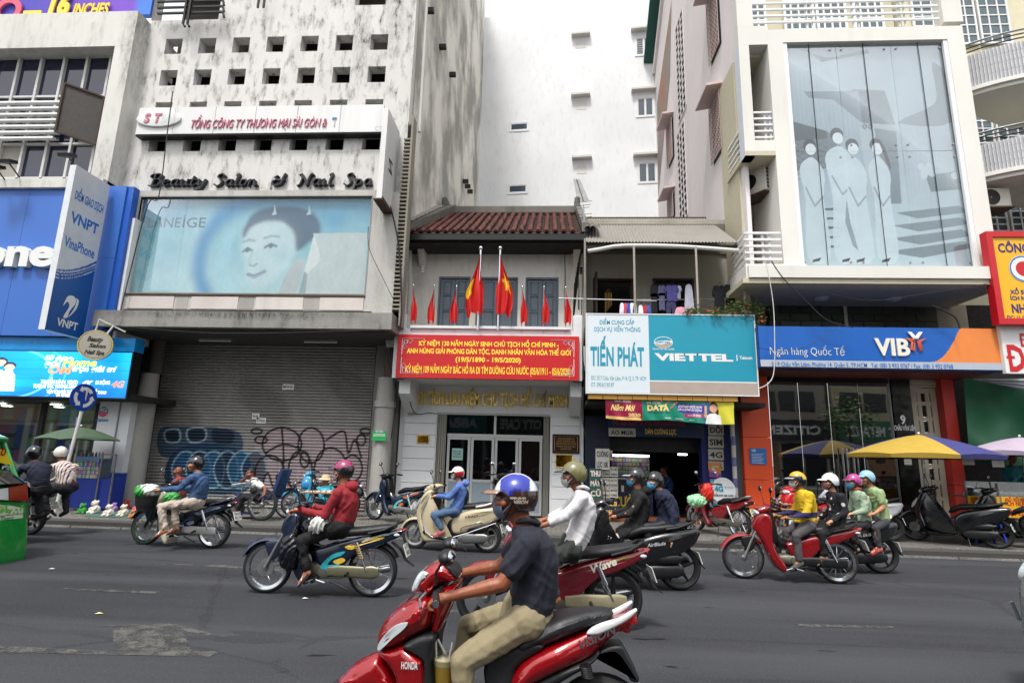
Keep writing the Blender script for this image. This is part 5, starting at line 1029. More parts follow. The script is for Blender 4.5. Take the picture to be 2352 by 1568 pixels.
tag(obj('gutter_pipe',MB().tube([(x,13.25,z)for x,z in gp_],.05,12),M_PIPEW),'fat bent white gutter pipe under the corrugated roof','pipe')
for u,vt,vb,l in((1343.5,548,725,'left'),(1456,566,720,'second'),(1598,566,722,'third'),(1704,570,735,'right')):
 x,z=at(u,vt,13.2);z2=at(u,vb,13.2)[1];tag(obj('roof_post',MB().bar((x,13.2,z2-.3),(x,13.2,z),.026,8),wall_mat('rusty_white_post','#a39c92',streak=.9,speck=.5,bumpk=.1)),{'left':'thin terrace post at the party wall, leftmost of four','second':'thin terrace post left of the hanging clothes','third':'thin rusty terrace post among the hanging clothes','right':'thin terrace post by the railing of the corner balcony'}[l],'post','posts carrying the corrugated roof')
ln=tag(obj('clothes_rail',MB().bar((X(1455,688,13.9),13.9,Z(1455,688,13.9)),(X(1672,688,13.9),13.9,Z(1672,688,13.9)),.014,6),M_STEEL),'dark clothes rail across the terrace','rail')
tag(obj('clothes_pole',MB().bar((X(1283,685,13.3),13.3,Z(1283,685,13.3)),(X(1508,691,13.3),13.3,Z(1508,691,13.3)),.014,6),M_STEEL),'long thin steel pole reaching past the party wall','pole')
def garment(kind,u0,v0,u1,v1,y,col,lab,sag=.0):
 a,b,c,d=rect(u0,v0,u1,v1,y);w,h=b-a,d-c;t_=thing('hanging_garment',lab,'garment',((a+b)/2,y,c),group='laundry on the terrace')
 if kind=='shirt':P=[(.0,.62),(.12,.95),(.36,1),(.5,.95),(.64,1),(.88,.95),(1,.62),(.86,.56),(.82,.68),(.84,0),(.5,.03),(.16,0),(.18,.68),(.14,.56)]
 elif kind=='trousers':P=[(.1,1),(.9,1),(1,0),(.58,0),(.5,.6),(.42,0),(0,0)]
 else:P=[(.2,1),(.8,1),(.95,.5),(1,0),(.5,.04),(0,0),(.05,.5)]
 P=[(a+p*w,c+q*h)for p,q in smooth_poly(P,2)]
 obj('cloth',MB().panel(P,.028,.012,y),mat('cloth_'+col,col,.85,var=.25,vs_=8,bump=9,bs=.8),t_)
 obj('hanger',MB().tube([((a+b)/2,y,d-.02),((a+b)/2+.01,y,d+.07),((a+b)/2+.03,y,d+.1),((a+b)/2+.04,y,d+.06)],.006,5),M_IRON,t_)
garment('shirt',1493,654,1512,718,13.9,'#15151b','black long top at the left of the clothes rail');garment('shirt',1510,655,1530,712,13.92,'#59597a','grey blue top beside the black top');garment('shirt',1526,655,1560,692,13.88,'#4a4888','violet t-shirt in the middle of the rail');garment('trousers',1530,688,1553,722,13.9,'#353457','dark violet trousers under the violet t-shirt');garment('shirt',1546,656,1566,686,13.95,'#b9bbd2','pale shirt behind the violet t-shirt')
garment('dress',1572,656,1593,712,13.9,'#c2c4d3','pleated white dress on the rail');garment('shirt',1636,655,1668,716,13.9,'#14151f','navy black t-shirt at the right end');garment('shirt',1662,653,1692,708,13.95,'#1c1b20','black shirt with sleeve at the far right end')
for k,(u,c_)in enumerate(((1423,'#c9c6d0'),(1431,'#b5404a'),(1438,'#2f49a8'),(1446,'#d6d6dc'),(1452,'#c9b9c4'),(1476,'#a31e2c'),(1466,'#d9d9dc'),(1484,'#33458f'))):
 garment('dress',u,697 if u<1460 else 702,u+11,720 if u<1460 else 720,13.3,c_,('small %s baby garment on the thin steel pole' if u<1460 else 'small %s garment on the round hanger by the sign top')%('cream','red','blue','white','pale pink','crimson','off-white','navy')[k])
garment('dress',1550,706,1578,722,13.3,'#c78a9c','pink cloth peeping over the turquoise sign')
wc=thing('wind_chime','brass wind chime in the dark terrace doorway','wind chime',(X(1397,670,14.6),14.6,Z(1397,700,14.6)))
x,z=at(1397,672,14.6);obj('cap',MB().lathe([(0,.12),(.03,.08),(.07,.03),(0,.03)],(x,14.6,z),12,'z'),mat('brass_dull','#8a6a35',.4,.7),wc)
for k in range(5):obj('tube',MB().bar((x-.08+k*.04,14.6,z-.55+.05*k),(x-.08+k*.04,14.6,z),.012,6),mat('brass_dull','#8a6a35',.4,.7),wc)
fl=thing('bougainvillea','leafy flowering shrub with red and orange blooms spilling over the turquoise sign','plant',(4.3,13.3,5));lf=MB();rd=MB();og=MB();stm=MB()
cen=[(1600,712,12),(1640,716,16),(1680,712,22),(1700,702,22),(1722,700,20),(1740,712,18),(1715,722,16),(1745,735,12),(1580,718,10),(1655,722,12)]
for u,v,r in cen:
 for k in range(int(r*9)):
  uu,vv=u+rnd.gauss(0,r*.6),v+rnd.gauss(0,r*.33);y=13.15+rnd.uniform(-.25,.3);x,z=at(uu,vv,y);M=Matrix.Translation((x,y,z))@Matrix.Rotation(rnd.uniform(0,6.3),4,'Z')@Matrix.Rotation(rnd.uniform(-1.2,1.2),4,'X');sz=rnd.uniform(.022,.045)
  tgt=lf
  if rnd.random()<.12:tgt=rd if(u<1710 or rnd.random()<.3)else og
  P=[(-sz,0,0),(0,-sz*.5,sz*.15),(sz,0,0),(0,sz*.5,sz*.15)];tgt.add([M@Vector(p)for p in P],[(0,1,2,3)])
for k in range(26):u,v,r=rnd.choice(cen);x,z=at(u+rnd.gauss(0,r*.5),v+rnd.gauss(0,7),13.2);bx_,bz_=at(1690,735,13.35);stm.tube([(bx_,13.35,bz_),((x+bx_)/2,13.25,(z+bz_)/2+.12),(x,13.2,z)],.008,4)
s=NT('shrub_leaf');cq=s.mix(s.ramp(s.noise(8,3),.3,.7),C('#2b4a1e'),C('#5a7a35'));M_LEAF=s.fin(col=cq,rough=.6)
tag(obj('foliage',lf,M_LEAF,fl,fix=False),kind='stuff');tag(obj('red_blooms',rd,mat('red_bloom','#c4252c',.6),fl,fix=False),kind='stuff');tag(obj('orange_blooms',og,mat('orange_bloom','#d9652b',.6),fl,fix=False),kind='stuff');obj('stems',stm,mat('stem','#3d3322',.8),fl)
vy=13.05;a,b,c,d=X(1346.5,815,vy),X(1737,815,vy),Z(1543,905.5,vy),Z(1540,722.5,vy)
vt=thing('telecom_signboard','big turquoise and white telecom shop signboard','signboard',((a+b)/2,vy,c));xm=X(1491,815,vy)
obj('box',MB().box(a,b,vy+.01,vy+.3,c,d),mat('sign_side_white','#c9cbcb',.5),vt);obj('white_face',MB().box(a+.02,xm,vy-.01,vy+.008,c+.02,d-.02),mat('sign_white','#c9d3d8',.4,var=.03),vt)
zk1=Z(1610,878,vy);m_tq=mat('turquoise','#118aa3',.4,var=.08,vs_=1.2);obj('turquoise_face',MB().box(xm+.002,b-.02,vy-.01,vy+.008,zk1+.03,d-.02),m_tq,vt);obj('beige_strip',MB().box(xm+.002,b-.02,vy-.01,vy+.008,c+.02,zk1),mat('sign_beige','#a3958b',.5),vt);obj('white_line',MB().box(xm+.002,b-.02,vy-.01,vy+.008,zk1+.002,zk1+.028),M_WHITE,vt)
obj('edge_trim',frame_rect(MB(),a-.012,b+.012,c-.012,d+.012,vy-.02,vy+.02,.025),M_WHITE,vt)
def vtx(s_,u0,u1,v,hp,m,bold=.0,shear=0.0):yy=vy-.014;write(vt,s_,X(u0,v,yy),X(u1,v,yy),Z((u0+u1)/2,v,yy),Z(1540,v-hp,yy)-Z(1540,v,yy),yy,m,bold,shear,res=3)
vtx('ĐIỂM CUNG CẤP',1377,1457,745,9.5,m_tq,.01);vtx('DỊCH VỤ VIỄN THÔNG',1365,1471,761,9.5,m_tq,.01);vtx('TIẾN PHÁT',1356,1480,839,41,m_tq,.03);vtx('ĐC: Số 7 Châu Văn Liêm, P.14, Q. 5, TP. HCM',1358,1484,873,9.5,m_tq,-.004);vtx('ĐT: 090.817.87.87',1358,1410,888,9.5,m_tq,-.004)
vtx('VIETTEL',1504,1684,828,15,M_WHITE,.05,-.05);vtx('Telecom',1699,1728,825,7,M_WHITE,.03);vtx('Hãy nói theo cách của bạn',1499,1549,803,4.5,M_WHITE,.01);obj('divider',MB().box(X(1691,818,vy),X(1693,818,vy),vy-.016,vy-.011,Z(1692,829,vy),Z(1692,815,vy)),M_WHITE,vt)
oc=at(1523.5,786,vy);E_=lambda rx,rz,t0,t1,n_=24:[(oc[0]+rx*math.cos(t),vy-.014,oc[1]+rz*math.sin(t))for t in np.linspace(t0,t1,n_)]
obj('emblem',MB().add(E_(.215,.135,0,2*PI),[tuple(range(24))]),M_WHITE,vt,fix=False)
up_=[(x,vy-.016,z)for x,_,z in E_(.2,.12,.35,PI-.1)];obj('emblem_upper',MB().add(up_+[(oc[0]-.12,vy-.016,oc[1]+.03),(oc[0]+.05,vy-.016,oc[1]+.045)],[tuple(range(26))]),m_tq,vt,fix=False)
obj('emblem_lower',MB().add([(x,vy-.016,z)for x,_,z in E_(.2,.12,PI+.3,2*PI-.1)]+[(oc[0]+.05,vy-.016,oc[1]-.025),(oc[0]-.05,vy-.016,oc[1]-.06)],[tuple(range(26))]),mat('sign_beige','#a3958b',.5),vt,fix=False);write(vt,'VIETTEL',oc[0]-.18,oc[0]+.17,oc[1]-.02,.035,vy-.018,m_tq,.03)
for k in range(10):x=a+.05+(b-a-.5)*k/10;obj('yellow_tile',MB().box(x,x+(b-a-.5)/10-.012,vy+.02,vy+.3,c-.13,c-.02),mat('ochre_tile','#a8792a',.5),tp_)
obj('dark_canopy',MB().box(tx0-.05,tx1,13.2,FY,c-.24,c-.14),M_DARK,tp_)
by_=13.12;P4=[at(1390,912,by_),at(1685,921,by_),at(1686,974,by_),at(1392,960,by_)]
bn2=thing('vinyl_banner','multicoloured new year vinyl banner strung under the turquoise sign','banner',(P4[3][0],by_,P4[3][1]))
def vin(u,v):
 n=len(u);c=np.tile(C('#8c1238'),(n,1));c=blend(c,'#0e7f66',sst(.288,.292,u));c=blend(c,'#2f3f8f',sst(.72,.85,u));c=blend(c,'#c9c43a',(u>.845+.08*(.5-v)).astype(float))
 c=blend(c,'#4a2a9a',inpoly(u,v,[(.55,.82),(.78,.78),(.76,.42),(.58,.40)]).astype(float));c=blend(c,'#b3166e',inpoly(u,v,[(.62,.36),(.76,.40),(.76,.24),(.62,.20)]).astype(float))
 for cx in np.arange(.015,.28,.03):c=blend(c,'#d9b26a',sst(.018,.006,np.abs(np.hypot(u-cx,(v-.02)*.22)-.014))*(v<.16))
 c=blend(c,'#e8e8e6',inpoly(u,v,[(.78,0),(.79,.35),(.82,.45),(.87,.45),(.9,.35),(.91,0)]).astype(float));c=blend(c,'#2a1714',inpoly(u,v,smooth_poly([(.815,.45),(.82,.85),(.845,.95),(.875,.82),(.885,.4),(.85,.5)],4)).astype(float));c=blend(c,'#d9a58a',(np.hypot((u-.845)*5.5,v-.66)<.17).astype(float));c=blend(c,'#d9a58a',inpoly(u,v,[(.77,.3),(.775,.75),(.79,.75),(.79,.2)]).astype(float))
 for k in range(12):c=blend(c,('#f08a2a','#e2497a','#e9d13a')[k%3],(np.hypot((u-.5-.012*(k*7%11)+.06)*5,v-.9+.05*(k*5%7))<.035).astype(float))
 return c
me=grid_plane(0,1,0,1,0,240,46);paint(me,lambda co:vin(co[:,0],co[:,2]))
def bq(u,v,off=0):t=[P4[3][i]*(1-u)*(1-v)+P4[2][i]*u*(1-v)+P4[1][i]*u*v+P4[0][i]*(1-u)*v for i in(0,1)];sag=-.02*math.sin(u*PI*3)*(1-v);return(t[0],by_+.03*math.sin(u*23)*(1-v*.6)+.02*math.sin(u*50+v*4)*(1-v)-off,t[1]+sag)
for v_ in me.vertices:v_.co=bq(v_.co.x,v_.co.z)
me.materials.append(vcol('vinyl_print',.35));me.polygons.foreach_set('use_smooth',[True]*len(me.polygons));obj('sheet',me,None,bn2)
def bt2(s_,u0,u1,v,h,m,bold=.02,shear=0.0):vv,ff=text2d(s_,u0,u1,v,h,bold,shear*.2);obj('lettering',MB().add([bq(p,q,.006)for p,q in vv],ff),m,bn2,fix=False)
m_gd=mat('gold_ink','#e0c27a',.5)
bt2('CHÚC MỪNG',.07,.2,.8,.11,M_WHITE);bt2('Năm Mới',.04,.22,.42,.26,m_gd,.03,.3);bt2('2020',.175,.275,.17,.13,m_gd,.03);bt2('SÀI GÒN',.325,.43,.76,.1,M_WHITE);bt2('DATA',.33,.5,.45,.24,m_gd,.05);bt2('THẢ GA LƯỚT NET',.335,.5,.32,.08,mat('teal_dark_ink','#0a4a44',.5));bt2('KHÔNG GIỚI HẠN',.57,.75,.64,.1,M_WHITE,.03,.3);bt2('LƯU LƯỢNG SỬ DỤNG',.565,.75,.5,.1,M_WHITE,.03,.3);bt2('CHỈ VỚI',.645,.675,.27,.05,M_WHITE);bt2('90.000đ',.68,.745,.26,.1,M_WHITE,.02);bt2('18008098',.46,.51,.08,.05,M_WHITE);bt2('fb.com/ViettelTelecom',.545,.61,.08,.05,M_WHITE);bt2('viettel.vn',.655,.69,.08,.05,M_WHITE)
sb_y=FY-.1;a,b,c,d=rect(1397,968,1607,1003,sb_y)
ssn=thing('shop_name_board','dark blue shop board with red and yellow lettering over the phone shop opening','signboard',((a+b)/2,sb_y,c));obj('board',MB().box(a,b+.1,sb_y,sb_y+.05,c,d+.3),mat('deep_blue_board','#12304f',.5),ssn)
m_rd2=mat('red_ink','#a02a3a',.5);write(ssn,'THẺ GỌI QUỐC TẾ 1718, THẺ HẢI SƠN VOIZ',a+.1,b-.35,c+.28,.11,sb_y-.004,m_rd2,.03);write(ssn,'DÁN CƯỜNG LỰC',X(1482,990,sb_y),X(1553,990,sb_y),c+.07,.12,sb_y-.004,m_yl,.02)
m_pp=mat('notice_paper','#b9b6ac',.7);
def paper(u0,v0,u1,v1,y,txt,lab,col=m_pp,ink=None,lines=None,bold=.02):
 a,b,c,d=rect(u0,v0,u1,v1,y);o=tag(obj('paper_notice',MB().box(a,b,y,y+.01,c,d),col),lab,'notice');L=txt if isinstance(txt,list)else[txt];n_=len(L)
 for k,t in enumerate(L):hh=(d-c)/n_;write(o,t,a+(b-a)*.08,b-(b-a)*.08,d-(k+1)*hh+hh*.22,hh*.5,y-.004,ink or M_BLACK,bold,world=False)
 return o
paper(1398,983,1460,1002,sb_y-.03,'ÁO MƯA','white sheets reading AO MUA pinned to the blue shop board')
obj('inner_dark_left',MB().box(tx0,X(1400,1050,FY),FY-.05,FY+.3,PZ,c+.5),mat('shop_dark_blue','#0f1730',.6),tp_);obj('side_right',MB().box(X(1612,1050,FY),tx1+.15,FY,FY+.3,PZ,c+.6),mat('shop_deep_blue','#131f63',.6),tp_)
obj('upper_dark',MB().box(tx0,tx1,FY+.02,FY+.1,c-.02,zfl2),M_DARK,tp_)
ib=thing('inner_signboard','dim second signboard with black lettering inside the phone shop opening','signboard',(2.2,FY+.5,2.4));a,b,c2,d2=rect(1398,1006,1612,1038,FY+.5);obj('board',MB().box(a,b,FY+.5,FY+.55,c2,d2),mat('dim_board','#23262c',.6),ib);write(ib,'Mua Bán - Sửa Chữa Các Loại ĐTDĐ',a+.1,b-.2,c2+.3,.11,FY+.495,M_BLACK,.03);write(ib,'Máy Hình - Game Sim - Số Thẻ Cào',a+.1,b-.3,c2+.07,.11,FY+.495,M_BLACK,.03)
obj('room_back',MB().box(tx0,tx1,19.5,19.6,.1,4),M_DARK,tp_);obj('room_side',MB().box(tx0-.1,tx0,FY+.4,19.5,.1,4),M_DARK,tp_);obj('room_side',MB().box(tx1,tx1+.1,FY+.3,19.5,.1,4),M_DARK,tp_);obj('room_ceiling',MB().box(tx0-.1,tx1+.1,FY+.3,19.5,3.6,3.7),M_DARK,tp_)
cb=thing('display_cabinet','lit glass cabinet full of phone accessories inside the shop','cabinet',(1.9,FY+.9,.9));a,b,c2,d2=rect(1405,1044,1492,1140,FY+.9)
def cab(u,v):
 r=np.random.RandomState(3);n=len(u);k=(np.floor(u*26)*37+np.floor(v*11)*91).astype(int)%997;t=r.rand(997,3)*np.array([[.35,.3,.28]])+.02;c=t[k];c=blend(c,'#0b0a0a',(np.abs((v*11)%1-.5)>.42).astype(float));c=blend(c,'#0d0d0f',sst(.45,.38,v)*.9);c=blend(c,'#c9cfd2',(np.abs(v-.42)<.012).astype(float));return c
print_on('stock',cb,a,b,c2,d2,FY+.9,120,cab,vcol('stock_print',.5));obj('cabinet_body',MB().box(a,b,FY+.91,FY+1.4,c2,d2),M_DARK,cb)
obj('tube_lamp',MB().bar((a+.02,FY+.8,d2-.02),(b-.02,FY+.8,d2-.02),.022,8),mat('tube_glow','#f4f8ff',.5,emit=6),cb)
tl=thing('ceiling_tube','short lit tube lamp deep inside the phone shop','tube light',(X(1568,1043,17),17,Z(1568,1043,17)));x,z=at(1557,1043,17);x2=X(1578,1043,17);obj('tube',MB().bar((x,17,z),(x2,17,z),.022,8),mat('tube_glow','#f4f8ff',.5,emit=6),tl)
cn=thing('shop_counter','blue counter board with big yellow letters in the phone shop doorway','counter',(2,FY+.6,PZ));a,b,c2,d2=rect(1405,1130,1500,1195,FY+.6);obj('front',MB().box(a,b,FY+.6,FY+.9,PZ,d2),mat('counter_blue','#16214d',.5),cn);write(cn,'CƯỜNG',a+.06,a+.9,d2-.36,.24,FY+.595,m_yl,.06);write(cn,'LỰC 10K',a+.06,a+.9,d2-.75,.24,FY+.595,m_yl,.06);obj('phone',MB().box(a+.1,a+.17,FY+.62,FY+.64,d2+.003,d2+.16),M_WHITE,cn);obj('phone',MB().box(a+.25,a+.32,FY+.62,FY+.64,d2+.003,d2+.16),M_WHITE,cn)
obj('threshold',MB().box(X(1400,1195,FY),X(1650,1200,FY),FY-.25,FY+.2,PZ,PZ+.1),mat('terracotta_step','#8a4a2c',.8),tp_)
paper(1354,1075,1382,1190,13.9,['THU','MÁY','CŨ','GIÁ','CAO'],'green banner stand with red and white letters by the party wall',mat('banner_green','#12443a',.6),mat('pinkish_white','#c9b3b0',.6),bold=.06)
paper(1368,1030,1400,1078,14.0,['CƯỜNG','LỰC 10K'],'grey sheet with bold navy letters above the small notices',m_pp,mat('navy_ink','#151d45',.5),bold=.05)
for k,(u,v,t)in enumerate(((1391,1083,['SIM 4G','CÁC MẠNG']),(1410,1083,['THẺ','GARENA']),(1391,1108,['CHUỘT VI','TÍNH']),(1410,1108,['SẠC DỰ','PHÒNG']),(1391,1131,['TAI NGHE','CHÍNH HÃNG']),(1410,1131,['SIM THẦN','TÀI PHÁT']),(1398,1045,['CÓ BÁN']))):
 paper(u-9,v-11,u+9,v+11,14.1+.001*k,t,('white card reading SIM 4G','white card reading THE GARENA','white card reading CHUOT VI TINH','white card reading SAC DU PHONG','white card reading TAI NGHE','white card reading SIM THAN TAI','white card reading CO BAN')[k]+' in the stack by the shop door')
paper(1381,1146,1420,1185,14.12,['THẺ NHỚ, USB','VỎ, BAO DA, ỐP'],'dark blue board with small yellow letters below the white cards',mat('deep_blue_board2','#141a3d',.6),m_yl,bold=.02)
for k,(v0,v1,t)in enumerate(((980,1005,'ĐỔI'),(1007,1034,'SIM'),(1037,1062,'4G'),(1065,1085,'VIETTEL'))):paper(1627,v0-6,1662,v1-6,FY-.06,t,'white sheet reading %s on the post right of the shop opening'%('DOI','SIM','4G','VIETTEL')[k],bold=.03)
def dat(u,v):return blend(blend(np.tile(C('#d08a2a'),(len(u),1)),'#8a3aa8',sst(.6,.3,v+u*.2)),'#e06a8a',(np.hypot((u-.65),(v-.25))<.15).astype(float))
a,b,c2,d2=rect(1628,1062,1656,1096,FY-.07);dp=thing('data_poster','small orange and purple 4G poster on the shop pillar','poster',(a,FY-.07,c2));print_on('print',dp,a,b,c2,d2,FY-.07,30,dat,vcol('poster_gloss',.3));write(dp,'4G',a+.06,b-.15,c2+.16,.11,FY-.075,M_WHITE,.04,.2);write(dp,'DATA',a+.1,b-.06,d2-.12,.05,FY-.075,M_WHITE,.02)
paper(1632,1100,1672,1160,FY-.05,['NHỮNG ĐIỀU','VỀ 4G','DI ĐỘNG','4G'],'light blue information poster behind the round 4G sign',mat('light_blue_poster','#5aa3b8',.5),M_WHITE)
rx,rz=at(1660.5,1126,13.9);rs=thing('round_sim_sign','round white 4G sim card sign beside the blue pillar','sign',(rx,13.9,rz-.3));obj('disc',MB().lathe([(0,-.02),(.285,-.02),(.295,0),(.285,.02),(0,.02)],(rx,13.9,rz),32),mat('disc_white','#c9ced0',.4,var=.03),rs)
write(rs,'4G',rx-.2,rx,rz-.02,.12,13.87,m_tq,.04);write(rs,'ĐIỂM BÁN SIM CARD',rx-.23,rx+.23,rz-.13,.045,13.87,M_BLACK,.02);write(rs,'SIÊU TỐC ĐỘ',rx+.03,rx+.22,rz+.06,.03,13.87,M_BLACK,0);obj('post',MB().bar((rx+.02,13.93,PZ),(rx+.02,13.93,rz-.28),.02,8),M_STEEL,rs)
wp=thing('utility_pipe','pale pipe plastered with stickers between the blue pillar and orange column','pipe',(X(1690,1000,14.3),14.3,PZ));x=X(1686,1050,14.3);obj('pipe',MB().tube([(x,14.3,PZ),(x,14.3,2.0),(x-.03,14.3,3.4)],.055,10),M_PIPEW,wp)
for k in range(5):obj('sticker',MB().lathe([(.058,0),(.058,.22)],(x-.0,14.3,.5+k*.5),12,'z'),mat('ink_stickers','#6a6c9a',.6,var=.8,vs_=60),wp)
wq=tag(obj('wall_strip',MB().box(X(1692,1050,14.4),X(1708,1050,14.4),14.4,14.9,PZ,3.4),wall_mat('teal_grey_strip','#59666a',streak=.5)),'narrow grey green wall strip left of the orange column','wall')
bkb=thing('bank_building','cream building with a big glass picture front over a blue bank fascia','building',(7.6,13.5,0))
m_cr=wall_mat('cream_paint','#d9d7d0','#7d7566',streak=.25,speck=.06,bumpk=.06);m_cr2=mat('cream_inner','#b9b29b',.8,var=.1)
gy=12.95
g0,g1,g2,g3=X(1819,355,gy),X(2215,355,gy),Z(2045,615,gy),Z(1985,94,gy)
f0_,f1_=X(1782,355,gy),X(2255,355,gy);fz0,fz1=Z(2010,645,gy),Z(1985,64,gy)
obj('picture_frame',wall_holes(MB(),f0_,f1_,fz0,fz1,gy,gy+.5,[(g0,g1,g2,g3)]),m_cr,bkb)
obj('ledge',MB().box(X(1712,640,gy-.1),f1_+.02,gy-.35,gy-.002,fz0-.04,Z(2010,622,gy)),m_cr,bkb)
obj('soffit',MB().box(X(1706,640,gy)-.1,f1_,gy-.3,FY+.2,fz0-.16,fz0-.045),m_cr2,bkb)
obj('side_jamb',MB().box(f0_+.001,f0_+.3,gy+.501,14.6,fz0,fz1-.001),m_cr,bkb)
gw=(g1-g0)/3;zm=Z(2010,342,gy)
def wed(u,v):
 n=len(u);c=np.tile(C('#a3b2b9'),(n,1));c=c*(1+.03*np.sin(u*230))[:,None];c=blend(c,'#b9c9cf',sst(.55,.1,v))
 P=lambda pts,col,a=1.0:blend(c,col,inpoly(u,v,pts).astype(float)*a)
 c=P([(.0,1),(.16,1),(.25,.93),(.55,.97),(.55,.99),(.3,.95),(.22,.965),(.1,1.0)],'#5f6f78');c=P([(.42,.80),(.62,.79),(.66,.63),(.47,.64),(.42,.68)],'#5a6d75');c=P([(.12,.79),(.46,.79),(.46,.64),(.3,.75),(.15,.76)],'#7d8d96');c=P(smooth_poly([(.68,.64),(.9,.72),(.93,.8),(.925,.92),(1.0,.86),(1.0,.64)],4),'#5f757d');c=P([(.62,.8),(.93,.92),(.9,.73),(.66,.64)],'#a6b5bb')
 c=P([(.5,.62),(.66,.6),(.64,.28),(.54,.28),(.56,.45)],'#7d8c93');c=P([(.0,.66),(.25,.60),(.3,.56),(.3,.44),(.0,.42)],'#6f7a80',.8);c=P([(.0,.66),(.24,.605),(.24,.57),(.0,.56)],'#56636b',.9);w=np.sin(u*90)*np.sin(v*240);c=blend(c,'#4b565c',(inpoly(u,v,[(0,.56),(.3,.54),(.3,.42),(0,.38)])&(w>.3)).astype(float)*.35)
 c=P([(.44,.62),(.53,.62),(.55,.2),(.46,.2)],'#b3c0c6',.8)
 for k in range(4):c=P([(.6-.03*k,.24-.055*k),(.97,.27-.05*k),(1.0,.255-.05*k),(1.0,.24-.05*k),(.72,.215-.055*k)],'#6e8087',.8)
 for k in range(5):c=P([(.18,.26-.04*k),(.26,.262-.04*k),(.26,.252-.04*k),(.18,.25-.04*k)],'#5b6a72')
 c=P([(.8,.4),(.98,.42),(.99,.34),(.82,.33)],'#5f7880')
 for x_,z_,r_ in((.78,.44,.02),(.8,.42,.025),(.83,.44,.022),(.79,.40,.02),(.97,.40,.02),(.84,.41,.02)):c=blend(c,'#b9c6cb',(np.hypot((u-x_)*.78,v-z_)<r_*.8).astype(float))
 for cx,hz,w_,hl in((.13,.53,.075,0),(.30,.58,.085,0),(.385,.53,.07,0),(.53,.53,.065,1)):
  c=P(smooth_poly([(cx-w_*.9,.05),(cx-w_*.7,.3),(cx-w_,hz-.1),(cx-w_*.3,hz-.05),(cx+w_*.3,hz-.05),(cx+w_,hz-.12),(cx+w_*.75,.3),(cx+w_*.9,.05)],3),'#c6d3d8',.93)
  c=blend(c,'#3c4348',(np.hypot((u-cx)*.78,v-hz-.008)<.031).astype(float)*.9);c=blend(c,'#d3dcdf',(np.hypot((u-cx-.004)*.82,v-hz+.008)<.026).astype(float))
  if hl:c=P(smooth_poly([(cx+.02,hz+.02),(cx+.05,hz),(cx+.075,hz-.1),(cx+.05,hz-.07),(cx+.035,hz-.02)],3),'#4a5258')
  c=blend(c,'#8796a0',sst(.006,.002,dseg(u*.78,v,[((cx-w_*.6)*.78,hz-.18),((cx)*.78,hz-.26),((cx+w_*.7)*.78,hz-.22)]))*.7);c=P([(cx-.04,.04),(cx+.01,.05),(cx+.0,.035),(cx-.04,.03)],'#3f474d')
 c=P([(.30,.2),(.32,.3),(.33,.2),(.36,.08),(.33,.1)],'#8796a0',.8)
 return np.clip(.46*(c/.46)**1.35,0,1)
pp=thing('glass_photo_front','huge pale printed glass wall showing four people in white by a stair','glass front',((g0+g1)/2,gy+.2,g2));print_on('print',pp,g0+.02,g1-.02,g2+.02,g3-.02,gy+.2,420,wed,vcol('glass_print',.35))
for s_,i in(('68',0),):write(pp,s_,g0+(g1-g0)*.455,g0+(g1-g0)*.52,g2+(g3-g2)*.61,.22,gy+.19,mat('grey_ink','#6d7a80',.5),.01,.2)
obj('backing',MB().box(g0+.02,g1-.02,gy+.21,gy+.24,g2+.02,g3-.02),M_DARK,pp)
for i in range(3):
 xa,xb_=g0+gw*i,g0+gw*(i+1)
 for za,zb2 in((g2,zm),(zm,g3)):
  obj('glass_pane',MB().box(xa+.008,xb_-.008,gy+.1,gy+.11,za+.008,zb2-.008),M_PANE,pp)
  for xx_ in(xa+.14,xb_-.14):
   for zz in(za+.16,zb2-.16):obj('fixing_stud',MB().lathe([(0,-.02),(.028,-.015),(.03,0)],(xx_,gy+.1,zz),10),M_STEEL,pp)
 obj('seam',MB().box((xa+xb_)/2-.006,(xa+xb_)/2+.006,gy+.085,gy+.098,g2,g3),M_IRON,pp)
obj('edge_strip',MB().box(g0,g0+.1,gy+.02,gy+.09,g2,g3),m_uf,pp);obj('edge_strip',MB().box(g1-.1,g1,gy+.02,gy+.09,g2,g3),m_uf,pp)
lx0,lx1=4.9,f0_;cx0_,cx1_=X(1690,220,gy),X(1729,220,gy);zt1,zt0=Z(1740,60,gy),Z(1740,103,gy)
obj('top_band',MB().box(lx0-.15,lx1-.002,gy,gy+.4,zt0,zt1),m_cr,bkb);obj('top_floor',MB().box(lx0,f1_,gy+.401,15.4,zt1-.1,zt1-.002),m_cr,bkb)
zb1=Z(1750,357,gy);zb1t=Z(1750,322,gy)
obj('corner_column',MB().box(lx0-.15,lx0+.1,gy,gy+.35,zb1,zt0-.002),m_cr,bkb);obj('column_side',MB().box(lx0-.155,lx0-.15,gy,gy+.35,zb1,zt0),mat('bluish_white','#c6ccd2',.8),bkb)
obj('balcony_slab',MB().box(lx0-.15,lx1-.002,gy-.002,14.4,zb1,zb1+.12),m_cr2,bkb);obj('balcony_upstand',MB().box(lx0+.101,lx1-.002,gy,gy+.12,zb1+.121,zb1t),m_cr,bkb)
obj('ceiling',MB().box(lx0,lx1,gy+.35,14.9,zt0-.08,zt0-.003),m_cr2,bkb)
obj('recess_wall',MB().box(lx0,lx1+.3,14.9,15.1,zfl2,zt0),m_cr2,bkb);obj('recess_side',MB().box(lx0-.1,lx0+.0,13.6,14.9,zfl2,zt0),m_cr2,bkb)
def rails(par,pa,pb,z0,n,dz,r=.022):
 for k in range(n):obj('rail',MB().sbar((*pa,z0+k*dz),(*pb,z0+k*dz),r*2),m_uf,par)
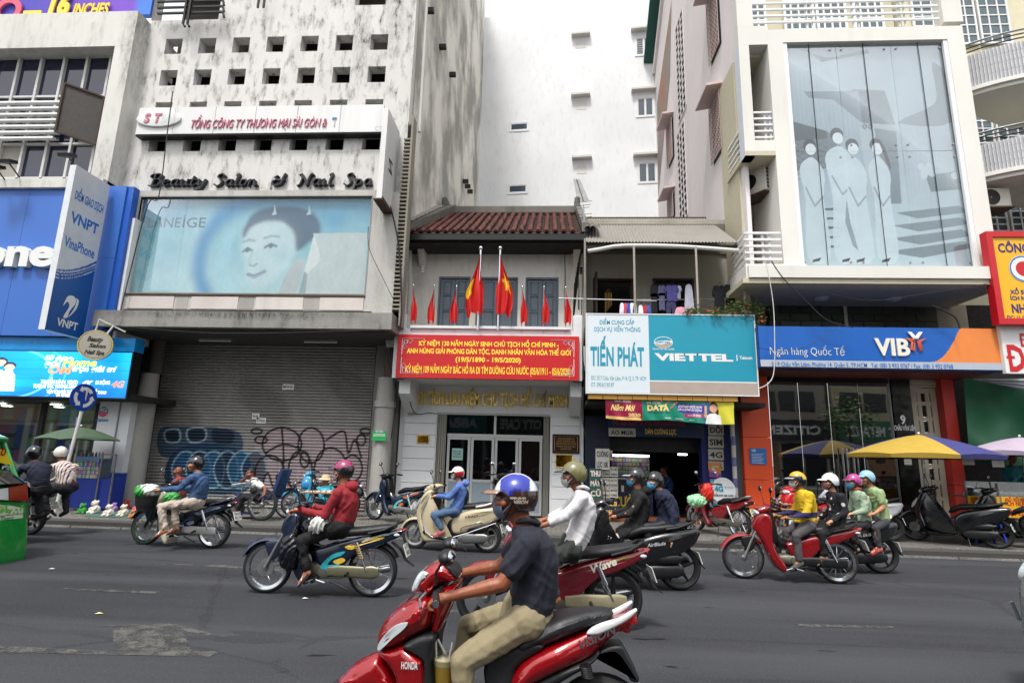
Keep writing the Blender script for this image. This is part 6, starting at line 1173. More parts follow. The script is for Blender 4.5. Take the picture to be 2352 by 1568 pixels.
rl=thing('balcony_railing','white bar railing of the small upper loggia balcony','railing',(lx0,gy,zb1t));rails(rl,(lx0+.12,gy+.05),(lx1-.02,gy+.05),zb1t+.1,5,.17);rails(rl,(lx0-.1,gy+.4),(lx0-.1,14.3),zb1+.25,5,.17)
for x in(lx0+.4,lx0+.52):obj('post',MB().box(x-.025,x+.025,gy+.075,gy+.11,zb1t,zb1t+.8),m_uf,rl)
zc0=Z(1755,600,12.6);lb_y=12.7;X0=X(1712,600,lb_y)
lb=thing('lower_balcony','cream lower corner balcony with white bar railing above the shrub','balcony',(X0,lb_y,zc0));zc1,zc2=Z(1750,640,lb_y),Z(1750,606,lb_y)
obj('slab',MB().add([(X0,lb_y,zc1),(lx1+.4,lb_y,zc1),(lx1+.4,14.6,zc1),(lx0-.35,14.6,zc1),(X0,lb_y,zc2),(lx1+.4,lb_y,zc2),(lx1+.4,14.6,zc2),(lx0-.35,14.6,zc2)],[(3,2,1,0),(4,5,6,7),(0,1,5,4),(1,2,6,5),(2,3,7,6),(3,0,4,7)]),m_cr,lb)
for k in range(5):z=zc2+.13+.16*k;obj('rail',MB().sbar((X0+.05,lb_y+.05,z),(X(1797,580,lb_y),lb_y+.05,z),.05),m_uf,lb);obj('rail',MB().sbar((X0+.05,lb_y+.05,z),(lx0-.3,13.9,z),.05),m_uf,lb)
for x in(X0+.45,X0+.6):obj('post',MB().box(x-.025,x+.025,lb_y+.08,lb_y+.12,zc2,zc2+.8),m_uf,lb)
rt=thing('roof_railing','long white bar railing along the top terrace of the cream building','railing',(7,gy,zt1));
for k in range(6):obj('rail',MB().sbar((X(1706,60,gy),gy+.08,zt1+.16+.19*k),(X(2163,50,gy),gy+.08,zt1+.16+.19*k),.05),m_uf,rt)
for u in(1857,1870,1965,1978,2072,2085):x=X(u,40,gy);obj('post',MB().box(x-.02,x+.02,gy+.11,gy+.14,zt1,zt1+1.2),m_uf,rt)
obj('terrace_pier',MB().box(lx0-.15,lx0+.25,gy,gy+.3,zt1+.002,zt1+2),m_cr,bkb);obj('terrace_pier',MB().box(X(2165,30,gy),f1_+.05,gy,gy+.3,zt1-.0,zt1+2),m_cr,bkb)
obj('terrace_wall',MB().box(lx0,f1_,15.4,15.6,zt1,zt1+3.5),m_cr2,bkb)
m_dg=glass_mat('terrace_glass','#43555a',.1)
def grid_door(par,x0,x1,z0,z1,y,nx_,nz_,name='grid_door',mf=m_uf,mg=m_dg,lw=.05):
 o=obj(name,frame_rect(MB(),x0,x1,z0,z1,y-.03,y+.03,lw*1.4),mf,par)
 for i in range(nx_):
  for j in range(nz_):obj('pane',MB().box(x0+(x1-x0)*i/nx_+lw*.6,x0+(x1-x0)*(i+1)/nx_-lw*.6,y,y+.008,z0+(z1-z0)*j/nz_+lw*.6,z0+(z1-z0)*(j+1)/nz_-lw*.6),mg,o)
 for i in range(1,nx_):x=x0+(x1-x0)*i/nx_;obj('glazing_bar',MB().box(x-lw/2,x+lw/2,y-.025,y+.02,z0+lw*1.4,z1-lw*1.4),mf,o)
 for j in range(1,nz_):z=z0+(z1-z0)*j/nz_;obj('glazing_bar',MB().box(x0+lw*1.4,x1-lw*1.4,y-.022,y+.018,z-lw/2,z+lw/2),mf,o)
for u0,u1 in((1722,1760),(1800,1870),(1875,1945),(1960,2030)):x0_,x1_=X(u0,30,15.3),X(u1,30,15.3);grid_door(bkb,x0_,x1_,zt1+.1,zt1+2.9,15.33,2 if u0<1800 else 4,8)
for va,vb in((195,330),(455,560)):x0_,x1_=X(1748,va,14.8),X(1768,va,14.8);grid_door(bkb,x0_,x0_+.55,Z(1758,vb,14.8),Z(1758,va,14.8),14.83,2,6)
def ac_unit(lab,u0,v0,u1,v1,y,rz=0):
 a,b,c,d=rect(u0,v0,u1,v1,y);w=max(b-a,.5);t_=thing('ac_unit',lab,'air conditioner',((a+b)/2,y,c),rz,'outdoor air conditioning units');w,dp,h=.72,.3,d-c
 local('casing',MB().bbox(-w/2,w/2,-dp/2,dp/2,0,h,.02),mat('ac_casing','#c4c2b8',.6,var=.12),t_);local('fan_grille',MB().lathe([(.02,0),(.2,.0),(.2,.012),(.02,.012)],(-.1,-dp/2-.014,h/2),20),M_IRON,t_)
 for k in range(6):local('louvre',MB().box(w/2+.002,w/2+.008,-dp/2+.04,dp/2-.04,.08+k*(h-.16)/6,.08+k*(h-.16)/6+.05),M_IRON,t_)
 local('bracket',MB().box(-w/2,w/2,-dp/2-.05,dp/2+.15,-.05,-.01),M_RUST,t_);return t_
ac_unit('old air conditioner hanging under the small loggia balcony',1718,390,1757,450,13.8,math.radians(-55))
fy_=12.85;a,b,c,d=X(1744,800,fy_),X(2307,800,fy_),Z(2030,846,fy_),Z(2020,752,fy_)
vb=thing('bank_fascia','long blue and orange bank fascia sign','signboard',((a+b)/2,fy_,c));zs1=Z(2030,830,fy_)
def vib(u,v):
 n=len(u);c=np.tile(C('#0f59ae'),(n,1));e=.70+.13*np.clip(v,0,1)**.55;return blend(c,'#e0823c',(u>e).astype(float))
print_on('blue_face',vb,a,b,zs1,d,fy_-.012,300,vib,vcol('fascia_print',.35));obj('box',MB().box(a,b,fy_-.008,FY,c,d),mat('fascia_side','#123f86',.5),vb)
obj('grey_strip',MB().add([(a,fy_-.03,c),(b,fy_-.03,c),(b,fy_-.014,zs1),(a,fy_-.014,zs1)],[(0,1,2,3)]),mat('fascia_grey','#9ba3ad',.45),vb)
yy=fy_-.02;m_cw=mat('cream_white_letters','#d9d6c8',.45)
write(vb,'Ngân hàng Quốc Tế',X(1769,813,yy),X(1940,815,yy),Z(1850,815,yy),.17,yy,m_cw,-.01);vw=at(2012,816,yy)
letters3d(vb,'VIB',X(2010,815,yy),X(2090,815,yy),Z(2050,815.5,yy),.36,yy-.0,.03,m_cw,.03)
write(vb,'Số 9 Châu Văn Liêm, Phường 14, Quận 5, TP.HCM   Tel: (08) 3 952 0767 / Fax: (08) 3 952 0768',X(1772,842,yy),X(2188,842,yy),Z(1980,843.5,fy_-.03),.1,fy_-.034,m_bl,.005)
cx,cz=at(2102,783,yy)
for pts,col in(([(-.16,.2),(-.08,.2),(0,.1),(.08,.2),(.16,.2),(.05,.04),(-.05,.04)],m_cw),([(-.22,.06),(-.05,.04),(-.03,-.02),(-.1,-.22),(-.06,-.02)],mat('orange_logo','#d9683a',.5)),([(-.22,.06),(-.02,.0),(-.05,-.24),(-.13,-.2),(-.1,-.03)],mat('orange_logo','#d9683a',.5)),([(.22,.06),(.02,.0),(.05,-.24),(.13,-.2),(.1,-.03)],mat('red_logo','#b9482f',.5))):obj('emblem',MB().panel([(cx+p,cz+q)for p,q in pts],.012,.003,yy-.012-.002*len(pts)),col,vb)
bx0b,bx1b,bz0b,bz1b=X(1765,715,FY),X(2152,720,FY),Z(1950,760,FY),Z(1950,688,FY)
bwl=thing('dark_brick_wall','dark green glazed brick band above the bank fascia','wall',(7.5,FY,bz0b));obj('mortar_bed',MB().box(bx0b,bx1b,FY,FY+.2,bz0b-.2,bz1b),mat('brick_mortar','#4d5044',.9),bwl)
s=NT('glazed_brick');M_GB=s.fin(col=s.mix(s.n('ObjectInfo').outputs['Random'],C('#23281f'),C('#343a2c')),rough=.35)
bL,bH=.52,.2;bme2=to_mesh('brick',MB().bbox(-bL/2+.012,bL/2-.012,-.03,.0,.01,bH-.01,.006),M_GB)
for j in range(6):
 for i in range(12):
  x=bx0b+.26+i*bL+(j%2)*bL/2;
  if x+bL/2>bx1b:continue
  o=bpy.data.objects.new('brick',bme2);COL.objects.link(o);o.parent=bwl;o.location=Vector((x,FY-.001,bz0b-.15+j*bH))-bwl.location
obj('vertical_seam',MB().box(X(1940,715,FY)-.04,X(1940,715,FY)+.04,FY-.04,FY-.032,bz0b-.2,bz1b),m_cr2,bwl)
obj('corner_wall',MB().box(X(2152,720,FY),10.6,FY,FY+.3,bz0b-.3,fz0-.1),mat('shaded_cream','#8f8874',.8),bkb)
for u in(1884,2050):x,z=at(u,668,13.8);dl_=thing('ceiling_lamp','round ceiling lamp under the cream overhang, %s one'%('left' if u<2000 else 'right'),'ceiling lamp',(x,13.8,fz0-.16),group='lamps under the overhang');obj('bowl',MB().lathe([(.17,0),(.18,-.02),(.15,-.06),(.08,-.09),(0,-.1)],(x,13.8,fz0-.162),24,'z'),mat('frosted_glass','#b9b9b4',.3),dl_)
m_or=mat('orange_cladding','#d1491a',.45,var=.08,vs_=1.5);m_or2=mat('red_orange_cladding','#a8261a',.5,var=.1,vs_=1.5)
zc_=at(2030,846,fy_)[1]-.02
for nm,u0,u1,mm in(('l',1707,1771,m_or),('r',2178,2206,m_or2)):
 x0_,x1_=X(u0,1010,14.2),X(u1,1010,14.2)
 cc=thing('clad_column',{'l':'wide orange clad column left of the bank glass','r':'narrow red clad column right of the grid door'}[nm],'column',((x0_+x1_)/2,14.2,PZ))
 for za,zb2 in((PZ,1.2),(1.21,2.2),(2.21,zc_)):obj('cladding_panel',MB().box(x0_,x1_,14.2,14.9,za,zb2),mm,cc)
obj('bulkhead',MB().box(X(1710,870,14.2),X(2206,870,14.2),13.2,14.9,zc_,zc_+.25),mat('bulkhead_redbrown','#5a231b',.5),bkb)
gx0_,gx1_=X(1772,1010,14.35),X(2052,1010,14.35);zg=Z(1900,878,14.35)
obj('glass_head',MB().box(gx0_,gx1_,14.3,14.5,zg,zc_),M_DARK,bkb)
n_g=4;gw_=(gx1_-gx0_)/n_g
for i in range(n_g):obj('shopfront_pane',MB().box(gx0_+gw_*i+.005,gx0_+gw_*(i+1)-.005,14.35,14.36,PZ+.02,zg-.003),M_GLASSF,bkb)
obj('steel_frame',MB().box(gx1_,gx1_+.05,14.3,14.42,PZ,zc_),M_STEEL,bkb)
for u in(1968,1977):
 for k in(0,):x=X(u,1100,14.2);obj('door_pull',MB().bar((x,14.25,.7),(x,14.25,2.0),.02,8),M_CHROME,bkb)
for x in(X(1943,1100,14.2),X(1952,1100,14.2)):obj('door_pull',MB().bar((x,14.25,.7),(x,14.25,2.0),.02,8),M_CHROME,bkb)
np0,np1=X(2056,1010,14.3),X(2094,1010,14.3);npn=thing('number_panel','black polished panel carrying the house number 9','sign',((np0+np1)/2,14.3,PZ));obj('panel',MB().box(np0,np1+.1,14.3,14.5,PZ,zg+.1),mat('black_granite','#0f0e0d',.15,var=.6,vs_=3),npn)
write(npn,'9',X(2069,972,14.29),X(2081,972,14.29),Z(2075,973,14.29),.2,14.29,M_WHITE,.03);write(npn,'CHÂU VĂN LIÊM',X(2054,987,14.29),X(2103,987,14.29),Z(2078,988,14.29),.11,14.285,M_WHITE,.02)
paper(2077,1048,2094,1067,14.28,['------','------','------','------'],'white printed sheet taped to the black panel under the umbrella',m_pp)
m_iv=mat('ivory_gate','#a39d8b',.5,var=.08);gd=thing('grid_door','ivory steel grid door with small square panes','door',(9.0,14.45,PZ));x0_,x1_=X(2101,1010,14.45),X(2160,1010,14.45);grid_door(gd,x0_,x1_,PZ,Z(2130,892,14.45),14.45,3,9,'door_leaf',m_iv,M_DARK,.09)
for k in range(5):obj('shutter_slat',MB().box(x0_,x1_+.05,14.4-.02*(k%2),14.5,Z(2130,890,14.45)+.07*k,Z(2130,890,14.45)+.07*k+.06),m_iv,gd)
bp_=thing('bank_notice','small blue bank notice on the orange column','notice',(X(1741,1047,14.18),14.18,Z(1741,1065,14.18)));a,b,c2,d2=rect(1722,1029,1760,1066,14.19);obj('plate',MB().box(a,b,14.175,14.198,c2,d2),mat('notice_blue','#1c63a8',.4),bp_);write(bp_,'VIB',a+.04,a+.14,d2-.08,.05,14.17,M_WHITE,.02)
for k in range(7):obj('text_line',MB().box(a+.04,b-.06-.03*(k%3),14.17,14.173,d2-.14-.035*k,d2-.132-.035*k),M_WHITE,bp_)
ap=thing('apartment_building','cream apartment building with curved tiled balconies at the top right','building',(12.5,14.5,0))
ax0=X(2268,300,14.6)-.25;obj('wall',MB().box(f1_+.1,22,15.2,20,3.5,22),mat('apartment_cream','#c9c2a6',.8),ap)
m_tl=mat('white_balcony_tile','#cfd0d3',.3,var=.05);ttm=to_mesh('tile',MB().bbox(-.036,.036,-.012,.0,.0,.145,.004),m_tl);m_mt=mat('tile_joint','#a3a3a5',.8)
for lv_,(vt,vb_)in enumerate(((112,190),(322,392))):
 cy=14.9;rB=2.55;xc=f1_+2.45;zT,zB_=Z(2290,vt-8,12.95),Z(2290,vb_-10,12.95)
 bc=thing('curved_balcony','curved tiled balcony of the apartments, %s one'%('upper' if lv_==0 else 'lower'),'balcony',(xc,13,zB_),group='curved balconies')
 A=[PI+.52+(PI-1.0)*k/40 for k in range(41)];arc=lambda r,z:[(xc+r*math.cos(a)*1.15,cy+r*math.sin(a)*.9,z)for a in A]
 o=MB();P0,P1=arc(rB,zB_),arc(rB,zT);o.add(P0+P1,[(i,i+1,42+i,41+i)for i in range(40)]);Q0,Q1=arc(rB-.12,zB_),arc(rB-.12,zT);o.add(Q0+Q1,[(i+1,i,41+i,42+i)for i in range(40)]);o.add(P1+Q1,[(i,i+1,42+i,41+i)for i in range(40)]);wl_=obj('parapet',o,m_mt,bc)
 n_t=79
 for row in range(4):
  for k in range(40):
   a=A[0]+(A[-1]-A[0])*(k+.5)/n_t
   p=(xc+rB*math.cos(a)*1.15,cy+rB*math.sin(a)*.9);o2=bpy.data.objects.new('tile',ttm);COL.objects.link(o2);o2.parent=bc
   rz=math.atan2(math.cos(a)*.9,-math.sin(a)*1.15);o2.location=Vector((p[0],p[1],zB_+.01+row*(zT-zB_)/4))-bc.location;o2.rotation_euler=(0,0,-rz);o2.scale=(1.0,1,(zT-zB_)/4/.155)
 for i,(rr,za,zb2)in enumerate(((rB+.08,zB_-.1,zB_),(rB+.0,zB_-.2,zB_-.1))):o=MB();R0,R1=arc(rr,za),arc(rr,zb2);o.add(R0+R1,[(i_,i_+1,42+i_,41+i_)for i_ in range(40)]);o.add(R0+[(xc,cy,za)],[tuple(range(42))]);o.add(R1+[(xc,cy,zb2)],[tuple(range(42))]);obj('moulding',o,m_cr,bc)
 for k in range(3):obj('hand_rail',MB().tube(arc(rB-.05,zT+.12+.11*k),.016+.012*(k==2),6),M_STEEL if k==2 else M_IRON,bc)
 for k in(2,14,24):a=A[k];obj('rail_post',MB().bar((xc+(rB-.05)*math.cos(a)*1.15,cy+(rB-.05)*math.sin(a)*.9,zT),(xc+(rB-.05)*math.cos(a)*1.15,cy+(rB-.05)*math.sin(a)*.9,zT+.4),.03,8),M_IRON,bc)
 obj('party_end',MB().box(f1_+.02,f1_+.16,13.4,15,zB_-.02,zT+.02),M_IRON,bc)
for zr_,(va,vb_)in enumerate(((-30,100),(225,330),(470,560))):
 for k in range(3):x0_=f1_+.35+k*.92;grid_door(ap,x0_,x0_+.85,Z(2290,vb_,15.1),Z(2290,va,15.1),15.12,3,6,'balcony_door',m_uf,m_dg,.035)
 obj('arch_window',MB().tube([(f1_+1.6+1.3*math.cos(t),15.1,Z(2290,va,15.1)+.1+.55*math.sin(t))for t in np.linspace(0,PI,16)],.05,6),m_uf,ap);obj('arch_glass',MB().add([(f1_+1.6+1.28*math.cos(t),15.12,Z(2290,va,15.1)+.1+.53*math.sin(t))for t in np.linspace(0,PI,16)],[tuple(range(16))]),m_dg,ap)
 for t in(PI/4,PI/2,3*PI/4):obj('arch_bar',MB().bar((f1_+1.6,15.09,Z(2290,va,15.1)+.1),(f1_+1.6+1.28*math.cos(t),15.09,Z(2290,va,15.1)+.1+.53*math.sin(t)),.03,5),m_uf,ap)
ac_unit('white air conditioner beside the upper curved balcony',2217,180,2250,218,13.6,0);ac_unit('white air conditioner beside the lower curved balcony',2262,438,2290,480,13.6,0)
yx0,yx1,yz0,yz1=X(2276,640,12.6),X(2480,640,12.6),Z(2310,745,12.6),Z(2310,533,12.6)
ys=thing('lottery_signboard','yellow lottery agency signboard with red frame at the right edge','signboard',(yx0,12.6,yz0));obj('face',MB().box(yx0+.12,yx1,12.59,12.62,yz0+.12,yz1-.1),mat('sign_yellow','#e0a916',.4,var=.03),ys);obj('frame',frame_rect(MB(),yx0,yx1,yz0,yz1,12.55,12.75,.13),mat('sign_red','#b8121c',.4),ys)
m_nb=mat('navy_ink2','#241d6b',.5)
for t,u0,u1,v,h,mm in(('CÔNG TY XỔ SỐ',2294,2480,579,.2,m_nb),('XỔ SỐ KIẾN THIẾT',2321,2440,675,.09,m_nb),('ÍCH NƯỚC LỢI NHÀ',2322,2440,689,.09,m_nb),('NHẬN ĐỔI SỐ',2326,2470,718,.19,m_nb),('ĐC: 11 CHÂU VĂN LIÊM',2314,2430,733,.08,m_nb)):write(ys,t,X(u0,v,12.58),X(u1,v,12.58),Z(u0+20,v,12.58),h,12.585,mm,.03)
x,z=at(2352,617,12.58);obj('seal',MB().lathe([(0,0),(.31,0)],(x,12.583,z),32),M_WHITE,ys);obj('seal_ring',MB().lathe([(.27,0),(.3,0)],(x,12.58,z),32),m_bl,ys);obj('seal_core',MB().lathe([(0,0),(.17,0)],(x,12.58,z),32),mat('sign_red','#b8121c',.4),ys)
ws=thing('white_signboard','white signboard with big red letters below the yellow one','signboard',(yx0+.3,12.75,3));a,b,c2,d2=X(2303,800,12.75),X(2560,800,12.75),Z(2320,857,12.75),Z(2320,747,12.75)-.01;obj('face',MB().box(a,b,12.75,12.85,c2,d2),M_WHITE,ws);write(ws,'ĐỔI SỐ',X(2317,850,12.74),X(2500,850,12.74),Z(2330,851,12.74),.55,12.745,mat('sign_red','#b8121c',.4),.06);write(ws,'ĐẠI LÝ',X(2345,800,12.74),X(2440,800,12.74),Z(2340,795,12.74),.28,12.745,mat('sign_red','#b8121c',.4),.04)
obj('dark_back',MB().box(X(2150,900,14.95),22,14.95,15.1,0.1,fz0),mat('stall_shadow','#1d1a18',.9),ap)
gt=thing('green_tarpaulin','dark green tarpaulin hung between the red column and the lottery stall','tarpaulin',(11,13.9,1.2));V=[];n=30
for i in range(n+1):
 for j in range(n+1):
  g,f_=i/n,j/n;u=2213+g*240+14*f_;v=868+18*g+(185+10*math.sin(g*5))*f_;yq=13.9+.12*math.sin(g*9+f_*3)+.1*math.sin(f_*7-g*4);x,z=at(u,v,yq);V.append((x,yq,z))
obj('sheet',MB().add(V,[(i*(n+1)+j,i*(n+1)+j+1,(i+1)*(n+1)+j+1,(i+1)*(n+1)+j)for i in range(n)for j in range(n)],True),mat('tarp_green','#0c5a38',.5,var=.2,vs_=2),gt)
st_aw=thing('striped_awning','pale striped awning edge at the far right under the white signboard','awning',(11.5,12.6,3));
for k in range(6):p=at(2262+k*3,878-k*.5,13.4-.1*k);q=at(2352+60,915-k*7,12.6);obj('stripe',MB().add([(p[0],13.4,p[1]+.02*k),(q[0],12.3,q[1]),(q[0],12.3,q[1]+.07),(p[0],13.4,p[1]+.02*k+.02)],[(0,1,2,3)]),mat('awning_%d'%(k%2),'#9aa0a3' if k%2 else '#55595c',.6),st_aw)
for k,(pts,r,lb,m_)in enumerate((([(1757,598),(1765,630),(1775,690),(1779,760),(1778,850),(1765,880),(1740,893)],.010,'thick white cable hanging past the bank sign',M_PIPEW),([(1772,600),(1800,640),(1850,690),(1900,735),(1960,752)],.012,'black cable sagging over the dark brick band',M_WIRE),([(1744,799),(1800,806),(1860,792),(1930,748)],.006,'thin black wire looping across the bank sign',M_WIRE),([(2140,702),(2165,712),(2195,730),(2205,755)],.018,'black hose at the right end of the brick band',M_WIRE),([(1890,670),(2000,690),(2150,670),(2275,650)],.006,'thin wire under the cream overhang',M_WIRE))):
 P=[(at(u,v,12.6)[0],12.6,at(u,v,12.6)[1])for u,v in smooth_poly(pts,5,False)];tag(obj('cable',MB().tube(P,r,6),m_),lb,'cable')
for k,(pts,y,r,lb)in enumerate((([(478,200),(470,330),(440,460),(395,640),(330,900)],13.0,.008,'x'),([(397,210),(385,300),(365,450),(340,470),(300,620),(270,745)],12.95,.014,'black cable down the left pier of the salon building'),([(846,520),(848,570),(880,640),(905,690)],12.9,.008,'thin cable on the right window pier'),([(880,745),(890,820),(905,880),(905,950),(898,1010)],13.5,.014,'cable loop beside the right round column'),([(925,800),(932,870),(950,945),(985,948),(1005,950)],13.9,.012,'cables drooping to the corner of the white doorway'),([(240,745),(500,765),(870,758)],12.6,.006,'long thin wire along the blackened ledge'),([(893,460),(915,560),(922,700),(918,760)],13.0,.02,'black cable bundle on the louvre strip'),([(1340,580),(1335,760),(1342,860),(1338,960),(1345,1000)],13.6,.012,'cable between the red banner and the turquoise sign'))):
 if lb=='x':continue
 P=[(at(u,v,y)[0],y,at(u,v,y)[1])for u,v in smooth_poly(pts,5,False)];tag(obj('cable',MB().tube(P,r,5),M_WIRE),lb,'cable')
M_TYRE=mat('tyre_rubber','#17171a',.75,bump=60);M_SEAT=mat('seat_vinyl','#16171a',.5,bump=40,bs=.15);M_ALLOY=mat('alloy','#8d8f8c',.38,.8,.25,20)
M_ENG=mat('engine_grey','#6d6b62',.5,.6,.35,25);M_PLATE=mat('plate_white','#cfd0cb',.45,var=.05);M_PLATEY=mat('plate_cream','#c9bf8a',.45,var=.05)
M_RED=mat('tail_red','#8c0f12',.15,coat=.5);M_LENS=mat('clear_lens','#c4ccd0',.08,.15,.15,30,coat=.8);M_MIR=mat('mirror_glass','#cfd6dc',.03,1,.02);M_AMB=mat('amber','#c2661a',.2)
M_BLKG=mat('gloss_black','#0b0c0f',.14,coat=.7)
def paintm(h,rough=.22):return mat('bike_paint_'+h.strip('#'),h,rough,var=.06,coat=.8)
def wheel(par,x,r,w,kind='spoke',rim=None,z=None,y=0,disc=True,name='wheel'):
 z=r if z is None else z;tw=r-.055 if r>.26 else r-.075;rim=rim or M_CHROME;tyr=r-tw
 hub=local(name,MB().lathe([(0,-.06),(.03,-.06),(.045,-.045),(.04,-.0),(.045,.045),(.03,.06),(0,.06)],(x,y,z),14),M_ALLOY,par)
 pr=[(tw+.008,-w*.42),(tw+tyr*.45,-w/2),(r-.008,-w*.36),(r,-w*.14),(r,w*.14),(r-.008,w*.36),(tw+tyr*.45,w/2),(tw+.008,w*.42)]
 local('tyre',MB().lathe(pr,(x,y,z),40,close=True),M_TYRE,hub)
 local('rim',MB().lathe([(tw-.022,-w*.32),(tw+.012,-w*.44),(tw+.012,w*.44),(tw-.022,w*.32),(tw-.012,.0)],(x,y,z),40,close=True),rim,hub)
 mb=MB()
 if kind=='spoke':
  for k in range(28):a=2*PI*k/28;b=a+(.35 if k%2 else-.35);s_=1 if(k//2)%2 else-1;mb.add([],[]);mb.tube([(x+.035*math.cos(a),y+s_*.035,z+.035*math.sin(a)),(x+(tw-.01)*math.cos(b),y,z+(tw-.01)*math.sin(b))],.0028,3,cap=False)
  tag(local('spokes',mb,M_CHROME,hub),kind='stuff')
 else:
  for k in range(5):a=2*PI*k/5+.3;local('alloy_spoke',MB().loft([(x+.03*math.cos(a),z+.03*math.sin(a),.02,.028,y),(x+(tw-.01)*math.cos(a),z+(tw-.01)*math.sin(a),.016,.014,y)],8),rim if kind=='alloy' else M_BLACK,hub)
 if disc:local('brake_disc',MB().lathe([(.04,-.055),(.095,-.055),(.095,-.05),(.04,-.05)],(x,y,z),28,close=True),M_STEEL,hub)
 return hub
def front_end(t,P,hx,hz,gy_=.3):
 """handlebar, grips, levers, mirrors at (hx,hz)"""
 local('handlebar',MB().tube([(hx+.03,-gy_,hz-.01),(hx,-gy_+.1,hz),(hx-.03,-.1,hz-.02),(hx-.03,.1,hz-.02),(hx,gy_-.1,hz),(hx+.03,gy_,hz-.01)],.011,8),M_BLACK,t)
 for s_ in(-1,1):
  local('grip',MB().tube([(hx+.0,s_*(gy_-.07),hz),(hx+.035,s_*(gy_+.05),hz-.012)],.018,10),M_BLACK,t);local('lever',MB().tube([(hx-.04,s_*(gy_-.08),hz-.005),(hx-.055,s_*(gy_-.02),hz-.015),(hx-.02,s_*(gy_+.05),hz-.03)],.006,6),M_STEEL,t)
  if P.get('mirror',1):
   mh=P.get('mh',.19);st=local('mirror_stem',MB().tube([(hx-.03,s_*(gy_-.13),hz),(hx-.035,s_*(gy_-.1),hz+mh*.5),(hx-.05,s_*(gy_-.04),hz+mh)],.006,6),M_IRON,t)
   local('mirror',MB().ell((hx-.055,s_*(gy_-.03),hz+mh+.04),(.016,.055,.042),14,8),M_BLACK,st);local('mirror_glass',MB().ell((hx-.045,s_*(gy_-.03),hz+mh+.04),(.010,.048,.036),14,8),M_MIR,st)
def plate(t,x,z,tilt,l1,l2,m=None):
 M=Matrix.Translation((x,0,z))@Matrix.Rotation(tilt,4,'Y');pl=local('number_plate',MB().box(-.004,.004,-.095,.095,-.07,.07,M),m or M_PLATE,t)
 if l1:
  for s_,zz in((l1,.012),(l2,-.052)):
   v,f=text2d(s_,-.08,.08,zz,.045,.02);o=local('lettering',MB().add([M@Vector((.0055,a,b))for a,b in v],f),M_BLACK,pl)
def shock(t,x0,z0,x1,z1,y,m=None,spring=None):
 a,b=Vector((x0,y,z0)),Vector((x1,y,z1));s_=local('shock_absorber',MB().bar(a,b,.012,8).bar(a.lerp(b,.0),a.lerp(b,.55),.024,10),m or M_CHROME,t)
 if spring:
  pts=[]
  for k in range(60):f_=k/59;c=a.lerp(b,.06+f_*.5);an=f_*2*PI*6;pts.append(c+Vector((math.cos(an)*.028,math.sin(an)*.028,0)))
  local('spring',MB().tube(pts,.0055,5),spring,s_)
def arc_fender(t,x,z,r,w,a0,a1,m,name='fender',th=.01,n=14):
 mb=MB();V=[];k_=7
 for i in range(n+1):
  a=a0+(a1-a0)*i/n;tp=1-.45*(abs(i/n-.45)*1.6)**3
  for j in range(k_):yy=-1+2*j/(k_-1);rr=r-.035*yy*yy;V.append((x+rr*math.cos(a),yy*w*tp,z+rr*math.sin(a)))
  for j in range(k_):yy=1-2*j/(k_-1);rr=r-.035*yy*yy-th;V.append((x+rr*math.cos(a),yy*w*tp*.94,z+rr*math.sin(a)))
 m2=2*k_;F=[(i*m2+j,i*m2+(j+1)%m2,(i+1)*m2+(j+1)%m2,(i+1)*m2+j)for i in range(n)for j in range(m2)]+[tuple(range(m2)),tuple(n*m2+q for q in range(m2))]
 return local(name,mb.add(V,F,True),m,t,50)
def decal(t,pts,y,m,k=3,name='decal'):P=smooth_poly(pts,k);return local(name,MB().add([(a,y,b)for a,b in P],[tuple(range(len(P)))]),m,t)
def dtext(t,s_,x0,x1,z,h,y,m,rot=0.0,bold=.02,shear=.2,name='lettering'):
 v,f=text2d(s_,x0,x1,z,h,bold,shear);ca,sa_=math.cos(rot),math.sin(rot)
 return local(name,MB().add([(x0+(a-x0)*ca-(b-z)*sa_,y,z+(a-x0)*sa_+(b-z)*ca)for a,b in v],f),m,t)
def place(fp,rp,z=0):
 a,b=ground(*fp,z),ground(*rp,z);return((a[0]+b[0])/2,(a[1]+b[1])/2,z),math.atan2(b[1]-a[1],b[0]-a[0])
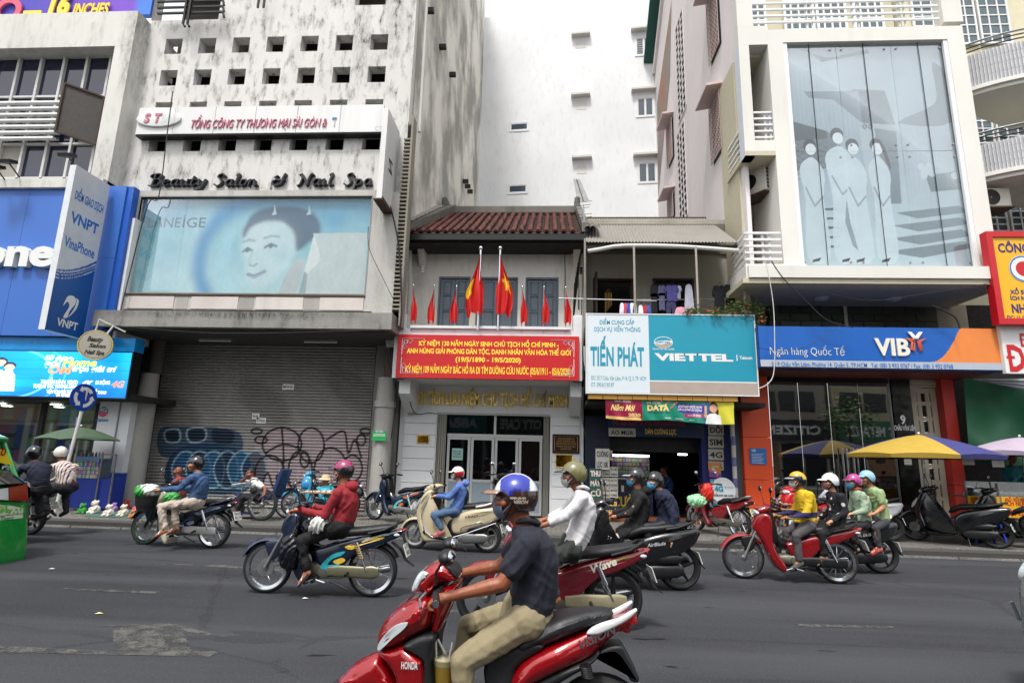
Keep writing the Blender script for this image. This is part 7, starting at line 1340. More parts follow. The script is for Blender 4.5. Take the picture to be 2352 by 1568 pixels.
def make_cub(label,fp,rp,P,z=0,loc=None,rz=None,name='motorbike',group=None,lean=0):
 if loc is None:loc,rz=place(fp,rp,z)
 t=thing(name,label,'motorbike',loc,rz,group);t.rotation_euler=(lean,0,rz);wb=1.225;o_=-wb/2;r=.285
 sh=Matrix.Translation((o_,0,0));body=paintm(P['body']);shield=paintm(P.get('shield',P['body']));n0=len(t.children)
 G=Grp(t,o_)
 wheel(G,0,r,.068,P.get('wheel','spoke'),P.get('rim'),disc=P.get('disc',True));wheel(G,wb,r,.08,P.get('wheel','spoke'),P.get('rim'),disc=False)
 for s_ in(-1,1):local('fork_leg',MB().bar((0,s_*.065,r),(.12,s_*.065,.55),.02,10).bar((.12,s_*.065,.55),(.27,s_*.06,.83),.015,8),M_ALLOY if P.get('forkm',1)else M_IRON,G)
 arc_fender(G,0,r,r+.045,.062,math.radians(158),math.radians(38),body,'front_fender');local('fender_brace',MB().panel(smooth_poly([(-.02,.56),(.16,.58),(.15,.44),(.06,.36),(.02,.42)],3),.075,.012),body if not P.get('darkf')else M_BLACK,G)
 local('head_cover',MB().loft([(.20,.90,.045,.03),(.23,.925,.11,.06),(.30,.95,.13,.065),(.38,.975,.11,.05),(.44,.985,.06,.02)],16,p=2.3),body if P.get('headbody',1)else M_BLACK,G)
 local('headlight',MB().loft([(.178,.875,.03,.02),(.195,.895,.085,.045),(.225,.905,.10,.055)],14),M_LENS,G);local('dash',MB().box(.33,.44,-.09,.09,.995,1.01),M_BLACK,G)
 front_end(G,P,.40,1.0)
 lsp=P.get('lsp',[(.17,.82),(.25,.90),(.36,.88),(.39,.74),(.38,.56),(.43,.38),(.54,.21),(.50,.13),(.40,.20),(.31,.36),(.25,.52),(.19,.62),(.14,.70)])
 local('leg_shield',MB().panel(smooth_poly(lsp,3),.16,.04,wf=lambda x,z_:.42+.58*min(1,max(0,(x-.12)/.22))),shield,G)
 local('steering_column',MB().panel(smooth_poly([(.3,.9),(.42,.9),(.47,.55),(.40,.5),(.34,.6)],2),.08,.02),M_BLACK,G)
 local('centre_cover',MB().loft([(.40,.62,.06,.06),(.50,.50,.06,.07),(.65,.47,.06,.07),(.82,.52,.07,.08)],12),P.get('tunnelm')or M_BLKG,G)
 sp=[(.56,.50),(.70,.545),(.86,.60),(1.15,.665),(1.40,.715),(1.555,.745),(1.53,.67),(1.42,.62),(1.27,.55),(1.10,.50),(.98,.42),(.86,.31),(.72,.29),(.62,.36)]
 side=local('side_cover',MB().panel(smooth_poly(sp,3),.125,.035,wf=lambda x,z_:1-.35*max(0,(x-1.1)/.45)),body,G)
 local('seat',MB().loft([(.70,.615,.06,.02),(.76,.645,.10,.045),(.90,.695,.125,.055),(1.06,.71,.13,.05),(1.22,.73,.125,.05),(1.38,.755,.10,.045),(1.47,.77,.06,.015)],18,p=2.6),M_SEAT,G)
 local('grab_rail',MB().tube([(1.18,-.135,.70),(1.36,-.13,.745),(1.49,-.09,.81),(1.53,0,.825),(1.49,.09,.81),(1.36,.13,.745),(1.18,.135,.70)],.014,8),P.get('railm',M_BLACK),G)
 local('tail_light',MB().loft([(1.46,.705,.075,.03),(1.53,.72,.07,.035),(1.585,.745,.035,.01)],12),M_RED,G)
 for s_ in(-1,1):local('indicator',MB().ell((1.50,s_*.10,.69),(.035,.02,.018),10,6),M_AMB if P.get('amber')else M_LENS,G)
 arc_fender(G,wb,r,r+.05,.06,math.radians(120),math.radians(28),M_BLACK,'rear_fender');local('mud_flap',MB().loft([(1.43,.60,.055,.010),(1.54,.52,.055,.010),(1.60,.41,.05,.010),(1.70,.345,.035,.006)],10),M_BLACK,G)
 plate(G,1.605,.52,math.radians(-20),*P.get('plate',('','')),P.get('platem'))
 local('chain_case',MB().loft([(.74,.285,.018,.05,-.115),(.86,.285,.022,.062,-.115),(1.14,.28,.022,.062,-.115),(1.25,.282,.022,.07,-.115),(1.325,.285,.018,.05,-.115)],14,p=3),P.get('casem')or M_ENG,G)
 local('swing_arm',MB().sbar((.8,-.075,.30),(1.25,-.075,.29),.03).sbar((.8,.075,.30),(1.25,.075,.29),.03),M_IRON,G)
 for s_ in(-1,1):shock(G,1.05,.60,1.19,.30,s_*.135,None,P.get('spring'))
 local('engine',MB().loft([(.40,.30,.055,.05),(.50,.295,.075,.065),(.60,.29,.10,.08),(.76,.29,.10,.085),(.84,.29,.07,.05)],14,p=3),M_ENG,G)
 local('crankcase_cover',MB().lathe([(0,-.125),(.06,-.125),(.085,-.11),(.09,-.08)],(.70,0,.285),20),M_ENG,G)
 for k in range(6):local('cooling_fin',MB().box(.42+k*.022,.43+k*.022,-.065,.065,.235,.355),M_ALLOY,G)
 local('exhaust',MB().tube([(.45,.05,.24),(.52,.1,.17),(.8,.13,.17),(.95,.14,.20)],.016,8).tube([(.93,.145,.20),(.97,.145,.21),(1.40,.15,.29),(1.44,.15,.30)],[.02,.04,.045,.03],12),M_CHROME,G)
 local('foot_rest',MB().bar((.62,-.24,.19),(.62,.24,.19),.014,8).bar((.62,-.24,.19),(.62,-.15,.19),.02,8).bar((.62,.24,.19),(.62,.15,.19),.02,8),M_BLACK,G);local('rear_foot_rest',MB().bar((.98,-.22,.26),(.98,-.12,.28),.016,8).bar((.98,.22,.26),(.98,.12,.28),.016,8),M_BLACK,G)
 local('gear_pedal',MB().tube([(.52,-.17,.17),(.62,-.16,.20),(.74,-.17,.17)],.009,6),M_STEEL,G);local('stand',MB().bar((.78,-.12,.18),(1.0,-.14,.10)if not P.get('parked')else(.86,-.24,.0),.011,6),M_IRON,G)
 if P.get('decal'):
  c1,c2,c3=[mat('decal_'+q,q,.3,coat=.5)for q in P['decal']];yq=-.1275
  decal(G,[(.66,.33),(.78,.46),(.93,.50),(.88,.45),(.80,.42),(.74,.35),(.88,.36),(.84,.31),(.72,.30)],yq,c1);decal(G,[(.80,.39),(.90,.43),(.94,.40),(.86,.36)],yq-.001,c2)
  v=[(1.0,.52),(1.1,.57),(1.3,.63),(1.36,.66),(1.2,.645),(1.05,.60),(.92,.55)];o=decal(G,v,yq,c2)
  for q in o.data.vertices:q.co.y=-(.1265*(1-.35*max(0,(q.co.x-o_*0-1.1)/.45))+.0015)if True else 0
  v=[(1.12,.60),(1.3,.665),(1.42,.69),(1.3,.68),(1.15,.635)];o=decal(G,v,yq,c3)
  for q in o.data.vertices:q.co.y=-(.127*(1-.35*max(0,(q.co.x-1.1)/.45))+.003)
 if P.get('text'):o=dtext(G,P['text'],.98,1.25,.53,.07,-.130,mat('decal_white','#d5d2c4',.4),.33,.03)
 if P.get('text2'):dtext(G,P['text2'],.60,.76,.335,.022,-.129,M_WHITE,.0,.02,0)
 G.done();return t
class Grp:
 """collects parts so they can be shifted together under the thing"""
 def __init__(s,t,dx):s.t=t;s.dx=dx;s.parts=[];s.type='GRP'
 def done(s):
  for o in s.parts:o.location.x+=s.dx
_obj0=obj
def obj(name,mb,m,parent=None,sharp=40,fix=True,world=True):
 if isinstance(parent,Grp):
  o=_obj0(name,mb,m,parent.t,sharp,fix,False);parent.parts.append(o);return o
 return _obj0(name,mb,m,parent,sharp,fix,world)
def make_scooter(label,fp,rp,P,z=0,loc=None,rz=None,name='scooter',group=None,lean=0):
 if loc is None:loc,rz=place(fp,rp,z)
 t=thing(name,label,'motorbike',loc,rz,group);t.rotation_euler=(lean,0,rz);wb=1.275;r=P.get('r',.25);G=Grp(t,-wb/2);body=paintm(P['body']);low=M_BLACK
 wheel(G,0,r,.09,'alloy' if P.get('alloy')else 'black',M_ALLOY if P.get('alloy')else M_BLACK);wheel(G,wb,r,.10,'black' if not P.get('alloy')else 'alloy',M_ALLOY if P.get('alloy')else M_BLACK,disc=False)
 for s_ in(-1,1):local('fork_leg',MB().bar((0,s_*.07,r),(.14,s_*.07,.55),.019,10),M_ALLOY,G)
 arc_fender(G,0,r,r+.04,.075,math.radians(160),math.radians(30),body,'front_fender')
 ap=[(.17,.93),(.27,1.0),(.34,.96),(.28,.84),(.17,.68),(.155,.56),(.24,.33),(.36,.255),(.70,.245),(.74,.19),(.35,.15),(.2,.17),(.09,.38),(.02,.60),(.05,.76)]
 local('front_apron',MB().panel(smooth_poly(ap,3),.21,.05,wf=lambda x,z_:.35+.65*min(1,max(0,(x+.02)/.2))),body,G)
 local('leg_guard',MB().panel(smooth_poly([(.2,.9),(.38,.93),(.38,.6),(.36,.36),(.46,.27),(.34,.26),(.24,.36),(.17,.58),(.2,.7)],3),.15,.02),low,G)
 local('head_cover',MB().loft([(.15,.98,.05,.02),(.2,1.0,.11,.06),(.29,1.03,.14,.065),(.40,1.06,.11,.045),(.46,1.07,.05,.015)],16,p=2.4),body,G);local('headlight',MB().loft([(.13,.965,.03,.015),(.155,.98,.09,.035),(.19,.99,.10,.045)],14),M_LENS,G)
 for s_ in(-1,1):local('indicator',MB().loft([(.0,.66,.01,.012,s_*.1),(.05,.74,.025,.03,s_*.13),(.12,.85,.012,.012,s_*.16)],8),M_LENS,G)
 front_end(G,P,.37,1.07,.29)
 local('floor_board',MB().bbox(.30,.74,-.19,.19,.20,.25,.02),low,G)
 rb=[(.70,.30),(.66,.48),(.76,.60),(.90,.66),(1.10,.71),(1.35,.745),(1.52,.755),(1.53,.68),(1.46,.56),(1.30,.46),(1.06,.38),(.88,.30)]
 local('side_body',MB().panel(smooth_poly(rb,3),.185,.06,wf=lambda x,z_:.85+.15*math.sin(max(0,min(1,(x-.65)/.9))*PI)-.3*max(0,(x-1.2)/.33)),body,G)
 local('under_body',MB().panel(smooth_poly([(.62,.24),(.60,.42),(.66,.52),(.80,.44),(1.05,.40),(1.3,.44),(1.28,.36),(.95,.28),(.8,.22)],3),.15,.03),low,G)
 local('seat',MB().loft([(.60,.60,.05,.02),(.66,.66,.10,.05),(.80,.725,.14,.055),(1.0,.745,.15,.05),(1.2,.775,.14,.05),(1.38,.80,.10,.035),(1.44,.81,.05,.01)],18,p=2.6),M_SEAT,G)
 rm=P.get('railm',M_BLACK)
 local('grab_rail',MB().tube([(1.10,-.15,.745),(1.25,-.165,.775),(1.42,-.13,.83),(1.50,0,.845),(1.42,.13,.83),(1.25,.165,.775),(1.10,.15,.745)],.018,8),rm,G)
 local('tail_light',MB().loft([(1.43,.665,.11,.045),(1.50,.685,.10,.05),(1.555,.71,.05,.015)],12,p=3),M_RED,G)
 local('mud_flap',MB().loft([(1.34,.56,.06,.012),(1.46,.46,.06,.01),(1.53,.34,.055,.01),(1.60,.27,.03,.006)],10),M_BLACK,G);plate(G,1.53,.40,math.radians(-18),*P.get('plate',('','')),P.get('platem'))
 arc_fender(G,wb,r,r+.05,.07,math.radians(140),math.radians(60),M_BLACK,'rear_fender')
 local('engine_cover',MB().loft([(.80,.22,.03,.045,-.12),(.90,.225,.045,.085,-.12),(1.08,.235,.045,.08,-.12),(1.22,.245,.04,.08,-.12),(1.31,.25,.025,.045,-.12)],16,p=3),P.get('casem')or M_BLACK,G);local('air_box',MB().loft([(.92,.38,.03,.04,-.13),(1.0,.385,.05,.06,-.13),(1.2,.39,.05,.06,-.13),(1.28,.39,.03,.04,-.13)],12,p=3),M_BLACK,G)
 local('silencer',MB().tube([(.85,.14,.2),(1.0,.17,.22),(1.42,.18,.33),(1.45,.18,.34)],[.02,.05,.055,.03],12),P.get('silm',M_IRON),G);shock(G,1.18,.58,1.27,.28,-.12,M_STEEL,P.get('spring'));shock(G,1.18,.58,1.27,.28,.12,M_STEEL,P.get('spring'))
 local('stand',MB().tube([(.86,-.13,.13),(.96,-.15,.04)]if not P.get('parked')else[(.86,-.13,.15),(.90,-.24,0)],.012,6),M_IRON,G)
 if P.get('trim'):
  local('chrome_trim',MB().tube([(.29,-.205,.9),(.17,-.2,.66),(.16,-.21,.55),(.25,-.215,.31),(.37,-.215,.235),(.72,-.2,.24),(1.0,-.195,.33),(1.45,-.15,.50)],.008,6),M_CHROME,G);local('crash_bar',MB().tube([(.86,-.2,.31),(.87,-.21,.40),(.93,-.21,.43),(1.2,-.21,.50),(1.26,-.2,.48)],.009,6),M_CHROME,G)
  dtext(G,'LEAD',.93,1.15,.56,.032,-.192,M_IRON,.15,.02,.3)
 if P.get('text'):dtext(G,P['text'],.85,1.08,.53,.04,-.192,mat('decal_silver','#a9abad',.3),.15,.02,.3)
 G.done();return t
make_cub('dark dream-style motorbike with a cream leg shield and wire basket',(330,1250),(489,1258),dict(body='#0e1120',shield='#c9c4ae',casem=mat('white_case','#a9aba8',.35,.3),railm=M_CHROME,forkm=0,plate=('59-H1','901.74'),decal=('#3a3f7a','#8c9fb8','#5f6f9a'),text2='DREAM',lsp=[(.22,.78),(.30,.92),(.38,.84),(.35,.66),(.36,.45),(.47,.25),(.50,.08),(.44,.06),(.33,.25),(.25,.48),(.19,.64)]))
bsk=thing('front_basket','black wire basket on the nose of the cream and dark motorbike','basket',(0,0,0));
make_cub('worn dark blue motorbike with turquoise and gold flashes and gold rear springs',(610,1361),(850,1370),dict(body='#0a1830',spring=mat('gold_spring','#c09a3a',.3,.6),plate=('61-T5','3683'),decal=('#2aa0ac','#c9a83a','#b9b48a'),casem=mat('greenish_case','#6f6d57',.4,.5)))
make_scooter('cream scooter with chrome trim and white grab rail',(957,1259),(1113,1268),dict(body='#b7aa8c',r=.245,alloy=1,trim=1,railm=mat('rail_white','#c9c9c4',.35),casem=M_ALLOY,plate=('59-K1','245.17')))
make_cub('maroon motorbike with cast wheels and bold white side lettering',(1118,1444),(1405,1447),dict(body='#6d0d1c',wheel='cast',rim=M_BLACK,casem=mat('dirty_cream_case','#8d866a',.5,.2,.3,12),decal=('#6d0d1c','#6d0d1c','#c9b25a'),text='Wave',plate=('59-D2','118.03'),shield='#5f0c1a',headbody=1))
make_scooter('black scooter carrying two masked riders in dark jackets',(1338,1346),(1550,1354),dict(body='#0c0d10',r=.275,plate=('59-S3','410.22'),text='AirBlade'))
make_cub('shiny red motorbike with black fender and silver fork carrying a couple',(1709,1328),(1925,1340),dict(body='#7d0a12',tunnelm=M_BLACK,casem=M_BLACK,plate=('59-C3','660.91'),text2='HONDA',spring=M_CHROME,darkf=1))
make_scooter('black and white scooter with plate 268.21 carrying two women',(1822,1308),(2030,1316),dict(body='#1a1b1e',r=.275,railm=mat('rail_white','#c9c9c4',.35),plate=('59-V3','268.21'),silm=M_CHROME,text='ABS'))
make_cub('dark motorbike with red trim carrying the rider in the navy jacket',None,None,dict(body='#17141a',wheel='cast',rim=mat('red_rim','#4a1a1c',.4),plate=('72-F1','537.20'),spring=mat('red_spring','#8c1a1a',.4)),loc=(ground(106,1230)[0]-.6,9.4,0),rz=math.radians(-4))
make_cub('black motorbike carrying the rider in the striped shirt',None,None,dict(body='#101114',wheel='cast',rim=M_BLACK,plate=('51-L1','3331')),loc=(ground(170,1212)[0]-.6,10.15,0),rz=math.radians(-4))
make_cub('parked dark blue motorbike with turquoise rear springs by the right column',None,None,dict(body='#0f1c33',plate=('77-N4','5378'),decal=('#5fb0b8','#c9622e','#b9b9b4'),spring=mat('teal_spring','#3a9a94',.4),parked=1,mirror=1,headbody=0,casem=M_ALLOY),loc=(-3.3,12.75,PZ),rz=math.radians(-28),name='parked_motorbike')
make_scooter('parked black scooter seen from behind in front of the museum doors, plate 481.00',None,None,dict(body='#0d0d10',plate=('59-L2','481.00'),r=.26,parked=1),loc=(-.85,12.75,PZ),rz=math.radians(-68),name='parked_scooter')
make_cub('parked red motorbike with cream plate in front of the phone shop',None,None,dict(body='#7d0f18',plate=('59-T1','087.18'),platem=M_PLATEY,parked=1,railm=M_STEEL),loc=(3.55,12.5,PZ),rz=math.radians(-62),name='parked_motorbike')
make_cub('parked bright red motorbike facing the road before the orange column, plate 6434',None,None,dict(body='#b01219',parked=1,mirror=0),loc=(5.2,12.35,PZ),rz=math.radians(28),name='parked_motorbike')
make_scooter('parked white scooter tail showing behind the girl in the green shirt',None,None,dict(body='#c4c6c8',parked=1,r=.26,plate=('','')),loc=(6.35,12.65,PZ),rz=math.radians(-30),name='parked_scooter')
make_scooter('parked dark scooter left of the umbrella pole with plate 943.79',None,None,dict(body='#101216',plate=('54-T3','943.79'),parked=1,r=.275),loc=(8.05,12.2,PZ),rz=math.radians(-42),name='parked_scooter')
make_scooter('parked black scooter with plate 310.44 next to the blue stool',None,None,dict(body='#0c0c0e',plate=('72-F1','310.44'),parked=1,r=.275),loc=(9.15,12.1,PZ),rz=math.radians(-38),name='parked_scooter')
make_cub('parked light blue motorbike behind the lottery table',None,None,dict(body='#3c93b8',shield='#4aa0c0',parked=1,mirror=0,plate=('','')),loc=(-5.2,13.3,PZ),rz=math.radians(10),name='parked_motorbike')
def blob(mb,vox,it=3,fold=0,fs_=9,seed=0):
 """union of closed primitives remeshed to one continuous skin, with cloth folds"""
 me0=to_mesh('b',mb,None);o=bpy.data.objects.new('b',me0);COL.objects.link(o)
 md=o.modifiers.new('r','REMESH');md.mode='VOXEL';md.voxel_size=vox;sm=o.modifiers.new('s','SMOOTH');sm.factor=.5;sm.iterations=it
 me=bpy.data.meshes.new_from_object(o.evaluated_get(bpy.context.evaluated_depsgraph_get()));bpy.data.objects.remove(o);bpy.data.meshes.remove(me0)
 if fold:
  n=len(me.vertices);co=np.empty(n*3,np.float32);me.vertices.foreach_get('co',co);co=co.reshape(-1,3);no=np.array([v.normal[:]for v in me.vertices]);d=np.empty(n)
  for i,c in enumerate(co):
   w_=mnoise.noise(Vector(c)*5+Vector((seed,0,0)))*.9;p_=c[0]*.55+c[2]*.85;q_=-c[0]*.85+c[2]*.55
   a=mnoise.noise(Vector((p_*fs_*.35+seed,c[1]*fs_*.5,q_*fs_*1.7+w_)));b=mnoise.noise(Vector((q_*fs_*.5,c[1]*fs_*.7+seed,p_*fs_*2.6-w_*1.5)))
   d[i]=((1-abs(a)*4)+(.5-abs(b)*2.2)*.7)*(.4+max(0,w_+.3))
  co+=no*(d*fold)[:,None];me.vertices.foreach_set('co',co.ravel().astype(np.float32))
 me.polygons.foreach_set('use_smooth',[True]*len(me.polygons));return me
SKIN={};HEADS={}
def skin(h='#8a5a3f'):
 if h not in SKIN:
  s=NT('skin_'+h.strip('#'));q=s.mix(s.ramp(s.noise(18,4),.3,.7),C(h,.85),C(h,1.12));SKIN[h]=s.fin(col=q,rough=.5,bump=s.noise(160,3),bs=.12,bd=.004);s.b.inputs['Subsurface Weight'].default_value=.08;s.b.inputs['Subsurface Radius'].default_value=(.02,.008,.004)
 return SKIN[h]
def cloth(h,r=.85):return mat('fabric_'+h.strip('#'),h,r,var=.12,vs_=9,bump=140,bs=.25)
M_EYE=mat('eye_white','#cfc9c0',.3);M_IRIS=mat('iris','#1a110c',.2);M_HAIR=mat('black_hair','#0e0c0b',.55,var=.4,vs_=60,bump=90,bs=.8);M_LIP=mat('lip','#7d3f35',.5)
def hand(mb,wr,tip,up,k=1,grip=True,rt=1):
 """palm, four fingers curled round the grip, thumb from the side of the palm"""
 f=(tip-wr).normalized();lat=Vector((0,1,0));lat=(lat-f*lat.dot(f)).normalized();nrm=f.cross(lat).normalized()
 if nrm.z<0:nrm=-nrm
 pc=wr+f*.05*k;mb.cap(wr,pc,.025*k,.03*k,8);mb.cap(pc-lat*.025*k,pc+lat*.025*k,.021*k,.021*k,8)
 for i,(o,L)in enumerate(((-.032,.9),(-.011,1.0),(.011,.95),(.031,.8))):
  p=wr+f*.085*k+lat*o*k;a=p+(f*.7-nrm*.3)*.032*L*k;b=a+(-nrm*.95+f*.1)*.028*L*k;c=b+(-f*.85-nrm*.3)*.022*L*k
  if not grip:a=p+f*.035*L*k;b=a+(f*.9-nrm*.3)*.028*L*k;c=b+(f*.6-nrm*.5)*.02*L*k
  mb.cap(pc+lat*o*k*.8,p,.013*k,.0115*k,7);mb.cap(p,a,.0115*k,.010*k,7);mb.cap(a,b,.010*k,.009*k,7);mb.cap(b,c,.009*k,.008*k,7)
 t0=wr+f*.03*k+lat*.026*k*rt;t1=t0+(f*.5+lat*.6*rt-nrm*.35)*.035*k;t2=t1+(f*.6-nrm*.7)*.03*k;mb.cap(t0,t1,.014*k,.011*k,7);mb.cap(t1,t2,.011*k,.009*k,7)
def person(lab,Y0,J,top,bot,sk='#8a5a3f',k=1.0,yaw=0,head_yaw=None,tilt=0,sleeve='long',helmet=None,mask=None,hair=None,shoes=None,vox=.011,hem=0,fat=1.0,group=None,shoeskin=True,fold=.0095,collar=None,hood=None,shorts=0,grip=True,tmat=None,bmat=None):
 """J: joint -> (u, v[, dy]) measured on the plane Y0 (near side); far side joints take a trailing 2"""
 c_,s_=math.cos(yaw),math.sin(yaw);lat=Vector((-s_*0,1,0));lat=Vector((math.sin(yaw),math.cos(yaw),0));fwd=Vector((-math.cos(yaw),math.sin(yaw),0))
 def P(n,off=0.0):
  q=J[n];yy=Y0+(q[2]if len(q)>2 else 0);x,z=at(q[0],q[1],yy);return Vector((x,yy,z))+lat*off
 head=P('H');neck=P('N');hip=P('HP');shc=P('SH')
 t=thing('person',lab,'person',(hip.x,Y0,max(.02,hip.z-.8*k)),0,group)
 swd,hwd=.165*k*(1+.3*(fat-1)),.09*k;B=MB();T=MB();L=MB();far={}
 def lim(n):
  a=P(n,0);b=P(n+'2')if n+'2' in J else None;return a,b
 sN,sF=shc-lat*swd,shc+lat*swd
 hN,hF=hip-lat*hwd,hip+lat*hwd;W={}
 for n,off in(('EL',.20),('WR',.22),('KN',.17),('AN',.15),('TO',.15)):
  if n not in J:continue
  a=P(n,-off*k);W[n]=(a,P(n+'2')if n+'2' in J else P(n,off*k))
 if 'HD' in J:W['HD']=(P('HD',-.23*k),P('HD2')if 'HD2' in J else P('HD',.23*k))
 sp=[(0,.150,.115),(.12,.155,.125),(.35,.148,.12),(.6,.165,.122),(.8,.180,.112),(.93,.13,.085),(1.0,.06,.06)];ax=neck-hip;per=fwd
 rings=[];V=[];n_=16;bend=J.get('bend',.05)
 sp2=[(-.09,.10,.08)]+sp
 for f_,hw_,hd in sp2:
  cpt=hip+ax*f_-fwd*(math.sin(max(0,f_)*PI)*bend*k)
  up_=ax.normalized();nn=(fwd-up_*fwd.dot(up_)).normalized()
  for q in range(n_):a=2*PI*q/n_;V.append(cpt+lat*(hw_*k*math.cos(a)*(1+.4*(fat-1)))+nn*(hd*k*fat*math.sin(a)))
 F_=[(i*n_+q,i*n_+(q+1)%n_,(i+1)*n_+(q+1)%n_,(i+1)*n_+q)for i in range(len(sp2)-1)for q in range(n_)]+[tuple(range(n_))[::-1],tuple((len(sp2)-1)*n_+q for q in range(n_))]
 T.add(V,F_,True);B.add([(hip+ax*.5)+(p-hip-ax*.5-ax*((p-hip).dot(ax)/ax.length_squared-.5))*.84+ax*(((p-hip).dot(ax)/ax.length_squared-.5)*.95)for p in V],F_,True)
 B.cap(neck-ax.normalized()*.03,head-Vector((0,0,.05*k)),.056*k,.052*k)
 for i in(0,1):
  sh_=(sN,sF)[i];hp_=(hN,hF)[i]
  if 'EL' in W:
   el,wr=W['EL'][i],W['WR'][i];B.cap(sh_,el,.046*k,.040*k);B.cap(el,wr,.039*k,.026*k);B.cap(el.lerp(wr,.2),el.lerp(wr,.45),.041*k,.036*k)
   T.cap(sh_-lat*(-.02 if i==0 else .02)*k,sh_,.062*k*fat,.062*k*fat)
   if sleeve=='long':T.cap(sh_,el,.062*k,.053*k);T.cap(el,wr.lerp(el,.06),.054*k,.037*k)
   elif sleeve=='roll':T.cap(sh_,el,.064*k,.056*k);T.cap(el,wr.lerp(el,.35),.056*k,.05*k)
   else:T.cap(sh_,sh_.lerp(el,.62),.066*k,.064*k)
   tip=W['HD'][i]if 'HD' in W else wr+(wr-el).normalized()*.1;hand(B,wr,tip,None,k,grip,1 if i==0 else-1)
  if 'KN' in W:
   kn,an=W['KN'][i],W['AN'][i];B.cap(hp_,kn,.07*k,.05*k);B.cap(kn,an,.048*k,.033*k);B.cap(kn.lerp(an,.15),kn.lerp(an,.45),.05*k,.043*k);L.cap(hp_,kn,.088*k*fat,.066*k);
   if not shorts:L.cap(kn,an.lerp(kn,.1),.065*k,.052*k)
   L.cap(hip-lat*.02,hp_,.115*k*fat,.1*k*fat)
   if 'TO' in W:
    to=W['TO'][i];d=(to-an);hl=an+Vector((0,0,-.05*k))-d.normalized()*.03*k;B.cap(an,hl,.034*k,.032*k);B.cap(hl,to,.032*k,.026*k,10);B.cap(an,an.lerp(to,.6),.034*k,.024*k)
    for q in range(5):o_=lat*(-.026+.013*q)*k;B.cap(to+o_*.6,to+o_+d.normalized()*.028*k,.012*k,.009*k,6)
    if shoes:
     S=MB();dn=d.normalized();dz=Vector((0,0,-.028*k))
     if shoes[0]=='shoe':S.cap(hl,to+dn*.02,.042*k,.036*k);S.cap(an+Vector((0,0,-.03)),to,.04*k,.03*k);o=obj('shoe',blob(S,.012,2),cloth(shoes[1]),t)
     else:
      S.add(*slab_between(hl+dz-dn*.02,to+dz*.8+dn*.035,lat,.045*k,.016*k));o=obj('sandal',S,cloth(shoes[1]),t);obj('strap',MB().tube([to-lat*.04*k+dz*.6-dn*.05,to+Vector((0,0,.032*k))-dn*.05,to+lat*.04*k+dz*.6-dn*.05],.009*k,6).tube([to+Vector((0,0,.02*k)),to-dn*.05+Vector((0,0,.034*k)),to-lat*.04*k-dn*.08],.006,6),cloth(shoes[2]if len(shoes)>2 else shoes[1]),o)
 if hem:
  T.cap(hip+ax*.1,hip-Vector((0,0,hem*k))-fwd*.03,.16*k,.13*k)
 hy=yaw if head_yaw is None else head_yaw;R=Matrix.Translation(head)@Matrix.Rotation(-hy,4,'Z')@Matrix.Rotation(tilt,4,'Y')@Matrix.Scale(k*.98,4)
 Hd=MB();Hd.ell((.012,0,.015),(.098,.077,.105));Hd.ell((-.03,0,-.05),(.062,.056,.062));Hd.cap((-.085,0,-.085),(-.06,0,-.09),.02,.03,8);Hd.cap((-.092,0,.01),(-.112,0,-.03),.011,.017,8);Hd.cap((-.106,-.014,-.034),(-.106,.014,-.034),.010,.010,6)
 Hd.cap((-.082,-.035,-.02),(-.05,-.062,-.02),.026,.022,8);Hd.cap((-.082,.035,-.02),(-.05,.062,-.02),.026,.022,8);Hd.cap((-.088,-.05,.033),(-.094,.05,.033),.012,.012,8);Hd.cap((-.092,-.02,-.062),(-.092,.02,-.062),.014,.014,8)
 for q in(-1,1):Hd.ell((.015,q*.078,-.012),(.02,.011,.032))
 Hd.xf(R);B.v+=Hd.v;o0=len(B.v)-len(Hd.v);B.f+=[tuple(i+o0 for i in f)for f in Hd.f];B.sm+=Hd.sm
 body=obj('body',blob(B,vox*.8 if vox<.009 else vox*.85,2),skin(sk),t)
 for q in(-1,1):
  e=obj('eye',MB().ell((-.083,q*.032,.008),(.014,.017,.011)).xf(R),M_EYE,t);obj('iris',MB().ell((-.094,q*.032,.008),(.005,.008,.008)).xf(R),M_IRIS,e)
  obj('eyebrow',MB().tube([(-.094,q*.018,.036),(-.098,q*.034,.042),(-.086,q*.054,.036)],.005,5).xf(R),M_HAIR,t);obj('eyelid',MB().tube([(-.092,q*.018,.012),(-.099,q*.032,.02),(-.085,q*.05,.013)],.004,5).xf(R),skin(sk),t)
 if not mask:obj('lips',MB().tube([(-.098,-.024,-.062),(-.106,0,-.058),(-.098,.024,-.062)],.006,6).xf(R),M_LIP,t)
 tm_=tmat or cloth(top);shirt=obj('shirt',blob(T,vox,3,fold,8,len(lab)),tm_,t)
 if 'KN' in W:L.cap(hip,hip+ax*.08,.14*k*fat,.13*k*fat);obj('trousers',blob(L,vox,3,fold,7,len(lab)*2),bmat or cloth(bot),t)
 if collar:obj('collar',blob(MB().tube([neck+lat*.062*k*math.cos(a)+fwd*(.066*k*math.sin(a))+Vector((0,0,.02+.012*math.cos(a*2)))for a in np.linspace(0,2*PI,14)],.017,7),.007,2),cloth(collar),t)
 if hood:obj('hood',blob(MB().ell(neck-fwd*.09*k+Vector((0,0,-.02)),(.085*k,.11*k,.07*k)),.012,3,.005,12),cloth(hood),t)
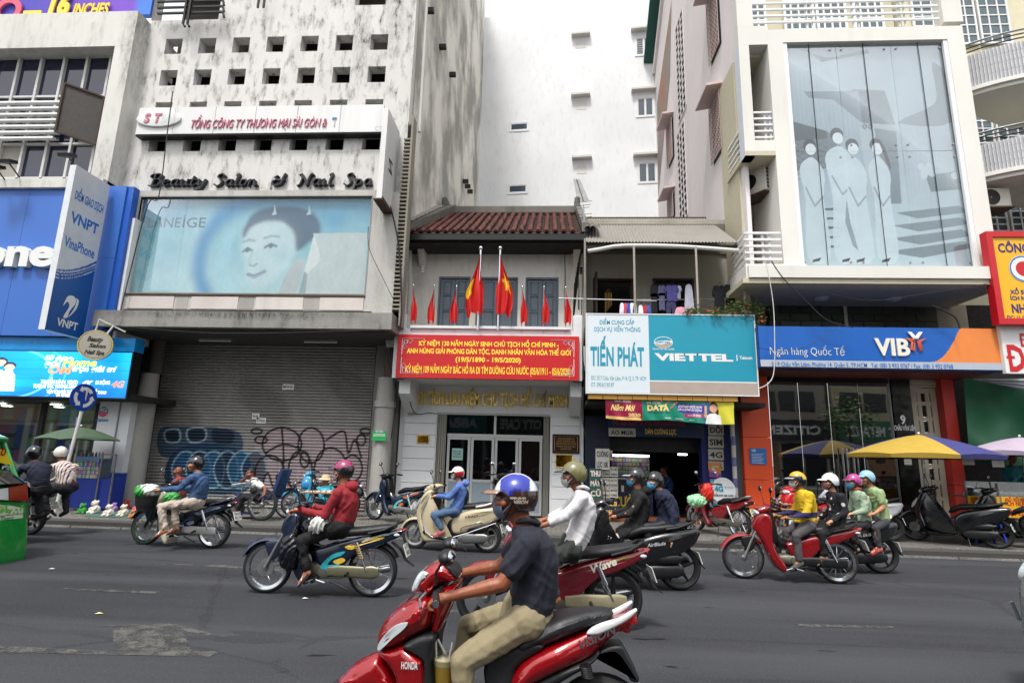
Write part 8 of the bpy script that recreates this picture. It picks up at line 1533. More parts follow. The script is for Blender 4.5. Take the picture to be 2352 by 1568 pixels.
 if hair:
  hm=MB();hm.ell((.022,0,.028),(.104,.086,.105));
  if hair=='short':pts=hm
  else:hm.cap((.08,0,-.02),(.115,0,-.12 if hair=='tail' else-.24),.045,.028,8);
  hm.xf(R);hmsh=blob(hm,.011,2,.004,30);bm=bmesh.new();bm.from_mesh(hmsh);Ri=R.inverted()
  bmesh.ops.delete(bm,geom=[v for v in bm.verts if((Ri@v.co).x<-.045 and(Ri@v.co).z<.075)or((Ri@v.co).z<-.06 and(Ri@v.co).x<.04)or((Ri@v.co).x<-.01 and(Ri@v.co).z<.035)],context='VERTS');bm.to_mesh(hmsh);bm.free();obj('hair',hmsh,mat('brown_hair','#3b2015',.5,var=.3,vs_=50)if hair=='brown' else M_HAIR,t)
 if mask:
  def mk(dx):return[(-.058-dx,-.072,.0),(-.098-dx,-.042,.0),(-.125-dx,0,.0-.012),(-.098-dx,.042,.0),(-.058-dx,.072,.0)]
  V=[];rows=[(.006,0),(-.03,.006),(-.06,.004),(-.09,-.012),(-.105,-.045)]
  for dz,dx in rows:
   for x,y,z in mk(dx):V.append((x,y*(1-.25*(dz<-.08)),z+dz))
  o=MB().add(V,[(i*5+j,i*5+j+1,(i+1)*5+j+1,(i+1)*5+j)for i in range(4)for j in range(4)],True).xf(R);mo=obj('mask',o,cloth(mask,.8),t);md=mo.modifiers.new('s','SUBSURF');md.levels=md.render_levels=2
  obj('ear_loop',MB().tube([(-.06,-.073,0),(-.02,-.083,.008),(.01,-.084,.0),(-.02,-.08,-.03),(-.055,-.066,-.07)],.003,5).xf(R),cloth(mask),t)
 if helmet:make_helmet(t,R,*helmet)
 if 'nearest' in lab:HEADS['nearest']=R;HEADS['nearest_t']=t
 return t,R
def slab_between(a,b,lat,w,h):
 up=Vector((0,0,h));V=[a-lat*w*.8,a+lat*w*.8,b+lat*w*.9,b-lat*w*.9];return[v for v in V]+[v+up for v in V],[(3,2,1,0),(4,5,6,7),(0,1,5,4),(1,2,6,5),(2,3,7,6),(3,0,4,7)]
def make_helmet(t,R,colfn,visor=None,strap=True,full=0,big=.955):
 """open half shell; colfn(x, y, z) gives its paint"""
 n,m=(110,46)if big<1 else(44,18);V=[];Fc=[];ax_,ay_,az_=.137*big,.115*big,.135*big
 for j in range(m+1):
  for i in range(n):
   a=2*PI*i/n;low_=(.0+.0*math.cos(a));ca=math.cos(a);cut=.042 if ca<-.35 else(-.03-.05*full)+(.072+.05*full)*max(0,min(1,(-ca+.25)/.6));
   if ca>.3:cut=-.055-.03*full
   cut=-.055-.03*full+(.097+.03*full)*(1-sst(-.6,.35,ca));ph=math.acos(max(-1,min(1,(cut-.02)/az_)))*j/m;V.append((.014+ax_*math.sin(ph)*math.cos(a),ay_*math.sin(ph)*math.sin(a),.02+az_*math.cos(ph)))
 for j in range(m):
  for i in range(n):Fc.append((j*n+i,(j+1)*n+i,(j+1)*n+(i+1)%n,j*n+(i+1)%n))
 mb=MB().add(V,Fc,True);me=to_mesh('helmet',mb,None);paint(me,lambda co:np.array([C(colfn(*c))for c in co]));me.transform(R)
 me.materials.append(vcol('helmet_paint',.22,coat=.7));o=obj('helmet',me,None,t);md=o.modifiers.new('s','SOLIDIFY');md.thickness=.012;md.offset=-1
 rim=[V[m*n+i]for i in range(n)]+[V[m*n]];obj('helmet_rim',MB().tube([Vector(p)for p in rim],.006,6).xf(R),M_BLACK,o)
 if visor:
  Vv=[];
  for r_,(dx,dz)in enumerate(((0,.0),(.045,-.006),(.075,-.02))):
   for i in range(9):a=PI-.95+1.9*i/8;Vv.append((.014+(ax_+dx*(1-.35*abs(i-4)/4))*math.cos(a)*1.0,(ay_+dx*.35)*math.sin(a),.052+dz))
  vo=obj('visor',MB().add(Vv,[(r_*9+i,r_*9+i+1,(r_+1)*9+i+1,(r_+1)*9+i)for r_ in range(2)for i in range(8)],True).xf(R),mat('visor_'+visor,visor,.25,coat=.5),o);md=vo.modifiers.new('s','SOLIDIFY');md.thickness=.006
 if strap:
  for q in(-1,1):obj('chin_strap',MB().tube([(.0,q*.105,-.015),(-.02,q*.082,-.055),(-.045,q*.05,-.105),(-.055,0,-.118)],.007,5).tube([(.07,q*.09,-.045),(.02,q*.082,-.06),(-.03,q*.065,-.085)],.006,5).xf(R),M_BLACK,o)
def lathe_hat(t,R,m):
 obj('sun_hat',MB().lathe([(.0,.135),(.06,.13),(.1,.09),(.108,.045),(.17,.02),(.185,.0),(.18,-.004),(.108,.03)],n=28,axis='z').xf(R),m,t)
solid=lambda h:(lambda x,y,z:h)
def f_front(x,y,z):
 if z<.03 and x>-.06 or(z<.052 and x>.0):return '#35211d'
 s_=abs(y);
 if x>.095:return '#d5dce6'
 if s_>.03 and x>-.075:return '#14299a'
 return '#d3d6dc' if s_>.012 else '#b9322c'
fy3=3.42;FX=lambda x,y:(762.1+x/3.078,1058.5+y/3.078)
def fj(**k):return{a:((*FX(*b[:2]),*b[2:])if isinstance(b,tuple)else b)for a,b in k.items()}
person('man in navy polo and khaki trousers, blue and white helmet, on the nearest scooter',fy3,fj(H=(1285,268),N=(1380,450),SH=(1392,560),EL=(1225,810),WR=(880,890),HD=(720,925),EL2=(1190,740,.24),WR2=(905,795,.3),HD2=(780,820,.33),HP=(1378,1095),KN=(960,1330),KN2=(960,1165,.25),AN=(955,1660),AN2=(900,1480,.2),bend=.05),'#191c29','#8a7f63',sk='#8a4f35',k=1.03,sleeve='short',helmet=(f_front,'#8f6f60',True,0,.95),mask='#5f6b82',hair='short',vox=.0075,fat=1.08,fold=.005,collar='#12151f',tilt=0)
P0=person
Rf=HEADS['nearest'];hf=HEADS['nearest_t'];kx=.99
for s_,z0,h_,x0,x1 in(('HONDA GIA HOA',.008,.011,-.015,.075),('VISION',-.016,.018,.005,.085)):
 v,f=text2d(s_,x0,x1,z0,h_,.03,.2);V=[]
 for a,b in v:e=1-((a-.014)/.134)**2-((b-.02)/.129)**2;V.append(Rf@Vector((a,-.110*math.sqrt(max(.05,e))-.004,b)))
 obj('lettering',MB().add(V,f),mat('helmet_print','#c9bfa8',.5),hf,fix=False)
pink=lambda x,y,z:'#17151a' if z<.045+.25*x and x>-.12 else('#8f1455' if abs(y)<.09 or x<.08 else '#d9d3d6')
_,Rp=P0('woman in a red hooded jacket and black trousers with a magenta helmet and pale scarf',6.7,dict(H=(787,1083),N=(792,1112),SH=(787,1130),EL=(760,1180),WR=(704,1166),HD=(682,1169),HP=(784,1207),KN=(706,1236),AN=(718,1304),TO=(702,1331),bend=.05),'#841a24','#0a0a0c',sk='#a9714f',k=.97,helmet=(pink,'#3a3a42'),mask='#b9b3c0',hood='#861a24',shoes=('sandal','#1c2a4a','#c9c2b9'),fat=1.08)
P0('woman in a light blue jacket and jeans on the cream scooter, red and white helmet',10.0,dict(H=(1050,1088),N=(1058,1106),SH=(1054,1117),EL=(1036,1140),WR=(1008,1136),HD=(995,1139),HP=(1046,1172),KN=(1000,1180),AN=(1019,1213),TO=(1003,1225)),'#4a68a6','#47607f',sk='#b58468',k=.9,helmet=(lambda x,y,z:'#b3141c' if z<.035+.2*(x+.02)and abs(y)>.04 else '#d9d6d2','#c9c9c9'),mask='#c2c4c8',hair='tail',hood='#5674ae',shoes=('sandal','#b8306a'))
P0('person in a blue denim jacket and beige trousers with a matt black helmet',9.1,dict(H=(450,1066),N=(456,1084),SH=(455,1096),EL=(428,1120),WR=(390,1123),HD=(372,1124),HP=(450,1151),KN=(386,1160),AN=(392,1212),TO=(375,1225)),'#2f4a70','#b3a598',sk='#a9714f',k=.95,head_yaw=-.5,helmet=(solid('#0d0e10'),None,True,1),shoes=('sandal','#7d2a1c','#c9c9c9'),fat=1.05)
P0('older man in a white shirt and grey trousers with a scuffed olive helmet and glasses',5.6,dict(H=(1316,1092),N=(1336,1124),SH=(1334,1144),EL=(1298,1180),WR=(1253,1198),HD=(1230,1203),HP=(1313,1257),KN=(1250,1280),AN=(1276,1360),TO=(1258,1385),bend=.07),'#c6c4c6','#2c302c',sk='#8a543a',k=.97,sleeve='roll',helmet=(solid('#6d6a42'),'#3a3c38'),mask='#b9b9b4',hair='short',collar='#cfcdd0')
P0('driver in a black padded jacket with a black peaked helmet and blue mask',7.85,dict(H=(1459,1098),N=(1468,1122),SH=(1471,1139),EL=(1446,1172),WR=(1412,1182),HD=(1396,1183),HP=(1456,1214),KN=(1416,1228),AN=(1434,1280),TO=(1415,1296)),'#101113','#0c0c0e',sk='#a9714f',k=.97,helmet=(solid('#14161a'),'#8a9098'),mask='#3f9fd0',hood='#0d0d10',shoes=('sandal','#16161a'),fat=1.1)
P0('passenger in a navy rain cape with a black helmet and blue mask',7.85,dict(H=(1503,1106),N=(1516,1124),SH=(1524,1140),EL=(1540,1186),WR=(1536,1234),HD=(1533,1243),HP=(1535,1212),KN=(1482,1210),AN=(1492,1272),TO=(1477,1292)),'#141c34','#33353a',sk='#a9714f',k=.95,head_yaw=-.45,helmet=(solid('#0e0e12'),None),mask='#3f9fd0',shoes=('sandal','#17171a','#2b2b30'),fat=1.18,hem=.12,bmat=cloth('#33353a'),grip=False)
s=NT('yellow_navy_jacket');sx=s.n('SeparateXYZ',Vector=s.obj());st_=s.math('GREATER_THAN',s.math('SINE',s.math('MULTIPLY',s.math('ADD',sx.outputs[2],.03),42.0)),.0);lo_=s.math('LESS_THAN',sx.outputs[2],.96);s_y=s.mix(s.math('MULTIPLY',st_,lo_),C('#c7a516'),C('#1c1a4a'));M_YJ=s.fin(col=s_y,rough=.8)
P0('driver in a yellow and navy striped jacket with a yellow and black helmet',8.6,dict(H=(1830,1104),N=(1841,1123),SH=(1848,1136),EL=(1838,1178),WR=(1798,1186),HD=(1782,1184),HP=(1851,1204),KN=(1818,1226),AN=(1826,1284),TO=(1811,1300)),'#c7a516','#4a4648',sk='#9c6a4c',k=.95,helmet=(lambda x,y,z:'#c9a012' if z>.075 or x>.05 and z>.03 else '#0f1220','#8d9299'),mask='#c2c2c6',hair='short',shoes=('shoe','#4d4945'),fat=1.1,hem=.14,tmat=M_YJ)
s=NT('bow_print');vo_=s.n('TexVoronoi',Vector=s.obj(),Scale=9.0);M_BOW=s.fin(col=s.mix(s.math('LESS_THAN',vo_.outputs[0],.26),C('#0d0e18'),C('#c2beb4')),rough=.85)
P0('woman in a black top with white bows, white helmet and floral mask',8.6,dict(H=(1905,1107),N=(1913,1127),SH=(1919,1138),EL=(1926,1172),WR=(1898,1192),HD=(1884,1196),HP=(1919,1207),KN=(1874,1222),AN=(1882,1272),TO=(1868,1286)),'#0d0e18','#0a0a0d',sk='#b58468',k=.92,helmet=(solid('#d3d8dc'),'#cfd4d8'),mask='#8a5a66',hair='long',shoes=('sandal','#8a6a54'),fat=1.05,tmat=M_BOW)
P0('woman in a pale green jacket with a pink helmet, glasses and blue mask',9.4,dict(H=(1960,1107),N=(1967,1125),SH=(1972,1137),EL=(1970,1170),WR=(1944,1176),HD=(1930,1178),HP=(1982,1203),KN=(1946,1206),AN=(1956,1254),TO=(1945,1266)),'#8da189','#1f1d22',sk='#b58468',k=.92,helmet=(lambda x,y,z:'#b8b0b8' if x>.09 else '#a8307a','#8a2a6a'),mask='#4aa6d6',hair='brown',collar='#c9623a')
P0('girl in a light green t-shirt and grey jeans with a pale blue helmet',9.4,dict(H=(1990,1099),N=(2001,1117),SH=(2009,1130),EL=(2012,1163),WR=(1992,1176),HD=(1980,1178),HP=(2021,1199),KN=(1996,1208),AN=(2007,1252),TO=(1992,1264)),'#8a9f70','#3a3b40',sk='#b07a5a',k=.92,sleeve='short',helmet=(solid('#86b4cc'),'#86b4cc'),hair='brown',shoes=('sandal','#a8283a','#a8283a'),fat=1.05)
P0('rider in a navy jacket with a glossy black helmet at the left edge',9.15,dict(H=(77,1042),N=(82,1060),SH=(82,1074),EL=(58,1096),WR=(40,1106),HD=(30,1106),EL2=(75,1096,.5),WR2=(50,1106,.55),HD2=(40,1106,.6),HP=(88,1122),KN=(60,1135),AN=(66,1180),TO=(55,1190)),'#151a2e','#14151a',k=.97,yaw=.45,helmet=(solid('#0e0f13'),None,True,1),hair='short',shoes=('shoe','#1a1a1c'),fat=1.1)
s=NT('striped_shirt');sx=s.n('SeparateXYZ',Vector=s.obj());w1=s.math('SINE',s.math('MULTIPLY',sx.outputs[0],150.0));w2=s.math('SINE',s.math('MULTIPLY',sx.outputs[0],75.0));M_STR=s.fin(col=s.mix(s.math('GREATER_THAN',w1,.55),C('#c9bdb4'),s.mix(s.math('GREATER_THAN',w2,0.),C('#6d2f3a'),C('#3a3a5a'))),rough=.85)
P0('man in a white striped shirt and white helmet riding away at the left',10.1,dict(H=(138,1042),N=(146,1059),SH=(148,1072),EL=(124,1092),WR=(108,1104),HD=(98,1104),EL2=(142,1092,.5),WR2=(118,1104,.6),HD2=(106,1104,.6),HP=(152,1118),KN=(126,1130),AN=(130,1172),TO=(120,1182)),'#c9bdb4','#1c1c20',k=.97,yaw=.45,helmet=(solid('#c9c7be'),'#c9c7be'),hair='short',shoes=('shoe','#1a1a1c'),fat=1.12,tmat=M_STR)
s=NT('red_grey_stripes');sx=s.n('SeparateXYZ',Vector=s.obj());M_RGS=s.fin(col=s.mix(s.math('GREATER_THAN',s.math('SINE',s.math('MULTIPLY',sx.outputs[2],70.0)),0.1),C('#9c3030'),C('#55565e')),rough=.85)
P0('shaven headed man in a red and grey striped polo sitting before the blue graffiti',13.6,dict(H=(409,1082),N=(411,1096),SH=(414,1105),EL=(398,1122),WR=(392,1136),HD=(386,1140),HP=(410,1142),KN=(385,1142),AN=(388,1170),TO=(380,1178)),'#9c3030','#2b2c30',sk='#7d4632',k=.97,head_yaw=-.3,sleeve='short',fat=1.25,tmat=M_RGS,shoes=('sandal','#1a1a1a'),grip=False)
P0('man in a white polo resting his head on his hand in a wheelchair tricycle',12.4,dict(H=(576,1087),N=(584,1101),SH=(590,1110),EL=(611,1120,-.1),WR=(609,1134,-.25),HD=(604,1138,-.25),EL2=(552,1107,.1),WR2=(566,1096,.0),HD2=(571,1090,.0),HP=(594,1141),KN=(560,1141),AN=(546,1170),TO=(536,1176)),'#c9c7c6','#12131d',sk='#7a4a33',k=.97,head_yaw=-.9,yaw=-.4,sleeve='short',hair='short',shoes=('sandal','#3a4a8a'),tilt=-.15,grip=False,collar='#cfcdcc')
_,Rh=P0('woman in a turquoise shirt and cream sun hat sitting at the lottery table',12.75,dict(H=(748,1101),N=(748,1115),SH=(748,1122),EL=(735,1136,-.2),WR=(742,1110,-.25),HD=(741,1104,-.25),EL2=(764,1136,-.2),WR2=(752,1136,-.3),HD2=(745,1138,-.3),HP=(750,1150),KN=(745,1152,-.35),AN=(742,1175,-.3),TO=(738,1180,-.4)),'#3f9fb0','#2f8fa0',sk='#8a5a3f',k=.9,yaw=-1.45,head_yaw=-1.4,hair='short',grip=False,shoes=('sandal','#222222'))
lathe_hat(bpy.data.objects[_.name],Rh,cloth('#b9a888'))
P0('dim figure in a blue shirt standing inside the phone shop',16.2,dict(H=(1525,1080),N=(1531,1094),SH=(1534,1101),EL=(1522,1116),WR=(1512,1120),HD=(1508,1121),HP=(1535,1132),KN=(1533,1158),AN=(1535,1184),TO=(1528,1188)),'#1f3f6a','#14151a',k=.97,hair='short',grip=False)
s=NT('floral_print');vo_=s.n('TexVoronoi',Vector=s.obj(),Scale=28.0);M_FLO=s.fin(col=s.mix(s.math('LESS_THAN',vo_.outputs[0],.4),C('#241522'),s.mix(.5,vo_.outputs['Color'],C('#b05a3a'))),rough=.85)
P0('woman in a floral top bent over a small table before the orange column',12.3,dict(H=(1798,1129),N=(1792,1142),SH=(1790,1148),EL=(1778,1160,-.2),WR=(1790,1158,-.4),HD=(1796,1158,-.4),EL2=(1802,1160,-.2),WR2=(1800,1158,-.4),HD2=(1804,1158,-.4),HP=(1788,1178),KN=(1790,1178,-.3),AN=(1790,1200,-.25),TO=(1788,1206,-.4)),'#3a2030','#1a1a1c',k=.88,yaw=-1.8,head_yaw=-2.2,hair='short',tmat=M_FLO,grip=False,mask='#3a6ab0')
P0('vendor in a teal shirt behind the glass lottery cart',13.4,dict(H=(2325,1052),N=(2325,1068),SH=(2325,1077),EL=(2306,1098),WR=(2300,1108,-.2),HD=(2298,1110,-.3),EL2=(2350,1098),WR2=(2352,1108,-.2),HD2=(2352,1110,-.3),HP=(2326,1128),KN=(2326,1160),AN=(2326,1190),TO=(2322,1194,-.2)),'#1a6a74','#1a1a1c',k=.97,yaw=-1.4,hair='short',grip=False)
VY=3.42
class Grp2(Grp):
 def done(s):
  for o in s.parts:o.location=-s.t.location
def fq(pts,Y=3.27):return[at(762.1+x/3.078,1058.5+y/3.078,Y)for x,y in pts]
vz=thing('scooter','nearest bright red scooter with white grab rail, cut by the bottom edge','motorbike',(fq([(1100,1568)])[0][0],VY,.02));G=Grp2(vz,0)
M_VR=mat('candy_red','#92060f',.16,.35,.04,coat=1.0);M_SV=mat('silver_white','#cfd1d2',.38,0,.03);M_MB=mat('matt_black','#141518',.5,bump=120,bs=.2)
def vp(nm,pts,w,b,m,k=4,y=VY,wf=None,Y=3.27):
 mb=MB().panel(smooth_poly(fq(pts,Y),k),w,b,y,5,wf);return local(nm,blob(mb,.0065,5)if w>.09 or nm=='grab_rail' else mb,m,G)
vp('front_fender',[(20,1600),(60,1530),(140,1455),(240,1400),(320,1385),(380,1440),(440,1530),(455,1640),(200,1680)],.095,.085,M_VR,Y=3.34)
x_n=fq([(285,1300)])[0][0];wf_=lambda x,z:.38+.62*min(1,max(0,(x-x_n)/.22))**.7
vp('nose_cover',[(284,1330),(287,1265),(340,1165),(440,1060),(560,990),(668,975),(705,1015),(700,1110),(668,1190),(600,1235),(520,1282),(430,1335),(350,1370),(303,1375)],.205,.10,M_VR,wf=wf_)
vp('side_apron',[(305,1380),(430,1338),(492,1308),(560,1340),(640,1385),(656,1420),(650,1640),(470,1640),(440,1530),(380,1450)],.20,.05,M_VR,3,wf=wf_)
vp('inner_apron',[(500,1306),(600,1238),(700,1215),(742,1240),(718,1330),(708,1450),(722,1640),(645,1640),(656,1420),(640,1380),(560,1335)],.19,.03,M_MB,3)
vp('column_cover',[(672,990),(740,940),(800,900),(880,888),(868,960),(800,1110),(745,1225),(690,1225),(705,1110)],.15,.06,M_VR)
vp('running_light',[(300,1348),(318,1300),(380,1220),(460,1150),(553,1120),(520,1170),(440,1240),(370,1310),(318,1355)],.008,.006,M_LENS,3,y=VY-.165)
o=G.parts[-1]
for q in o.data.vertices:q.co.y=VY-.205*wf_(q.co.x,q.co.z)*.985-(.016 if q.co.y<VY-.165 else-.01)+.02*max(0,1-(q.co.x-x_n)/.08)
vp('head_cover',[(572,930),(590,850),(620,795),(690,745),(765,728),(825,752),(865,820),(885,858),(820,875),(735,892),(700,935),(662,975),(610,950)],.155,.075,M_VR,wf=lambda x,z:.8)
vp('headlight',[(545,942),(556,885),(595,808),(640,790),(690,792),(665,830),(625,885),(590,940)],.125,.04,M_LENS,3)
vp('windscreen_lip',[(770,745),(820,745),(870,800),(882,850),(850,835),(800,790)],.11,.02,M_MB,3);vp('lower_head',[(690,940),(760,905),(820,925),(800,960),(720,985),(690,1010)],.10,.03,M_MB,3)
hx_,hz_=fq([(745,945)],3.2)[0]
local('handlebar',MB().tube([(hx_,VY-.25,hz_),(hx_,VY+.25,hz_+.02)],.014,10),M_MB,G)
for s_ in(-1,1):local('grip',MB().tube([(hx_-.01,VY+s_*.2,hz_),(hx_+.02,VY+s_*.34,hz_-.01)],.019,12),M_MB,G);local('bar_end',MB().tube([(hx_+.018,VY+s_*.34,hz_-.01),(hx_+.022,VY+s_*.37,hz_-.012)],.017,12),M_CHROME,G);local('brake_lever',MB().tube([(hx_-.07,VY+s_*.18,hz_),(hx_-.085,VY+s_*.26,hz_-.02),(hx_-.06,VY+s_*.34,hz_-.04)],.008,8),M_STEEL,G)
for s_,(cx,cy),(bx,by2)in((-1,(815,680),(737,850)),(1,(835,585),(790,745))):
 Ym=VY+s_*.27;c=fq([(cx,cy)],Ym)[0];b=fq([(bx,by2)],VY+s_*.16)[0];R_=Matrix.Rotation(.35,4,'Y')
 st=local('mirror_stem',MB().tube([(b[0],VY+s_*.16,b[1]-.02),(b[0]+.0,VY+s_*.17,b[1]+.05),(c[0]-.03,Ym,c[1]-.035)],.008,8),M_MB,G);local('mirror',MB().ell((c[0],Ym,c[1]),(.046,.075,.043),24,16,R_),M_MB,G);local('mirror_glass',MB().ell((c[0]+.012,Ym,c[1]+.004),(.037,.068,.036),24,16,R_),M_MIR,G)
x_s=fq([(2190,1130)])[0][0];wr_=lambda x,z:max(.24,min(1,(x_s-x)/.55+.20))
vp('seat',[(1300,1290),(1420,1210),(1520,1160),(1620,1125),(1750,1103),(1900,1088),(1990,1100),(2010,1120),(1960,1170),(1800,1222),(1600,1290),(1450,1350),(1300,1380)],.15,.07,M_SEAT,wf=wr_)
vp('seat_box',[(1075,1440),(1200,1360),(1350,1300),(1500,1300),(1480,1350),(1350,1430),(1290,1510),(1270,1640),(1100,1640)],.14,.03,M_MB,3)
vp('side_body',[(1240,1620),(1285,1510),(1350,1428),(1500,1338),(1800,1232),(1960,1180),(2100,1132),(2182,1118),(2150,1155),(2080,1215),(1990,1290),(1900,1360),(1830,1425),(1620,1500),(1420,1600),(1330,1660)],.165,.07,M_VR,wf=wr_)
vp('underbody',[(1420,1600),(1620,1495),(1830,1420),(1900,1350),(1850,1450),(1700,1540),(1500,1650)],.13,.03,M_MB,3)
for s_ in(-1,1):vp('grab_rail',[(1805,1240),(1840,1195),(1920,1157),(2030,1125),(2110,1080),(2166,1054),(2162,1085),(2100,1140),(2000,1195),(1880,1245)],.02,.014,M_SV,4,y=VY+s_*(.10 if s_<0 else .07))
p4=fq([(1880,1092),(1960,1060),(2080,1046),(2165,1055)]);local('rail_bridge',MB().loft([(p4[0][0],p4[0][1],.05,.008),(p4[1][0],p4[1][1],.09,.012),(p4[2][0],p4[2][1],.12,.012),(p4[3][0],p4[3][1],.11,.008)],14),M_SV,G)
vp('tail_light',[(2084,1195),(2130,1160),(2185,1140),(2160,1180),(2118,1225),(2096,1270),(2088,1230)],.04,.03,M_RED,3)
vp('mud_guard',[(1860,1415),(1960,1350),(2060,1340),(2100,1390),(2160,1500),(2195,1600),(2130,1600),(2070,1480),(2010,1410),(1900,1430)],.07,.02,M_MB,3)
tx_,tz_=fq([(1900,1495)],VY)[0];wheel(G,tx_,.28,.10,'black',M_BLACK,z=tz_-.28,y=VY,disc=False);fx_,fz_=fq([(215,1455)],VY)[0];wheel(G,fx_,.27,.09,'black',M_BLACK,z=fz_-.30,y=VY)
a,b=fq([(1790,1440),(1830,1600)]);shock(G,a[0],a[1],b[0],b[1],VY-.14,M_IRON,M_IRON)
a,b=fq([(1745,1352),(1960,1272)],3.24);dtext(G,'VISION',a[0],a[0]+.215,a[1],.042,VY-.183,M_CHROME,.36,.03,.35)
o=G.parts[-1]
for q in o.data.vertices:q.co.y=VY-.166*wr_(q.co.x,0)-.012
a,b=fq([(498,1455),(613,1455)],3.24);dtext(G,'HONDA',a[0],b[0],a[1],.034,VY-.203,M_SV,.0,.02,0)
dtext(G,'HONDA',fq([(523,1036)],3.3)[0][0],fq([(545,1036)],3.3)[0][0],fq([(523,1036)],3.3)[0][1],.012,VY-.18,M_SV,.6,.02,0)
local('bag_hook',MB().tube([(p[0],3.3,p[1])for p in fq([(735,1222),(755,1215),(752,1245),(738,1260)],3.3)],.006,6),M_MB,G)
G.done()
cu=thing('drink_cup','plastic cup of iced tea hanging in a clear bag on the nearest scooter','cup',(*[fq([(797,1560)],3.3)[0][0]],3.3,fq([(797,1560)],3.3)[0][1]))
cx,cz=fq([(797,1480)],3.3)[0];s=NT('iced_tea');M_TEA=s.fin(col=C('#a88a34'),rough=.15)
obj('drink',MB().lathe([(0,-.16),(.038,-.16),(.054,.03),(0,.03)],(cx,3.3,cz),28,'z'),M_TEA,cu);obj('foam',MB().lathe([(0,.031),(.054,.031),(.057,.06),(0,.06)],(cx,3.3,cz),28,'z'),mat('pale_foam','#b9b08a',.4),cu)
obj('cup_wall',MB().lathe([(.04,-.162),(.06,.062),(.064,.066),(.05,.085),(0,.09)],(cx,3.3,cz),28,'z'),clear_glass('clear_plastic',(.97,.97,.95),.05),cu)
a,b,c_,d=fq([(740,1390),(735,1255),(800,1370),(845,1380)],3.3);M_FILM=clear_glass('plastic_film',(.9,.9,.9),.8)
obj('bag_handle',MB().tube([(a[0],3.3,a[1]),(b[0],3.3,b[1]),(b[0]+.01,3.3,b[1]),(c_[0],3.32,c_[1])],.006,5),M_WHITE,cu);obj('straw',MB().bar((cx+.01,3.3,cz),(cx+.035,3.3,cz+.14),.004,8),M_WHITE,cu)
def PT(u,v,Y):x,z=at(u,v,Y);return Vector((x,Y,z))
def bag(lab,u,v,Y,r,m,cat='bag',name='plastic_bag',parent=None,fold=.012,fs_=14,tie=None):
 p=PT(u,v,Y);t=thing(name,lab,cat,p-Vector((0,0,r[2])));mb=MB().ell(p,r)
 if tie:mb.cap(p+Vector((0,0,r[2]*.5)),p+Vector((tie,0,r[2]*1.5)),r[0]*.45,r[0]*.12,8)
 obj('film',blob(mb,.012,1,fold,fs_,u),m,t);return t
M_BAGB=mat('black_bag','#0d0f18',.18,var=.3,bump=18,bs=.9);M_BAGG=mat('green_bag','#2f8a3a',.4,bump=25,bs=.6);M_BAGW=mat('white_bag','#c9cbc6',.4,bump=25,bs=.6)
bag('big glossy black plastic bag hanging from the dark blue motorbike',666,1268,6.55,(.12,.10,.21),M_BAGB,tie=.07);bag('second black plastic bag behind the knee of the woman in red',712,1215,6.65,(.11,.10,.13),M_BAGB,tie=.03);bag('clear crumpled bag on the lap of the woman in red',727,1204,6.45,(.09,.05,.09),M_BAGW,fold=.02)
bk_=bpy.data.objects['front_basket'];p=PT(336,1152,9.2);bk_.location=p-Vector((0,0,.14));obj('mesh_body',MB().lathe([(.11,-.13),(.15,-.05),(.165,.09),(.17,.09),(.12,-.14),(0,-.14)],p,20,'z'),mat('basket_mesh','#191919',.6,bump=90),bk_)
t=bag('green and white crumpled sack lying in the front basket',340,1126,9.2,(.19,.13,.10),M_BAGW,fold=.02);obj('green_band',blob(MB().ell(PT(327,1128,9.16),(.12,.12,.105)),.012,1,.015,14),M_BAGG,t)
bag('green and white sack between the knees of the denim rider',395,1146,9.2,(.13,.10,.12),M_BAGG,fold=.02)
bp2=bag('black backpack on the woman in light blue',1062,1140,10.02,(.11,.12,.19),cloth('#121316'),'backpack','backpack',fold=.006)
bag('pale green bag on the parked red motorbike seat',1600,1149,12.35,(.2,.15,.13),mat('mint_bag','#8fc79a',.3,bump=25),fold=.02);bag('bright red bag on the parked red motorbike',1626,1130,12.4,(.12,.1,.19),mat('red_bag','#c4200f',.5));bag('small clear bag with red item hanging on the black scooter',1403,1234,7.6,(.1,.06,.07),M_BAGW,fold=.02)
bag('crumpled grey cloth heap at the foot of the orange column',1703,1196,13.3,(.26,.2,.16),cloth('#6d6b6a'),'cloth','cloth_heap',fold=.03,fs_=8)
for(u,v,lb,h)in((822,1130,'dark','#15151b'),(706,1110,'blue','#2a7fb8')):
 Yh=12.75 if h=='#15151b' else 13.2;p=PT(u,v,Yh);hh=thing('helmet','%s helmet hanging on a parked motorbike handlebar'%('dark' if Yh<13 else 'bright blue'),'helmet',p-Vector((0,0,.12)));obj('shell',MB().lathe([(.13,-.08),(.14,0),(.12,.07),(.07,.12),(0,.14)],p,20,'z'),mat('helmet_'+lb,h,.2,coat=.6),hh)
mt=[ground(u,v,PZ)for u,v in((195,1186),(335,1190),(345,1168),(205,1164))]
mt=[(x,max(y,PY+.12),PZ+.012)for x,y in mt];tag(obj('ground_mat',MB().add(mt+[(x,y,z-.008)for x,y,z in mt],[(0,1,2,3),(0,4,5,1),(1,5,6,2)]),mat('teal_mat','#41605a',.9)),'thin teal mat under the soft toys','mat')
